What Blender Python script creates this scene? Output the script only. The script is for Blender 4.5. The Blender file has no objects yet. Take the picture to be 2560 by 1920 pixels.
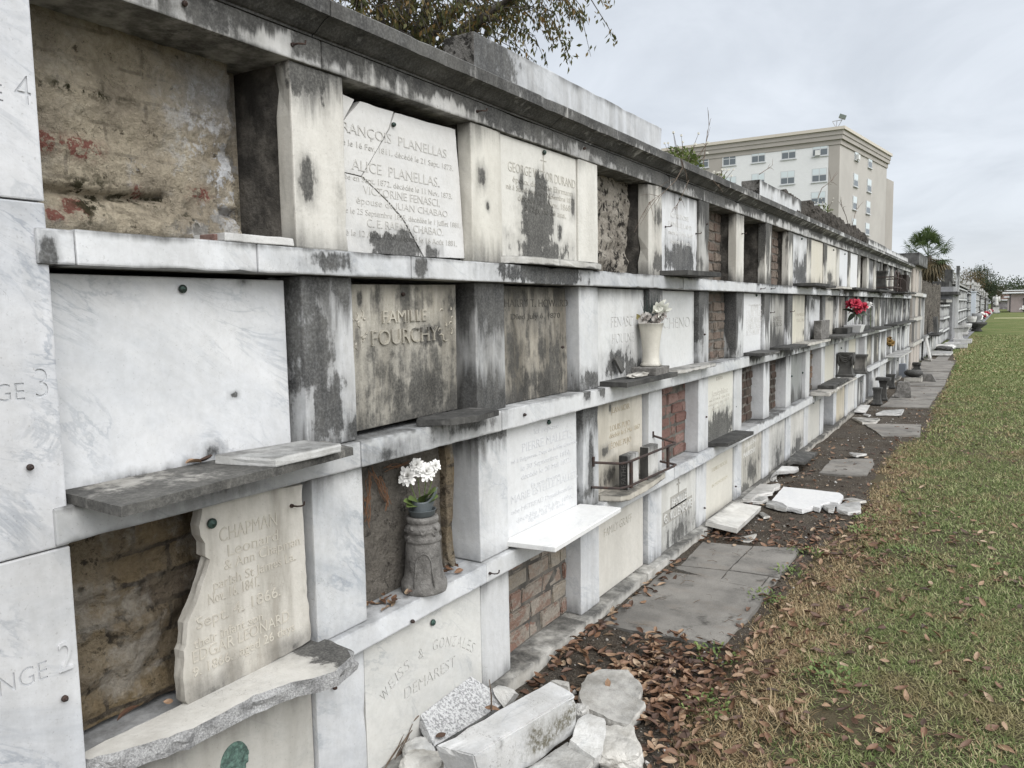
import bpy, bmesh, math, random
import numpy as np
from mathutils import Vector, Matrix, noise as mn

random.seed(7)
NR = np.random.default_rng(11)
SC = bpy.context.scene
COL = SC.collection

# ------------------------------------------------------------------ camera
# surveyed from the photograph: wall face is the plane x = 0, it runs along +y,
# z = 0 is the ground.  F and the vanishing points are in photograph pixels.
F = 1923.0
CP = np.array([1.714, 0.0, 1.6])
def _rot():
    v = np.array([(2490 - 1280) / F, -(755 - 960) / F, -1.0]); fy = v / np.linalg.norm(v)
    r = 0.018
    k = F * fy[2] / (r * fy[0] - fy[1])
    d = np.array([r * k, -k, -F]); d /= np.linalg.norm(d)
    if d[1] > 0: d = -d
    up = -d
    return np.stack([np.cross(fy, up), fy, up])
RT = _rot()
def ray(px, py): return RT @ np.array([(px - 1280) / F, -(py - 960) / F, -1.0])
def PX(px, py, x=0.0):            # point of the picture that lies on the plane x
    r = ray(px, py); t = (x - CP[0]) / r[0]; return Vector(CP + t * r)
def PZ(px, py, z=0.0):            # ... on the horizontal plane z
    r = ray(px, py); t = (z - CP[2]) / r[2]; return Vector(CP + t * r)
def PD(px, py, dist):             # ... at a horizontal distance
    r = ray(px, py); return Vector(CP + r / math.hypot(r[0], r[1]) * dist)
def crop(ox, oy, s): return lambda x, y: (ox + x * s, oy + y * s)
kA = crop(800, 0, 900 / 2133); kB = crop(800, 600, 900 / 2133); kC = crop(800, 1220, 900 / 2133)
kD = crop(0, 1220, 900 / 2133); kE = crop(950, 1600, 700 / 2212)
kF = crop(0, 600, 900 / 2133); kG = crop(0, 0, 900 / 2133)
ka = crop(1400, 300, .27125); kb = crop(1400, 680, .27125); kc = crop(1400, 1050, .27125)
kf = crop(1900, 560, 500 / 2212); kg = crop(1900, 850, 500 / 2212); kh = crop(2100, 880, 320 / 2212)
ki = crop(1850, 1130, 400 / 2212); kj = crop(2000, 620, 320 / 2212); kk = crop(2000, 770, 320 / 2212)
kl = crop(2280, 700, 160 / 1327); km = crop(2420, 690, 140 / 1659); kn = crop(1640, 260, .27125)
kr = crop(1660, 1220, 900 / 2133)

cam = bpy.data.cameras.new('camera'); camo = bpy.data.objects.new('camera', cam); COL.objects.link(camo)
M4 = Matrix.Identity(4)
for i in range(3):
    for j in range(3): M4[i][j] = RT[i][j]
    M4[i][3] = CP[i]
camo.matrix_world = M4
cam.sensor_fit = 'HORIZONTAL'; cam.sensor_width = 36; cam.lens = F / 2560 * 36
cam.clip_start = 0.05; cam.clip_end = 3000
SC.camera = camo

# ------------------------------------------------------------------ objects
def wl(o):
    v = Vector((0, 0, 0))
    while o is not None: v += o.location; o = o.parent
    return v
def tag(o, label=None, cat=None, group=None, kind=None):
    if label: o['label'] = label
    if cat: o['category'] = cat
    if group: o['group'] = group
    if kind: o['kind'] = kind
    return o
def thing(name, loc, label, cat, group=None):
    o = bpy.data.objects.new(name, None); COL.objects.link(o); o.location = loc
    o.empty_display_size = .1
    return tag(o, label, cat, group)
def mesh(name, vf, mat, parent=None, origin=None, smooth=False):
    """vf: (verts, faces) or bmesh in world coordinates -> one linked mesh object"""
    me = bpy.data.meshes.new(name)
    if isinstance(vf, bmesh.types.BMesh):
        vf.to_mesh(me); vf.free()
    elif isinstance(vf, bpy.types.Mesh):
        me = vf; me.name = name
    else:
        me.from_pydata([tuple(v) for v in vf[0]], [], vf[1])
    off = wl(parent) if parent is not None else Vector(origin or (0, 0, 0))
    if off.length > 0: me.transform(Matrix.Translation(-off))
    if mat is not None:
        if isinstance(mat, (list, tuple)):
            for m in mat: me.materials.append(m)
        else: 
            me.materials.clear(); me.materials.append(mat)
    if smooth: me.polygons.foreach_set('use_smooth', [True] * len(me.polygons))
    me.update()
    o = bpy.data.objects.new(name, me); COL.objects.link(o)
    if parent is not None: o.parent = parent
    else: o.location = off
    return o
def solo(name, vf, mat, origin, label, cat, group=None, smooth=False):
    return tag(mesh(name, vf, mat, None, origin, smooth), label, cat, group)
def fastmesh(name, V, Fq, mat, origin=(0, 0, 0), parent=None, n=4):
    """V (N,3) array, Fq (M,n) int array"""
    me = bpy.data.meshes.new(name)
    me.vertices.add(len(V)); me.vertices.foreach_set('co', (V - np.array(origin)).astype(np.float32).ravel())
    me.loops.add(Fq.size); me.loops.foreach_set('vertex_index', Fq.astype(np.int32).ravel())
    me.polygons.add(len(Fq)); me.polygons.foreach_set('loop_start', np.arange(0, Fq.size, n, dtype=np.int32))
    me.polygons.foreach_set('loop_total', np.full(len(Fq), n, dtype=np.int32))
    me.update(calc_edges=True); me.validate()
    if mat: me.materials.append(mat)
    o = bpy.data.objects.new(name, me); COL.objects.link(o)
    if parent is not None: o.parent = parent
    else: o.location = origin
    return o

class MB:
    def __init__(s): s.v = []; s.f = []
    def add(s, v, f):
        n = len(s.v); s.v += [tuple(p) for p in v]; s.f += [tuple(i + n for i in q) for q in f]; return s
    def box(s, x0, x1, y0, y1, z0, z1):
        return s.add([(x, y, z) for z in (z0, z1) for y in (y0, y1) for x in (x0, x1)],
                     [(0, 2, 3, 1), (4, 5, 7, 6), (0, 1, 5, 4), (2, 6, 7, 3), (0, 4, 6, 2), (1, 3, 7, 5)])
    def obox(s, c, ax, ay, az):     # oriented box: centre and half axes
        c, ax, ay, az = Vector(c), Vector(ax), Vector(ay), Vector(az)
        return s.add([c + ax * i + ay * j + az * k for k in (-1, 1) for j in (-1, 1) for i in (-1, 1)],
                     [(0, 2, 3, 1), (4, 5, 7, 6), (0, 1, 5, 4), (2, 6, 7, 3), (0, 4, 6, 2), (1, 3, 7, 5)])
    def tube(s, pts, rad, n=6, cap=True):
        pts = [Vector(p) for p in pts]
        if not hasattr(rad, '__len__'): rad = [rad] * len(pts)
        rings = []
        for i, p in enumerate(pts):
            d = (pts[min(i + 1, len(pts) - 1)] - pts[max(i - 1, 0)]).normalized()
            a = d.orthogonal().normalized() if i == 0 else (prev - d * prev.dot(d)).normalized()
            prev = a; b = d.cross(a)
            rings.append([p + (a * math.cos(2 * math.pi * k / n) + b * math.sin(2 * math.pi * k / n)) * rad[i] for k in range(n)])
        v = [q for r in rings for q in r]; f = []
        for i in range(len(pts) - 1):
            for k in range(n):
                f.append((i * n + k, i * n + (k + 1) % n, (i + 1) * n + (k + 1) % n, (i + 1) * n + k))
        if cap: f.append(tuple(range(n - 1, -1, -1))); f.append(tuple((len(pts) - 1) * n + k for k in range(n)))
        return s.add(v, f)
    def lathe(s, c, prof, n=24, wob=0.0, sy=1.0):
        c = Vector(c); v = []; f = []
        for i, (r, z) in enumerate(prof):
            for k in range(n):
                a = 2 * math.pi * k / n
                rr = r * (1 + wob * mn.noise((math.cos(a) * 2, math.sin(a) * 2, z * 15)))
                v.append(c + Vector((rr * math.cos(a), rr * math.sin(a) * sy, z)))
        for i in range(len(prof) - 1):
            for k in range(n): f.append((i * n + k, i * n + (k + 1) % n, (i + 1) * n + (k + 1) % n, (i + 1) * n + k))
        f.append(tuple(range(n - 1, -1, -1))); f.append(tuple((len(prof) - 1) * n + k for k in range(n)))
        return s.add(v, f)
    @property
    def vf(s): return (s.v, s.f)

def sharp(bm, ang=0.6):
    return [e for e in bm.edges if len(e.link_faces) == 2 and e.calc_face_angle(0) > ang]
def roughen(bm, amp, freq, seed):
    o = Vector((seed * 13.7, seed * 7.1, seed * 3.3))
    for v in bm.verts:
        p = v.co * freq + o
        v.co += Vector((mn.noise(p), mn.noise(p + Vector((31, 0, 0))), mn.noise(p + Vector((0, 57, 0))))) * amp
def stone_bm(x0, x1, y0, y1, z0, z1, cell=.06, amp=.0015, chip=.0, bev=.004, seed=0, xf=None):
    """dressed stone block: a gridded box, slightly uneven, with worn and chipped arrises"""
    bm = bmesh.new()
    bmesh.ops.create_cube(bm, size=1)
    for v in bm.verts: v.co = Vector((x0 if v.co.x < 0 else x1, y0 if v.co.y < 0 else y1, z0 if v.co.z < 0 else z1))
    if cell:
        for ax, L in ((0, x1 - x0), (1, y1 - y0), (2, z1 - z0)):
            n = min(40, int(L / cell))
            if n > 1:
                for i in range(1, n):
                    co = Vector(((x0 + (x1 - x0) * i / n), (y0 + (y1 - y0) * i / n), (z0 + (z1 - z0) * i / n)))
                    no = Vector((1 if ax == 0 else 0, 1 if ax == 1 else 0, 1 if ax == 2 else 0))
                    bmesh.ops.bisect_plane(bm, geom=bm.verts[:] + bm.edges[:] + bm.faces[:], plane_co=co, plane_no=no)
        if chip > 0:
            es = sharp(bm); vs = set(v for e in es for v in e.verts)
            c = Vector(((x0 + x1) / 2, (y0 + y1) / 2, (z0 + z1) / 2))
            for v in vs:
                k = mn.noise(v.co * 9 + Vector((seed * 5.3, seed, 0))) + .45 * mn.noise(v.co * 31 + Vector((seed, 0, 9)))
                if k > .28:
                    d = v.normal * -1 if v.normal.length > 0 else (c - v.co).normalized()
                    v.co += d * chip * (k - .28) * 2.2
        roughen(bm, amp, 7, seed)
    if bev: bmesh.ops.bevel(bm, geom=sharp(bm), offset=bev, segments=2, affect='EDGES', profile=.6, clamp_overlap=True)
    if xf is not None: bm.transform(xf)
    bmesh.ops.recalc_face_normals(bm, faces=bm.faces[:])
    return bm
def subdiv_poly(pts, seg, amp, seed=0, closed=True):
    """break a polygon outline up into a ragged, fractal one (2-D points)"""
    out = []
    n = len(pts)
    for i in range(n):
        a = Vector(pts[i]); b = Vector(pts[(i + 1) % n]); L = (b - a).length
        k = max(1, int(L / seg)); nrm = Vector((-(b - a).y, (b - a).x)).normalized() if L > 0 else Vector((0, 0))
        for j in range(k):
            t = j / k; p = a.lerp(b, t)
            if j: 
                q = Vector((p.x * 11 + seed * 3.1, p.y * 11, seed * 1.7))
                p = p + nrm * (mn.noise(q) + .5 * mn.noise(q * 3)) * amp
            out.append(p)
    return out
def slab_bm(poly3, thick, normal, ragged=.006, seg=.03, bev=.003, rough=.001, seed=0, side_rough=.0):
    """a broken slab: 3-D outline (planar) given for its top face, thickened against the normal"""
    n = Vector(normal).normalized(); c = sum((Vector(p) for p in poly3), Vector()) / len(poly3)
    u = n.orthogonal().normalized(); w = n.cross(u)
    p2 = [((Vector(p) - c).dot(u), (Vector(p) - c).dot(w)) for p in poly3]
    if ragged > 0: p2 = [(p.x, p.y) for p in subdiv_poly(p2, seg, ragged, seed)]
    area = sum(p2[i][0] * p2[(i + 1) % len(p2)][1] - p2[(i + 1) % len(p2)][0] * p2[i][1] for i in range(len(p2)))
    if area < 0: p2 = p2[::-1]
    bm = bmesh.new()
    top = [bm.verts.new(c + u * a + w * b) for a, b in p2]
    layers = [top]
    nl = 3 if side_rough > 0 else 1
    for l in range(1, nl + 1):
        row = []
        for i, (a, b) in enumerate(p2):
            q = Vector((a * 17 + l * 3.7, b * 17, seed + l))
            off = (mn.noise(q) + .5) * side_rough
            r = math.hypot(a, b) or 1
            row.append(bm.verts.new(c + u * a * (1 + off / r) + w * b * (1 + off / r) - n * thick * l / nl))
        layers.append(row)
    m = len(p2)
    ft = bm.faces.new(top); fb = bm.faces.new(layers[-1][::-1])
    for l in range(nl):
        A, B = layers[l], layers[l + 1]
        for i in range(m):
            try: bm.faces.new((A[i], B[i], B[(i + 1) % m], A[(i + 1) % m]))
            except ValueError: pass
    bmesh.ops.recalc_face_normals(bm, faces=bm.faces[:])
    bmesh.ops.triangulate(bm, faces=[ft, fb], ngon_method='EAR_CLIP')
    if bev: bmesh.ops.bevel(bm, geom=sharp(bm, .9), offset=bev, segments=1, affect='EDGES', clamp_overlap=True)
    if rough: roughen(bm, rough, 12, seed)
    return bm
def rock_bm(c, s, seed=0, sub=4, amp=.25, flat=.0, rot=0):
    bm = bmesh.new(); bmesh.ops.create_icosphere(bm, subdivisions=sub, radius=1)
    o = Vector((seed * 9.1, seed * 4.3, seed * 2.7))
    for v in bm.verts:
        p = v.co.copy()
        # blocky: push towards a box, then break with cells
        m = max(abs(p.x), abs(p.y), abs(p.z)); p = p.lerp(p / m, .55)
        d = mn.noise(p * 1.3 + o) * amp + mn.noise(p * 3.1 + o) * amp * .45 + mn.noise(p * 8 + o) * amp * .16
        p *= 1 + d
        v.co = Vector((p.x * s[0], p.y * s[1], p.z * s[2]))
    bm.transform(Matrix.Translation(Vector(c)) @ Matrix.Rotation(rot, 4, 'Z'))
    return bm
def grid_panel(y0, y1, z0, z1, x, cell, fn):
    """an uneven upright panel; fn(y,z) is its relief towards +x"""
    ny = max(2, int((y1 - y0) / cell)); nz = max(2, int((z1 - z0) / cell))
    v = []; f = []
    for j in range(nz + 1):
        for i in range(ny + 1):
            y = y0 + (y1 - y0) * i / ny; z = z0 + (z1 - z0) * j / nz
            v.append((x + fn(y, z), y, z))
    w = ny + 1
    for j in range(nz):
        for i in range(ny): f.append((j * w + i, j * w + i + 1, (j + 1) * w + i + 1, (j + 1) * w + i))
    # thickness: a flat back
    n = len(v); v += [(x - .06, y0, z0), (x - .06, y1, z0), (x - .06, y1, z1), (x - .06, y0, z1)]
    f.append((n, n + 3, n + 2, n + 1))
    return (v, f)

# ------------------------------------------------------------------ lettering
DG = None
def text_mesh(s, extrude=.02, bevel=0.0, space=1.0, thin=-.008):
    cu = bpy.data.curves.new('t', 'FONT'); cu.body = s; cu.size = 1; cu.extrude = extrude; cu.resolution_u = 3; cu.offset = thin
    cu.bevel_depth = bevel; cu.bevel_resolution = 1; cu.space_character = space
    ob = bpy.data.objects.new('t', cu); COL.objects.link(ob)
    dg = bpy.context.evaluated_depsgraph_get(); dg.update()
    me = bpy.data.meshes.new_from_object(ob.evaluated_get(dg))
    bpy.data.objects.remove(ob); bpy.data.curves.remove(cu)
    return me
CAP = .729
SERIF = True
def add_serifs(v, f):
    """small slab serifs on the stem ends of the built-in sans letters"""
    zf = v[:, 2].max(); add = []; fs = list(f); seen = set()
    for q in f:
        for a, b in zip(q, q[1:] + q[:1]):
            A, B_ = v[a], v[b]
            if A[2] < zf - 1e-4 or B_[2] < zf - 1e-4 or abs(A[1] - B_[1]) > 1e-3: continue
            L = abs(A[0] - B_[0])
            if not .02 < L < .2: continue
            y = A[1]; up = None
            if abs(y) < .03: up = 1
            elif abs(y - CAP) < .04 or abs(y - .53) < .05: up = -1
            if up is None: continue
            k = (round((A[0] + B_[0]) * 40), round(y * 50))
            if k in seen: continue
            seen.add(k); x0, x1 = min(A[0], B_[0]) - .06, max(A[0], B_[0]) + .06; y0, y1 = sorted((y, y + up * .035))
            n = len(v) + len(add); z = zf * 1.08
            add += [(x0, y0, z), (x1, y0, z), (x1, y1, z), (x0, y1, z)]; fs.append((n, n + 1, n + 2, n + 3))
    return (np.concatenate([v, np.array(add)]) if add else v), fs
def line(s, p0, p1, h, x, depth=.002, bevel=0.0, level=True):
    """verts, faces of one line of letters on the plane x between two baseline points (y, z)"""
    me = text_mesh(s, 1.0, bevel)
    v = np.array([q.co[:] for q in me.vertices]); f = [tuple(p.vertices) for p in me.polygons]
    bpy.data.meshes.remove(me)
    if not len(v): return [], []
    x0, x1 = v[:, 0].min(), v[:, 0].max()
    if SERIF and bevel == 0: v, f = add_serifs(v, f)
    t = (v[:, 0] - x0) / (x1 - x0)
    z0, z1 = p0[1], p1[1]
    if level: z0 = z1 = (z0 + z1) / 2
    zz = v[:, 2]; zz = zz / max(1e-6, abs(zz).max())
    Y = p0[0] + t * (p1[0] - p0[0]); Z = z0 + t * (z1 - z0) + v[:, 1] / CAP * h
    X = x + zz * depth
    return [tuple(q) for q in np.stack([X, Y, Z], 1)], f
def letters(lines, x, depth=.002, bevel=0.0):
    m = MB()
    for s, p0, p1, h in lines:
        v, f = line(s, p0, p1, h, x, depth, bevel); m.add(v, f)
    return m
def pl(k, s, a, b, h, x):      # a line of text given by its baseline in the photograph
    A = PX(*k(*a), x); B = PX(*k(*b), x); return (s, (A.y, A.z), (B.y, B.z), h)
def cut(target_bm, cutter_vf):
    """carve letters into a stone: exact boolean difference, returns a mesh"""
    a = bpy.data.meshes.new('a'); target_bm.to_mesh(a); target_bm.free()
    b = bpy.data.meshes.new('b'); b.from_pydata(cutter_vf[0], [], cutter_vf[1])
    oa = bpy.data.objects.new('a', a); ob = bpy.data.objects.new('b', b)
    COL.objects.link(oa); COL.objects.link(ob)
    md = oa.modifiers.new('c', 'BOOLEAN'); md.operation = 'DIFFERENCE'; md.solver = 'EXACT'; md.object = ob
    dg = bpy.context.evaluated_depsgraph_get(); dg.update()
    me = bpy.data.meshes.new_from_object(oa.evaluated_get(dg))
    bpy.data.objects.remove(oa); bpy.data.objects.remove(ob)
    return me
# ------------------------------------------------------------------ materials
class N:
    def __init__(s, tree): s.t = tree; s.L = tree.links
    def new(s, typ, **kw):
        n = s.t.nodes.new(typ)
        for k, v in kw.items(): setattr(n, k, v)
        return n
    def put(s, sock, val):
        if isinstance(val, bpy.types.NodeSocket): s.L.new(val, sock)
        elif val is not None:
            if sock.type == 'RGBA' and not hasattr(val, '__len__'): val = (val, val, val)
            if sock.type == 'RGBA' and len(val) == 3: val = (*val, 1)
            sock.default_value = val
    def m(s, op, a, b=None, c=None, clamp=False):
        n = s.new('ShaderNodeMath', operation=op, use_clamp=clamp)
        for i, q in enumerate((a, b, c)):
            if q is not None: s.put(n.inputs[i], q)
        return n.outputs[0]
    def vm(s, op, a, b=None):
        n = s.new('ShaderNodeVectorMath', operation=op); s.put(n.inputs[0], a)
        if b is not None: s.put(n.inputs[1], b)
        return n.outputs[0]
    def mix(s, f, a, b, mode='MIX'):
        n = s.new('ShaderNodeMix', data_type='RGBA', blend_type=mode, clamp_factor=True)
        s.put(n.inputs[0], f); s.put(n.inputs[6], a); s.put(n.inputs[7], b); return n.outputs[2]
    def noise(s, vec, scale, detail=3, rough=.55, dist=0, out=0):
        n = s.new('ShaderNodeTexNoise'); s.put(n.inputs['Vector'], vec); s.put(n.inputs['Scale'], scale)
        s.put(n.inputs['Detail'], detail); s.put(n.inputs['Roughness'], rough); s.put(n.inputs['Distortion'], dist)
        return n.outputs[out]
    def voro(s, vec, scale, feature='F1', out=0, rnd=1):
        n = s.new('ShaderNodeTexVoronoi', feature=feature); s.put(n.inputs['Vector'], vec); s.put(n.inputs['Scale'], scale)
        s.put(n.inputs['Randomness'], rnd); return n.outputs[out]
    def mr(s, v, a, b, c=0., d=1., smooth=True):
        n = s.new('ShaderNodeMapRange', interpolation_type='SMOOTHSTEP' if smooth else 'LINEAR')
        for i, q in enumerate((v, a, b, c, d)): s.put(n.inputs[i], q)
        return n.outputs[0]
    def sep(s, v):
        n = s.new('ShaderNodeSeparateXYZ'); s.put(n.inputs[0], v); return n.outputs
    def comb(s, x, y, z):
        n = s.new('ShaderNodeCombineXYZ')
        for i, q in enumerate((x, y, z)): s.put(n.inputs[i], q)
        return n.outputs[0]
    def pos(s): return s.new('ShaderNodeNewGeometry').outputs['Position']
    def rnd(s): return s.new('ShaderNodeObjectInfo').outputs['Random']
    def isl(s): return s.new('ShaderNodeNewGeometry').outputs['Random Per Island']
    def gen(s): return s.new('ShaderNodeTexCoord').outputs['Generated']
    def ramp(s, f, stops):
        n = s.new('ShaderNodeValToRGB'); s.put(n.inputs[0], f)
        e = n.color_ramp.elements
        while len(e) < len(stops): e.new(.5)
        for q, (p, c) in zip(e, stops): q.position = p; q.color = (*c, 1)
        return n.outputs[0]
    def bump(s, h, strength=.5, dist=.01):
        n = s.new('ShaderNodeBump'); s.put(n.inputs['Height'], h); n.inputs['Strength'].default_value = strength
        n.inputs['Distance'].default_value = dist; return n.outputs[0]
def mat(name):
    m = bpy.data.materials.new(name); m.use_nodes = True; m.node_tree.nodes.clear()
    n = N(m.node_tree); out = n.new('ShaderNodeOutputMaterial')
    b = n.new('ShaderNodeBsdfPrincipled'); n.L.new(b.outputs[0], out.inputs[0])
    n.b = b; n.o = out
    def fin(color, rough=.6, normal=None, spec=.4, trans=0):
        n.put(b.inputs['Base Color'], color); n.put(b.inputs['Roughness'], rough)
        b.inputs['Specular IOR Level'].default_value = spec
        if normal is not None: n.L.new(normal, b.inputs['Normal'])
        return m
    n.fin = fin
    return n
def group(name, ins, outs):
    g = bpy.data.node_groups.new(name, 'ShaderNodeTree')
    for nm, ty, dv in ins:
        s = g.interface.new_socket(name=nm, in_out='INPUT', socket_type='NodeSocket' + ty)
        if dv is not None: s.default_value = dv
    for nm, ty in outs: g.interface.new_socket(name=nm, in_out='OUTPUT', socket_type='NodeSocket' + ty)
    n = N(g); n.i = n.new('NodeGroupInput').outputs; n.o = n.new('NodeGroupOutput').inputs
    return g, n

# blob: one stain with its own place on the stone (world y, z), ragged and streaky
GB, n = group('StainBlob', [('cy', 'Float', 0.), ('cz', 'Float', 0.), ('ry', 'Float', .1), ('rz', 'Float', .1),
                            ('soft', 'Float', .2), ('streak', 'Float', .5), ('prev', 'Float', 0.)], [('mask', 'Float')])
p = n.sep(n.pos()); dy = n.m('DIVIDE', n.m('SUBTRACT', p[1], n.i[0]), n.i[2]); dz = n.m('DIVIDE', n.m('SUBTRACT', p[2], n.i[1]), n.i[3])
d = n.m('POWER', n.m('ADD', n.m('POWER', n.m('ABSOLUTE', dy), 3.2), n.m('POWER', n.m('ABSOLUTE', dz), 3.2)), .3125)
st = n.noise(n.vm('MULTIPLY', n.pos(), (26, 26, 3.2)), 1, 4, .6)
bl = n.noise(n.pos(), 9, 5, .65)
v = n.m('ADD', n.m('SUBTRACT', 1., d), n.m('MULTIPLY', n.m('SUBTRACT', st, .5), n.m('MULTIPLY', n.i[5], 3.0)))
v = n.m('ADD', v, n.m('MULTIPLY', n.m('SUBTRACT', bl, .5), 1.5))
v = n.m('ADD', v, n.m('MULTIPLY', n.m('SUBTRACT', n.noise(n.vm('MULTIPLY', n.pos(), (1, 1, .6)), 34, 4, .65), .5), 1.0))
core = n.mr(v, -.05, n.m('MULTIPLY', n.i[4], 1.4)); halo = n.mr(v, -.75, .8, 0, .62)
n.L.new(n.m('MAXIMUM', n.m('MAXIMUM', core, halo), n.i[6]), n.o[0])

# weathered marble
GM, n = group('WeatheredMarble', [('Base', 'Color', (.6, .61, .62, 1)), ('Vein', 'Float', .5), ('Cream', 'Float', .2), ('Drip', 'Float', .1),
                                  ('Rise', 'Float', .1), ('Mould', 'Float', .1), ('Blob', 'Float', 0.), ('Wash', 'Float', 0.)],
              [('Color', 'Color'), ('Rough', 'Float'), ('Height', 'Float')])
i = n.i
P0 = n.pos(); P = n.vm('ADD', P0, n.vm('SCALE', (37., 11., 23.)))
rn = n.rnd()
off = n.comb(n.m('MULTIPLY', rn, 37), n.m('MULTIPLY', rn, 71), n.m('MULTIPLY', rn, 23))
P = n.vm('ADD', P0, off)
sp = n.sep(P)
# veins run diagonally down to the right as in the photograph
Pv = n.comb(sp[0], n.m('ADD', n.m('MULTIPLY', sp[1], .55), n.m('MULTIPLY', sp[2], .85)), n.m('SUBTRACT', n.m('MULTIPLY', sp[2], .25), n.m('MULTIPLY', sp[1], .2)))
nv = n.noise(Pv, 6.5, 7, .62, .9)
nw = n.noise(Pv, 15, 6, .65, 1.2)
lines = n.mr(n.m('ABSOLUTE', n.m('SUBTRACT', nv, .5)), .0, .028, 1, 0)
lines2 = n.mr(n.m('ABSOLUTE', n.m('SUBTRACT', nw, .5)), .0, .022, 1, 0)
lm = n.mr(n.noise(P, 3.1, 2), .42, .62)
cl = n.mr(n.noise(Pv, 4.5, 6, .68, .6), .36, .72)
vein = n.m('ADD', n.m('MULTIPLY', n.m('MULTIPLY', lines, lm), .5), n.m('MULTIPLY', n.m('MULTIPLY', lines2, lm), .2))
vein = n.m('MULTIPLY', n.m('MULTIPLY', n.m('ADD', vein, n.m('MULTIPLY', cl, .5)), i[1]), n.m('ADD', .45, n.m('MULTIPLY', n.m('FRACT', n.m('MULTIPLY', rn, 13.7)), 1.1)))
c = n.mix(vein, n.mix(n.m('MULTIPLY', rn, .5), i[0], n.mix(1., i[0], (.86, .85, .82), 'MULTIPLY')), n.mix(1., i[0], (.55, .58, .62), 'MULTIPLY'))
cm = n.mr(n.noise(P, 2.6, 4, .6), .34, .68)
c = n.mix(n.m('MULTIPLY', cm, i[2]), c, (.56, .53, .47))
# brownish-grey rain wash, general soiling
ws = n.noise(n.vm('MULTIPLY', P, (9, 9, 1.6)), 1, 5, .62)
c = n.mix(n.m('MULTIPLY', n.mr(ws, .36, .7), i[7]), c, n.mix(1., c, (.44, .42, .385), 'MULTIPLY'))
# hairline crack network, here and there
wv = n.vm('ADD', P, n.noise(P, 5, 4, .6, 0, 1)); ck = n.mr(n.voro(wv, 5.5, 'DISTANCE_TO_EDGE'), .0, .007, 1, 0)
c = n.mix(n.m('MULTIPLY', n.m('MULTIPLY', ck, n.mr(n.noise(P, 2.2, 3), .55, .68)), .75), c, (.12, .11, .095))
# fine pitting and specks
sp1 = n.noise(P, 160, 2, .6); c = n.mix(n.mr(sp1, .62, .76, 0, .45), c, n.mix(1., c, (.5, .48, .45), 'MULTIPLY'))
g2 = n.noise(P, 38, 4, .7); c = n.mix(n.mr(g2, .3, .7, .26, 0), c, n.mix(1., c, (.7, .69, .66), 'MULTIPLY'))
gz = n.sep(n.gen())[2]
st = n.noise(n.vm('MULTIPLY', P, (24, 24, 2.6)), 1, 5, .62)
st2 = n.noise(n.vm('MULTIPLY', P, (5, 5, 1.2)), 1, 4, .6)
s3 = n.m('ADD', n.m('MULTIPLY', n.m('SUBTRACT', st, .42), 2.2), n.m('MULTIPLY', n.m('SUBTRACT', st2, .42), 3.6))
def edge(amount, q):
    lim = n.m('MULTIPLY', amount, n.m('ADD', .35, s3))
    return n.m('MULTIPLY', n.mr(n.m('SUBTRACT', lim, q), -.1, .24), n.mr(amount, 0, .04))
drip = edge(i[3], n.m('SUBTRACT', 1., gz)); rise = edge(i[4], gz)
md = n.m('ADD', n.m('MULTIPLY', n.noise(P, 4.2, 6, .66), .62), n.m('MULTIPLY', st, .38))
th = n.m('SUBTRACT', .72, n.m('MULTIPLY', i[5], .42))
mo = n.mr(n.m('SUBTRACT', md, th), -.06, .1)
tot = n.m('MAXIMUM', n.m('MAXIMUM', drip, rise), n.m('MAXIMUM', mo, i[6]))
gr = n.noise(P, 110, 3, .7)
tot = n.m('MULTIPLY', tot, n.mr(gr, .3, .62, .86, 1.))
mc = n.mix(n.mr(n.m('ADD', n.m('ADD', n.m('MULTIPLY', st, .35), n.m('MULTIPLY', n.noise(P, 40, 4, .7), .15)), n.m('MULTIPLY', n.noise(P, 4.5, 4, .6), .5)), .38, .64), (.012, .012, .0115), (.07, .068, .062))
c = n.mix(n.m('MULTIPLY', tot, .95), c, mc)
n.L.new(c, n.o[0]); n.L.new(n.m('ADD', .42, n.m('MULTIPLY', tot, .42)), n.o[1])
n.L.new(n.m('ADD', n.m('MULTIPLY', g2, .6), n.m('MULTIPLY', n.noise(P, 90, 3, .7), .5)), n.o[2])

def blobmask(n, blobs, default_x=-.04):
    prev = None
    for b in blobs or []:
        g = n.new('ShaderNodeGroup'); g.node_tree = GB
        for q, v in zip(g.inputs, b): q.default_value = v
        if prev is not None: n.L.new(prev, g.inputs[6])
        prev = g.outputs[0]
    return prev
def B(k, x0, y0, x1, y1, soft=.25, streak=.5, x=-.04):
    """stain given by the box it fills in the photograph, on the stone's own plane"""
    a = PX(*k(x0, (y0 + y1) / 2), x); b = PX(*k(x1, (y0 + y1) / 2), x); t = PX(*k((x0 + x1) / 2, y0), x); u = PX(*k((x0 + x1) / 2, y1), x)
    return (((a.y + b.y) / 2), (t.z + u.z) / 2, abs(b.y - a.y) * .6, abs(t.z - u.z) * .6, soft, streak)
WHITE = (.61, .617, .622); GREYM = (.485, .49, .493); CREAM = (.6, .58, .53); TAN = (.52, .46, .36)
_mc = {}
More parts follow.
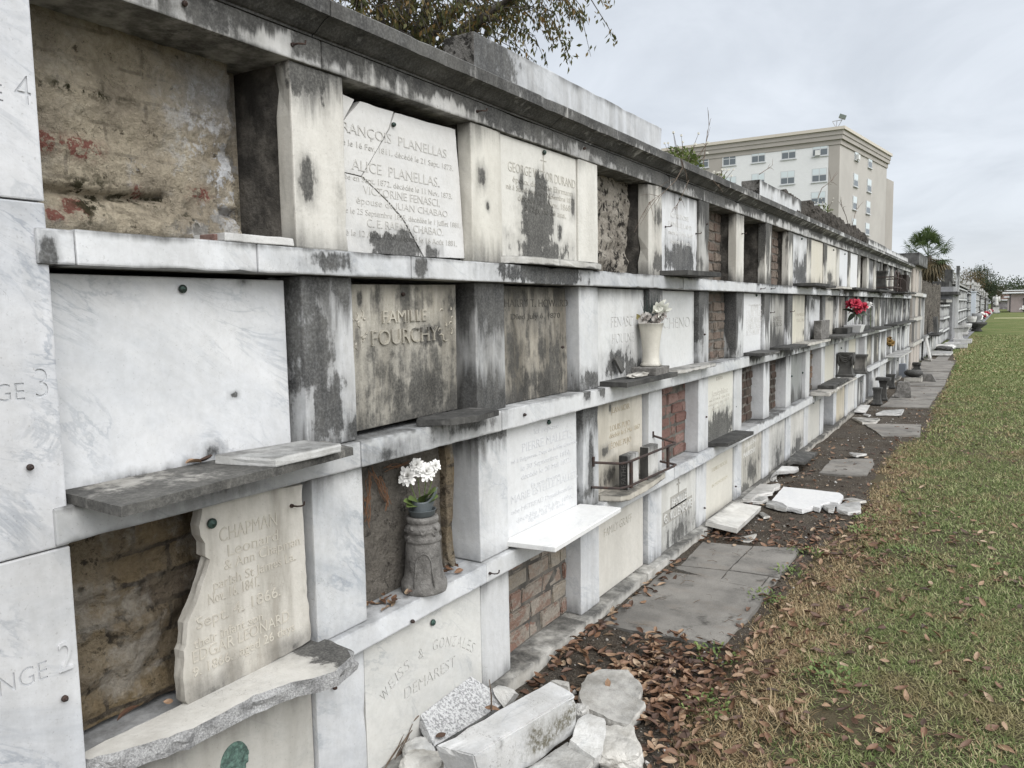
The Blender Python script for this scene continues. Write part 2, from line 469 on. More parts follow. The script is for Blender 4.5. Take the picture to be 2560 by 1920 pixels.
def marble(base=WHITE, vein=.5, cream=.15, drip=.08, rise=.05, mould=.06, wash=.0, blobs=None, bump=.25):
    if mould > 0 or drip > .03: mould += .07; wash += .2; drip += .07; rise += .04
    key = (base, vein, cream, drip, rise, mould, wash, tuple(blobs) if blobs else None, bump)
    if key in _mc: return _mc[key]
    n = mat('weathered_marble')
    g = n.new('ShaderNodeGroup'); g.node_tree = GM
    for q, v in zip(g.inputs, ((*base, 1), vein, cream, drip, rise, mould, 0, wash)): q.default_value = v
    bm_ = blobmask(n, blobs)
    if bm_ is not None: n.L.new(bm_, g.inputs[6])
    r = n.fin(g.outputs[0], g.outputs[1], n.bump(g.outputs[2], bump, .006))
    _mc[key] = r
    return r
def simple(name, col, rough=.6, var=.0, scale=20, metal=0, bump=0, col2=None, spec=.4, island=False):
    n = mat(name); P = n.pos(); c = col
    if col2 is not None:
        f = n.isl() if island else n.mr(n.noise(P, scale, 5, .65), .35, .65)
        c = n.mix(f, col, col2)
    if var: c = n.mix(n.mr(n.noise(P, scale * 2.3, 4, .7), .3, .7, 0, var), c, (.02, .018, .015))
    m = n.fin(c, rough, n.bump(n.noise(P, scale * 3, 4, .7), bump, .01) if bump else None, spec)
    n.b.inputs['Metallic'].default_value = metal
    return m
def brickmat(name, cols, dark=.3, moss=0, pale=0):
    n = mat(name); P = n.pos(); r = n.isl()
    c = n.ramp(r, [(q / max(1, len(cols) - 1), k) for q, k in enumerate(cols)])
    c = n.mix(n.mr(n.noise(P, 14, 6, .7), .38, .66, 0, .75), c, cols[0]) if pale == 0 else n.mix(n.mr(n.noise(n.vm('MULTIPLY', P, (9, 9, 17)), 1, 7, .72), .42, .54, 0, pale), c, n.mix(n.noise(P, 30, 4), (.2, .18, .15), (.42, .385, .33)))
    c = n.mix(n.mr(n.noise(P, 5, 6, .7), .62 - dark * .35, .72, 0, .9), c, (.035, .032, .028))
    if moss: c = n.mix(n.mr(n.noise(P, 7, 5, .7), .62, .7, 0, moss), c, (.06, .07, .02))
    c = n.mix(n.mr(n.noise(P, 90, 3, .7), .3, .7, .35, 0), c, n.mix(1., c, (.45, .43, .4), 'MULTIPLY'))
    h = n.m('ADD', n.noise(P, 60, 5, .7), n.m('MULTIPLY', n.noise(P, 18, 4, .6), 1.5))
    return n.fin(c, .95, n.bump(h, .9, .012), .1)
M = {}
M['iron'] = simple('rusted_iron', (.022, .017, .016), .7, col2=(.05, .028, .02), scale=40, bump=.3)
M['bronze'] = simple('aged_bronze', (.03, .035, .03), .5, col2=(.05, .09, .075), scale=30, metal=.5)
M['verdigris'] = simple('verdigris', (.16, .27, .22), .7, col2=(.08, .13, .11), scale=60, var=.4, bump=.6)
M['dirt_letter'] = simple('shaded_soiled_incision', (.585, .58, .56), .8, col2=(.5, .492, .47), scale=9)  # letter colours darkened: shade of the cut strokes put in, plus settled dirt
M['dirt_dark'] = simple('shaded_soiled_incision_dark', (.2, .19, .17), .9, col2=(.1, .098, .09), scale=14)
M['dirt_cream'] = simple('shaded_soiled_incision_cream', (.5, .47, .405), .9, col2=(.4, .37, .315), scale=9)
M['brick_red'] = brickmat('red_brick', [(.2, .118, .1), (.17, .1, .086), (.26, .18, .155), (.23, .155, .135)], .34)
M['brick_brown'] = brickmat('brown_brick', [(.17, .13, .095), (.22, .15, .11), (.14, .1, .08), (.2, .15, .1)], .35)
M['brick_pale'] = brickmat('pale_old_brick', [(.29, .25, .2), (.34, .3, .24), (.22, .13, .1), (.3, .27, .22), (.25, .17, .135), (.2, .11, .085)], .12, pale=.85)
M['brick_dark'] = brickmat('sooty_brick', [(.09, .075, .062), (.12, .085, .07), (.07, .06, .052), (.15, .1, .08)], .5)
M['mortar'] = simple('old_mortar', (.15, .135, .115), .95, col2=(.06, .055, .048), scale=9, bump=.8)
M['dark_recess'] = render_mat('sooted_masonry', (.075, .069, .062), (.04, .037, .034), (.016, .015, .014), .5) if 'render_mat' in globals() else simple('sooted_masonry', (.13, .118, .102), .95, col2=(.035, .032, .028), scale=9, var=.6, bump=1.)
def render_mat(name, c1, c2, dark, dk=.58, extra=None):
    n = mat(name); P = n.pos()
    c = n.mix(n.mr(n.noise(P, 5, 6, .65), .34, .66), c1, c2)
    c = n.mix(n.mr(n.noise(P, 22, 5, .7), dk, dk + .09, 0, .95), c, dark)
    c = n.mix(n.mr(n.voro(n.vm('ADD', P, n.noise(P, 6, 4, .6, 0, 1)), 7, 'DISTANCE_TO_EDGE'), .0, .012, .6, 0), c, (.03, .027, .022))
    if extra: c = extra(n, c, P)
    c = n.mix(n.mr(n.noise(P, 70, 4, .75), .28, .7, .5, 0), c, n.mix(1., c, (.42, .4, .37), 'MULTIPLY'))
    h = n.m('ADD', n.noise(P, 45, 6, .75), n.m('MULTIPLY', n.noise(P, 12, 5, .65), 2))
    return n.fin(c, .95, n.bump(h, 1., .016), .1)
M['render_dark'] = render_mat('grimy_lime_render', (.19, .172, .148), (.115, .105, .092), (.055, .05, .044), .57)
M['roughcast'] = render_mat('mouldy_roughcast', (.4, .37, .32), (.26, .235, .2), (.022, .02, .018), .5)
def _brown(n, c, P):
    q = n.sep(P); h1 = n.noise(P, 24, 6, .7); h3 = n.noise(P, 8, 5, .65)
    br = n.new('ShaderNodeTexBrick'); n.put(br.inputs['Vector'], n.comb(n.m('ADD', q[1], n.m('MULTIPLY', h3, .06)), n.m('ADD', q[2], n.m('MULTIPLY', h1, .022)), 0.))
    br.inputs['Scale'].default_value = 1.; br.inputs['Brick Width'].default_value = .19; br.inputs['Row Height'].default_value = .078; br.inputs['Mortar Size'].default_value = .009; br.inputs['Mortar Smooth'].default_value = .5; br.inputs['Bias'].default_value = -.1
    br.inputs['Color1'].default_value = (.24, .18, .1, 1); br.inputs['Color2'].default_value = (.13, .105, .085, 1); br.inputs['Mortar'].default_value = (.06, .05, .04, 1)
    c = n.mix(n.mr(n.noise(P, 5, 6, .7), .42, .62, .08, .75), c, br.outputs['Color'])
    return n.mix(n.mr(n.noise(P, 6, 5, .65), .52, .66, 0, .8), c, (.3, .275, .235))
M['render_brown'] = render_mat('brown_crumbling_render', (.22, .18, .125), (.15, .125, .095), (.035, .03, .024), .52, _brown)
# the big plastered opening at the upper left, with its own patches
def _big(n, c, P):
    def b(l): return blobmask(n, l)
    h1 = n.noise(P, 26, 6, .72); h2 = n.noise(P, 55, 5, .7); h3 = n.noise(P, 9, 5, .65)
    # ghost of the brick courses under the plaster
    q = n.sep(P); br = n.new('ShaderNodeTexBrick'); n.put(br.inputs['Vector'], n.comb(n.m('ADD', q[1], n.m('MULTIPLY', h3, .03)), n.m('ADD', q[2], n.m('MULTIPLY', h1, .012)), 0.))
    br.inputs['Scale'].default_value = 1.; br.inputs['Brick Width'].default_value = .21; br.inputs['Row Height'].default_value = .072; br.inputs['Mortar Size'].default_value = .006; br.inputs['Mortar Smooth'].default_value = .6
    c = n.mix(n.m('MULTIPLY', br.outputs['Fac'], n.mr(h3, .42, .6, 0, .5)), c, (.1, .085, .065))
    c = n.mix(n.mr(n.noise(P, 3.5, 5, .65), .5, .68, 0, .6), c, (.46, .43, .37))
    c = n.mix(n.m('MULTIPLY', b([B(kG, 1060, 400, 1520, 740, .6, .1, -.18)]), .8), c, (.3, .295, .29))
    c = n.mix(n.m('MULTIPLY', b([B(kG, 1090, 640, 1500, 1380, .8, .2, -.18), B(kG, 780, 980, 900, 1100, .6, .2, -.18)]), n.mr(n.m('ADD', n.m('MULTIPLY', h1, .6), n.m('MULTIPLY', h3, .4)), .5, .56)), c, (.62, .63, .65))
    c = n.mix(n.m('MULTIPLY', b([B(kG, 385, 815, 570, 925, .1, .0, -.18), B(kG, 180, 780, 300, 885, .1, .0, -.18), B(kG, 375, 1190, 520, 1275, .1, .0, -.18), B(kG, 250, 1240, 350, 1310, .1, .0, -.18),
                 B(kG, 790, 1100, 855, 1180, .1, .0, -.18), B(kG, 1120, 1110, 1240, 1190, .1, .0, -.18)]), n.mr(n.m('ADD', n.m('MULTIPLY', h1, .5), n.m('MULTIPLY', h2, .5)), .47, .52)), c, n.mix(h2, (.17, .065, .05), (.27, .13, .105)))
    c = n.mix(n.m('MULTIPLY', b([B(kG, 440, 1040, 640, 1350, .5, .2, -.18), B(kG, 660, 1150, 1120, 1230, .4, .1, -.18), B(kG, 1440, 1000, 1620, 1360, .6, .3, -.18), B(kG, 1340, 820, 1460, 960, .6, .2, -.18), B(kG, 960, 1200, 1240, 1360, .8, .2, -.18), B(kG, 210, 500, 700, 560, .5, .1, -.18)]), n.mr(h1, .47, .55)), c, n.mix(h3, (.02, .022, .012), (.06, .052, .03)))
    return c
M['render_big'] = render_mat('weathered_lime_plaster', (.44, .385, .29), (.3, .26, .2), (.09, .075, .055), .6, _big)
def _conc():
    n = mat('grey_concrete'); P = n.pos()
    c = n.mix(n.mr(n.noise(P, 2.2, 6, .65), .34, .68), (.235, .222, .2), (.13, .123, .112))
    c = n.mix(n.mr(n.noise(P, 5.5, 5, .7), .54, .72, 0, .85), c, (.04, .038, .034))
    c = n.mix(n.mr(n.noise(n.vm('MULTIPLY', P, (1.2, 3, 1)), 2.4, 5, .7), .5, .7, 0, .5), c, (.2, .17, .14))
    c = n.mix(n.mr(n.noise(P, 130, 3, .7), .3, .7, .4, 0), c, n.mix(1., c, (.5, .5, .5), 'MULTIPLY'))
    c = n.mix(n.mr(n.voro(P, 34, 'F1'), .03, .06, .5, 0), c, (.4, .39, .36))
    return n.fin(c, .9, n.bump(n.noise(P, 110, 5, .7), .5, .006), .2)
M['concrete'] = _conc()
M['dark_stone'] = marble((.075, .073, .07), .3, .05, .5, .4, .6, .5, None, .5)
M['black_stone'] = marble((.028, .027, .026), .2, .0, .8, .6, .7, .2, None, .5)
M['cement'] = simple('cast_cement', (.21, .2, .185), .92, col2=(.12, .113, .104), scale=18, var=.35, bump=.9)
M['gravel'] = simple('pebbly_soil', (.1, .09, .078), .95)
def _plain_flower(name, c): 
    n = mat(name); r = n.isl(); cc = n.mix(r, c, tuple(min(1, q * 1.18) for q in c)); m = n.fin(cc, .65)
    n.b.inputs['Subsurface Weight'].default_value = 0.0
    return m
M['petal_white'] = _plain_flower('white_petal', (.72, .71, .68)); M['petal_red'] = _plain_flower('red_petal', (.36, .02, .045))
M['leaf_green'] = simple('silk_leaf', (.075, .11, .03), .6, col2=(.14, .19, .06), island=True)
M['plastic_grey'] = simple('grey_plastic', (.105, .12, .125), .5, var=.15, scale=30)
M['vase_cream'] = marble((.58, .555, .49), .05, .2, .05, .12, 0., .12, None, .1)
M['petal_grey'] = simple('faded_petal', (.2, .17, .15), .7, col2=(.42, .4, .37), island=True)
M['petal_gold'] = simple('dried_gold_flower', (.3, .19, .05), .7, col2=(.17, .1, .035), island=True)
# ------------------------------------------------------------------ the vault wall
TZ = {4: (1.792, 2.318), 3: (1.198, 1.712), 2: (.598, 1.112), 1: (.062, .516)}
NP = 22
def pier(i): a = 1.578 + .888 * i; return (a, a + .212)
def bay(b): return (pier(b - 1)[1] if b else .87, pier(b)[0])
wall = thing('vault_wall', (0, 0, 0), 'long four tier wall of white marble burial vaults, streaked with black mould', 'vault wall')
core = MB(); core.box(-2.4, -.27, -1.2, 20.42, .0, 2.40)
mesh('masonry_core', core.vf, M['dark_recess'], wall)
rs = random.Random(3)
# end pilaster of big smooth slabs, carved RANGE 4 / 3 / 2
PM = marble((.585, .59, .6), 1.0, .08, .02, .02, .0, .25, None, .15)
def rng_lines(num, k, r0, r1, hr, n0, n1, hn):
    x = .02
    a = PX(*k(*r0), x); b = PX(*k(*r1), x); c = PX(*k(*n0), x); d = PX(*k(*n1), x)
    return [('RANGE', (b.y - .158, b.z), (b.y, b.z), hr), (num, (c.y, d.z), (d.y, d.z), hn)]
for nm, z0, z1, ls in (('4', 1.845, 2.9, rng_lines('4', kG, (0, 605), (20, 603), .036, (92, 640), (188, 628), .062)),
                       ('3', 1.11, 1.842, rng_lines('3', kF, (20, 960), (150, 945), .038, (215, 930), (290, 932), .066)),
                       ('2', .0, 1.107, rng_lines('2', kD, (30, 1200), (285, 1125), .043, (350, 1080), (432, 1063), .07))):
    bm = stone_bm(-.26, .02, .35, .872, z0, z1, cell=0, bev=.004)
    cutv = letters(ls, .02, .005)
    me = cut(bm, cutv.vf)
    p = mesh('end_pilaster', me, PM, wall)
    mesh('lettering', letters(ls, .0158, .0006).vf, simple('pale_incision', (.5, .51, .52), .8), p)
b2 = MB(); b2.box(-.26, .012, -1.2, .345, 0, 2.9); mesh('end_pilaster', b2.vf, PM, wall)
# upright piers between the vaults
def pier_mat(t, i):
    r = rs.random()
    if t == 4:
        sp = {0: marble((.64, .625, .58), .2, .4, .22, .05, .2, .16, [B(kG, 1720, 330, 1920, 580, .3, .5, 0), B(kG, 1780, 980, 1880, 1180, .35, .7, 0)], .3),
              1: marble((.63, .61, .545), .15, .4, .05, .1, .02, .08, [B(kA, 935, 980, 985, 1110, .5, .5, 0), B(kA, 985, 1190, 1005, 1250, .3, .3, 0)], .3),
              2: marble((.66, .645, .59), .3, .3, .03, .03, .03, .03, None, .5),
              3: marble(CREAM, .2, .4, .18, .1, .1, .2, [B(ka, 870, 780, 940, 1000, .4, .8, 0), B(ka, 850, 1230, 960, 1420, .3, .6, 0)], .3),
              4: marble((.36, .355, .34), .2, .2, .6, .2, .35, .3, None, .4)}
        return sp.get(i) or marble((.63, .61, .555), .2, .4, rs.choice([.2, .4, .7]), .2, rs.choice([.1, .3]), .25, None, .3)
    if t == 3:
        sp = {0: marble(WHITE, .6, .05, .3, .25, .2, .3, [B(kF, 1740, 225, 1960, 1000, .35, .35, 0), B(kF, 1960, 225, 2090, 360, .3, .4, 0), B(kF, 1830, 800, 2020, 1190, .25, .5, 0), B(kF, 2060, 1060, 2140, 1190, .3, .5, 0)], .2),
              1: marble(GREYM, .5, .05, .35, .3, .33, .55, [B(kB, 930, 250, 1095, 640, .6, .5, 0), B(kB, 980, 870, 1125, 990, .6, .5, 0)], .2),
              2: marble(WHITE, .6, .02, .04, .2, .04, .05, [B(kB, 1560, 780, 1660, 880, .3, .6, 0)], .2),
              3: marble(WHITE, .4, .1, .35, .1, .06, .1),
              4: marble(GREYM, .3, .1, .35, .15, .15, .2, [B(kb, 1245, 165, 1330, 700, .4, .6, 0)])}
        return sp.get(i) or marble(WHITE if r < .6 else GREYM, .4, .15, rs.choice([.3, .6, .9]), rs.choice([.1, .3]), rs.choice([.1, .35]), .3)
    if t == 2:
        sp = {0: marble(WHITE, .9, .0, .05, .01, .0, .03), 1: marble(WHITE, .8, .02, .18, .02, .02, .05, [B(kB, 955, 1130, 1120, 1190, .4, .5, 0)]),
              2: marble((.58, .59, .6), .4, .02, .3, .1, .12, .15, [B(kB, 1550, 980, 1660, 1060, .3, .5, 0), B(kC, 1560, 0, 1610, 75, .5, .6, 0), B(kB, 1590, 1050, 1630, 1600, .5, .7, 0)])}
        return sp.get(i) or marble(WHITE, .5, .08, rs.choice([.03, .1, .2]), .05, .03, .06)
    return marble(WHITE, .8, .06, .05, rs.choice([.03, .1]), .02, .06)
for t, (z0, z1) in TZ.items():
    for i in range(NP):
        y0, y1 = pier(i); near = i < 7
        j = rs.uniform(-.006, .006) if i > 2 else 0
        if t == 3: y0 += .006; y1 += .004
        if t == 2 and i == 2: y0 += .035
        if t == 2 and i == 0: y0 += .012; y1 += .016
        xf = rs.uniform(-.004, .004)
        dp = .065 if t == 4 else .15
        mb = MB(); mesh('pier_core', stone_bm(-.268, -dp + .004, y0 + j + .008, y1 + j - .006, z0 - .001, z1 + .001, .022 if (near and t == 4) else 0, .012, 0, 0, i) if (near and t == 4) else (mb.box(-.268, -dp + .004, y0 + j + .006, y1 + j - .006, z0 - .001, z1 + .001).vf), M['dark_recess'], wall)
        bm = stone_bm(-dp, xf, y0 + j, y1 + j, z0, z1, cell=.07 if near else 0, amp=.0018, chip=.012 if t == 4 else .005, bev=.005, seed=i * 7 + t)
        mesh('pier', bm, pier_mat(t, i), wall)
# ledge courses
def ledge(z0, z1, joints, x1, tier):
    for a, b in zip(joints[:-1], joints[1:]):
        seed = int(a * 97) + tier
        far = a > 6
        bl = None
        if tier == 3:
            bl = {0: [B(kG, 240, 1380, 345, 1590, .4, .5, .03)], 1: [B(kB, -60, 60, 175, 190, .3, .5, .03)],
                  2: [B(kB, -60, 60, 165, 190, .3, .5, .03), B(kB, 545, 100, 650, 230, .3, .4, .03), B(kB, 1090, 140, 1560, 250, .2, .3, .03)],
                  3: [B(kB, 545, 90, 640, 225, .3, .4, .03), B(kB, 1085, 130, 1560, 262, .2, .3, .03)],
                  4: [B(ka, -200, 1340, 215, 1510, .2, .3, .03), B(ka, 880, 1410, 1020, 1540, .3, .4, .03)],
                  5: [B(ka, 1230, 1440, 1370, 1570, .3, .5, .03)]}.get(joints.index(a))
        if tier == 2:
            bl = {1: [B(kB, 690, 1030, 1080, 1150, .5, .5, .03), B(kB, 250, 1200, 560, 1340, .8, .6, .03)],
                  2: [B(kB, 690, 1030, 1080, 1150, .5, .5, .03), B(kB, 1560, 880, 1600, 960, .3, .4, .03), B(kB, 1650, 850, 1700, 940, .3, .3, .03)],
                  0: [B(kF, 1000, 1380, 1500, 1560, .8, .6, .03)]}.get(joints.index(a))
        dr = {3: .1, 2: .08, 1: .02}[tier] if not far else rs.choice([.2, .6, 1.0, .3]) if tier > 1 else rs.choice([.05, .2])
        m_ = marble(WHITE if rs.random() < .8 else GREYM, .9, .04, dr, .06 if tier > 1 else .02, .03 if not far else rs.choice([.04, .2, .3]), .05 if tier > 1 else 0, bl, .2)
        xx = x1 + rs.uniform(-.003, .003)
        bm = stone_bm(-.26, xx, a + .0012, b - .0012, z0 + rs.uniform(-.001, .001), z1 + rs.uniform(-.0015, .0015), cell=.05 if not far else 0, amp=.0012, chip=.007 if tier == 3 else .004, bev=.005, seed=seed)
        mesh('ledge_stone', bm, m_, wall)
def fill(js, end, lo=.8, hi=1.5):
    while js[-1] < end - .5: js.append(min(end, js[-1] + rs.uniform(lo, hi)))
    js[-1] = end; return js
ledge(1.714, 1.791, fill([.845, .925, 1.41, 2.052, 3.452, 4.25, 4.75, 5.6], 20.4), .03, 3)
ledge(1.114, 1.197, fill([.84, 1.78, 2.60, 3.58, 4.55, 5.1], 20.4), .03, 2)
ledge(.518, .597, fill([1.605, 2.47, 3.56, 4.6, 5.4], 20.4), .03, 1)
ledge(.518, .580, [.86, 1.604], .0, 1)
# base kerb
for a, b in zip([.86, 2.5, 3.3, 4.12, 5.2], [2.498, 3.298, 4.09, 5.198, 6.6]):
    mesh('base_kerb', stone_bm(-.26, .05, a, b, -.06, .061, .07, .003, .014, .006, int(a * 10)), marble((.5, .49, .46), .3, .3, .1, .1, .05, .3, None, .3), wall)
js = fill([6.6], 20.4)
for a, b in zip(js[:-1], js[1:]): mesh('base_kerb', stone_bm(-.26, .04 + rs.uniform(-.02, .01), a, b - .003, -.06, .061, 0, bev=.006), marble((.42, .4, .36), .2, .3, .2, .1, .1, .4), wall)
# frieze
fj = fill([-1.2, .2, 1.697, 3.093, 4.56], 20.42, 1.0, 1.7)
FB = [B(kG, 1080, 0, 1430, 200, .4, .4, 0), B(kG, 1720, 180, 1920, 380, .35, .4, 0), B(kA, 0, 235, 60, 330, .4, .4, 0), B(kA, 80, 235, 420, 330, .6, .6, 0),
      B(kA, 690, 480, 760, 580, .3, .5, 0), B(kA, 520, 440, 820, 520, .3, .4, 0), B(kA, 925, 580, 1300, 800, .3, .3, 0), B(kA, 1580, 860, 2133, 1050, .3, .35, 0)]
FB2 = [B(ka, 200, 200, 1250, 640, .5, .6, 0), B(ka, 1180, 560, 1640, 800, .3, .4, 0), B(kn, 580, 820, 800, 960, .3, .5, 0)]
for q, (a, b) in enumerate(zip(fj[:-1], fj[1:])):
    bl = FB[:3] if q == 1 else FB if q == 2 else FB[5:] + FB2[:1] if q == 3 else FB2 if q == 4 else None
    m_ = marble((.56, .555, .54), .3, .2, .7 if a < 6 else rs.choice([.6, .9, 1.1]), .15, .45 if a < 6 else rs.choice([.35, .6]), .15, bl, .25)
    mesh('frieze_stone', stone_bm(-.26, .008, a + .0015, b - .0015, 2.318, 2.398, .1 if a < 7 else 0, .0015, .006, .004, q), m_, wall)
# cornice: fillet, cove, fascia
PROF = [(-.26, 2.3985), (.012, 2.3985), (.012, 2.405), (.020, 2.407), (.030, 2.413), (.044, 2.424), (.062, 2.436), (.079, 2.441), (.086, 2.442), (.087, 2.483), (.082, 2.488), (.0, 2.494), (-.9, 2.503), (-.9, 2.3985)]
cj = fill([-1.2, -.1, 1.66, 3.06, 4.56], 20.43, 1.2, 1.8)
def cornice(a, b, q):
    bm = bmesh.new(); n = max(2, int((b - a) / .05)) if a < 8 else 3
    rows = []
    for i in range(n + 1):
        y = a + .002 + (b - a - .004) * i / n; row = []
        for j, (x, z) in enumerate(PROF):
            ch = 0
            if j in (8, 9, 10) and a < 8:
                k = mn.noise((y * 6, q, j * .2)) + .5 * mn.noise((y * 21, q, 3)); ch = max(0, k - .35) * .02
            row.append(bm.verts.new((x - ch + mn.noise((y * 9, j, q)) * .001, y, z - ch * .3 + mn.noise((y * 5, j, q + 9)) * .001)))
        rows.append(row)
    m = len(PROF)
    for i in range(n):
        for j in range(m): bm.faces.new((rows[i][j], rows[i][(j + 1) % m], rows[i + 1][(j + 1) % m], rows[i + 1][j]))
    bm.faces.new(rows[0][::-1]); bm.faces.new(rows[-1])
    bmesh.ops.recalc_face_normals(bm, faces=bm.faces[:])
    return bm
CB = [B(kA, 1345, 590, 1440, 740, .3, .4, .1), ]
for q, (a, b) in enumerate(zip(cj[:-1], cj[1:])):
    if a < 3: m_ = marble((.5, .495, .48), .2, .1, .9, .6, .72, .7, None, .4)
    elif a < 7: m_ = marble((.52, .515, .5), .25, .1, .8, .6, .66, .6, None, .35)
    else: m_ = marble((.5, .5, .49), .3, .1, rs.choice([.5, .8]), .5, rs.choice([.3, .5]), .4)
    mesh('cornice_stone', cornice(a, b, q), m_, wall)
# rubble parapet behind the slabs, upper right
def rub(y, z): return .05 * mn.fractal((y * 3, z * 3, 2), 1, 2, 4) + .02 * mn.noise((y * 14, z * 14, 0))
m = MB()
ny = 150; top = []
for i in range(ny + 1):
    y = 7.9 + (13.9 - 7.9) * i / ny
    top.append(2.755 + .03 * mn.noise((y * 2.3, 0, 0)) + .05 * mn.noise((y * 7, 3, 0)) - max(0, y - 13.3) * .12)
v = []; f = []; nz = 12
for i in range(ny + 1):
    y = 7.9 + 6 * i / ny
    for j in range(nz + 1):
        z = 2.497 + (top[i] - 2.497) * j / nz; v.append((-.08 + rub(y, z) - .04 * (j / nz) ** 3, y, z))
    v.append((-.75, y, top[i] - .02)); v.append((-.75, y, 2.49))
w = nz + 3
for i in range(ny):
    for j in range(w - 1): f.append((i * w + j, (i + 1) * w + j, (i + 1) * w + j + 1, i * w + j + 1))
f.append(tuple(range(w))); f.append(tuple(ny * w + k for k in range(w - 1, -1, -1)))
M['rubble'] = render_mat('dark_rubble', (.095, .085, .075), (.06, .055, .048), (.022, .02, .017), .5)
mesh('rubble_parapet', (v, f), M['rubble'], wall)

# infilled, open or broken vaults: what one sees where the marble tablet is gone
def brickpanel(y0, y1, z0, z1, x, m_, seed, bh=.066, bl=.205, jit=.006, deep=True):
    r = random.Random(seed); mb = MB(); nrow = max(1, round((z1 - z0) / bh)); bh = (z1 - z0) / nrow
    for k in range(nrow):
        y = y0 - r.uniform(0, bl) if k % 2 else y0 - bl * r.uniform(.3, .6)
        while y < y1:
            L = bl * r.choice([1, 1, 1, .5]); a = max(y0, y + .005); b = min(y1, y + L - .005)
            if b - a > .02:
                d = r.uniform(-jit, jit); g = .005
                n0 = len(mb.v)
                mb.box(x - .06, x + d, a, b, z0 + k * bh + g, z0 + (k + 1) * bh - g)
                for q in range(n0, len(mb.v)):
                    p = mb.v[q]; mb.v[q] = (p[0] + r.uniform(-.007, .004), p[1] + r.uniform(-.007, .006), p[2] + r.uniform(-.006, .006))
            y += L
    bm = bmesh.new()
    vs = [bm.verts.new(p) for p in mb.v]
    for q in mb.f: bm.faces.new([vs[k] for k in q])
    bmesh.ops.bevel(bm, geom=bm.edges[:], offset=.006, segments=2, affect='EDGES', clamp_overlap=True)
    o = mesh('brick_infill', bm, m_, wall)
    mo = grid_panel(y0 - .003, y1 + .003, z0 - .003, z1 + .003, x - .008, .025, lambda y, z: .004 * mn.noise((y * 20, z * 20, seed)))
    mesh('mortar', mo, M['mortar'], o)
    return o
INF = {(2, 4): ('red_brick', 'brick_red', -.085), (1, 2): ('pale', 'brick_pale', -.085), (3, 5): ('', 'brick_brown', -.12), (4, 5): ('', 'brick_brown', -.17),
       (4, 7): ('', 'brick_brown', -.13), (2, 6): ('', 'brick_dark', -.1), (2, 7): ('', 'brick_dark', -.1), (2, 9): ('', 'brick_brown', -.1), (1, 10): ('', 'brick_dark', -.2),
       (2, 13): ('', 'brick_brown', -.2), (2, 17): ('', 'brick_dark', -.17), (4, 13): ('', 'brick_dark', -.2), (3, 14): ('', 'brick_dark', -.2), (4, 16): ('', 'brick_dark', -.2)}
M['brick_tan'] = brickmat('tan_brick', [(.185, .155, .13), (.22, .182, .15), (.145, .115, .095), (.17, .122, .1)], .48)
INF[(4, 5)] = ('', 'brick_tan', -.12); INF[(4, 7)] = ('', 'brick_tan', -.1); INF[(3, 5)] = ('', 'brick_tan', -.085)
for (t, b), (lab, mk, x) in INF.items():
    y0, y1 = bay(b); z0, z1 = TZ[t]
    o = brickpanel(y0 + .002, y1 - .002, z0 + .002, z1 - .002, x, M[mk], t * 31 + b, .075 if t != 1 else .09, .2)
    if lab: o['label'] = {'red_brick': 'bare red brick infill of an open vault', 'pale': 'worn pale pink brick infill behind the fallen tablet'}[lab]
def rel(a1, f1, a2, f2, s):
    return lambda y, z: a1 * mn.fractal((y * f1, z * f1, s), 1, 2.1, 5) + a2 * mn.noise((y * f2, z * f2, s + 5))
def big_rel(y, z):
    r = .012 * mn.fractal((y * 6, z * 7, 1), 1, 2.1, 6) + .005 * mn.noise((y * 40, z * 40, 0)) - .012 * max(0, mn.noise((y * 9, z * 12, 4)) - .15) * 3
    # crumbled course near the sill and a hollow along its top
    t = 1.905 + .03 * mn.noise((y * 5, 0, 7))
    r += .02 * math.exp(-((z - 1.83) / .035) ** 2) - .035 * math.exp(-((z - t) / .012) ** 2) * (1 if mn.noise((y * 4, 2, 2)) > -.1 else 0)
    # course steps of the hidden brickwork and a ragged right edge
    r += .004 * math.sin(z * 45 + mn.noise((y * 3, z * 3, 0)) * 2)
    e = 1.515 + .025 * mn.noise((z * 9, 0, 0)) + .015 * mn.noise((z * 27, 1, 0))
    r -= .09 * max(0, min(1, (y - e) / .018))
    return r
y0, y1 = bay(0)
o = mesh('brick_infill', grid_panel(y0, y1, 1.79, 2.318, -.18, .007, big_rel), M['render_big'], wall, smooth=True); o['label'] = 'beige crumbling plaster over brick with red patches'
o = mesh('brick_infill', grid_panel(.872, 1.575, .598, 1.112, -.13, .009, lambda y, z: .03 * mn.fractal((y * 4.5, z * 5.5, 4), 1, 2.1, 6) + .01 * mn.noise((y * 20, z * 26, 4)) + .012 * math.sin(z * 62 + 2 * mn.noise((y * 4, z * 3, 0))) * (.5 + mn.noise((y * 5, z * 9, 2)))), M['render_brown'], wall, smooth=True); o['label'] = 'rough brown rubble infill'
y0, y1 = bay(1)
o = mesh('brick_infill', grid_panel(y0, y1, .598, 1.112, -.1, .012, lambda y, z: .006 * mn.fractal((y * 5, z * 5, 3), 1, 2, 4) - (.12 if y > 2.425 else 0)), M['render_dark'], wall, smooth=True); o['label'] = 'dark stained plaster infill'
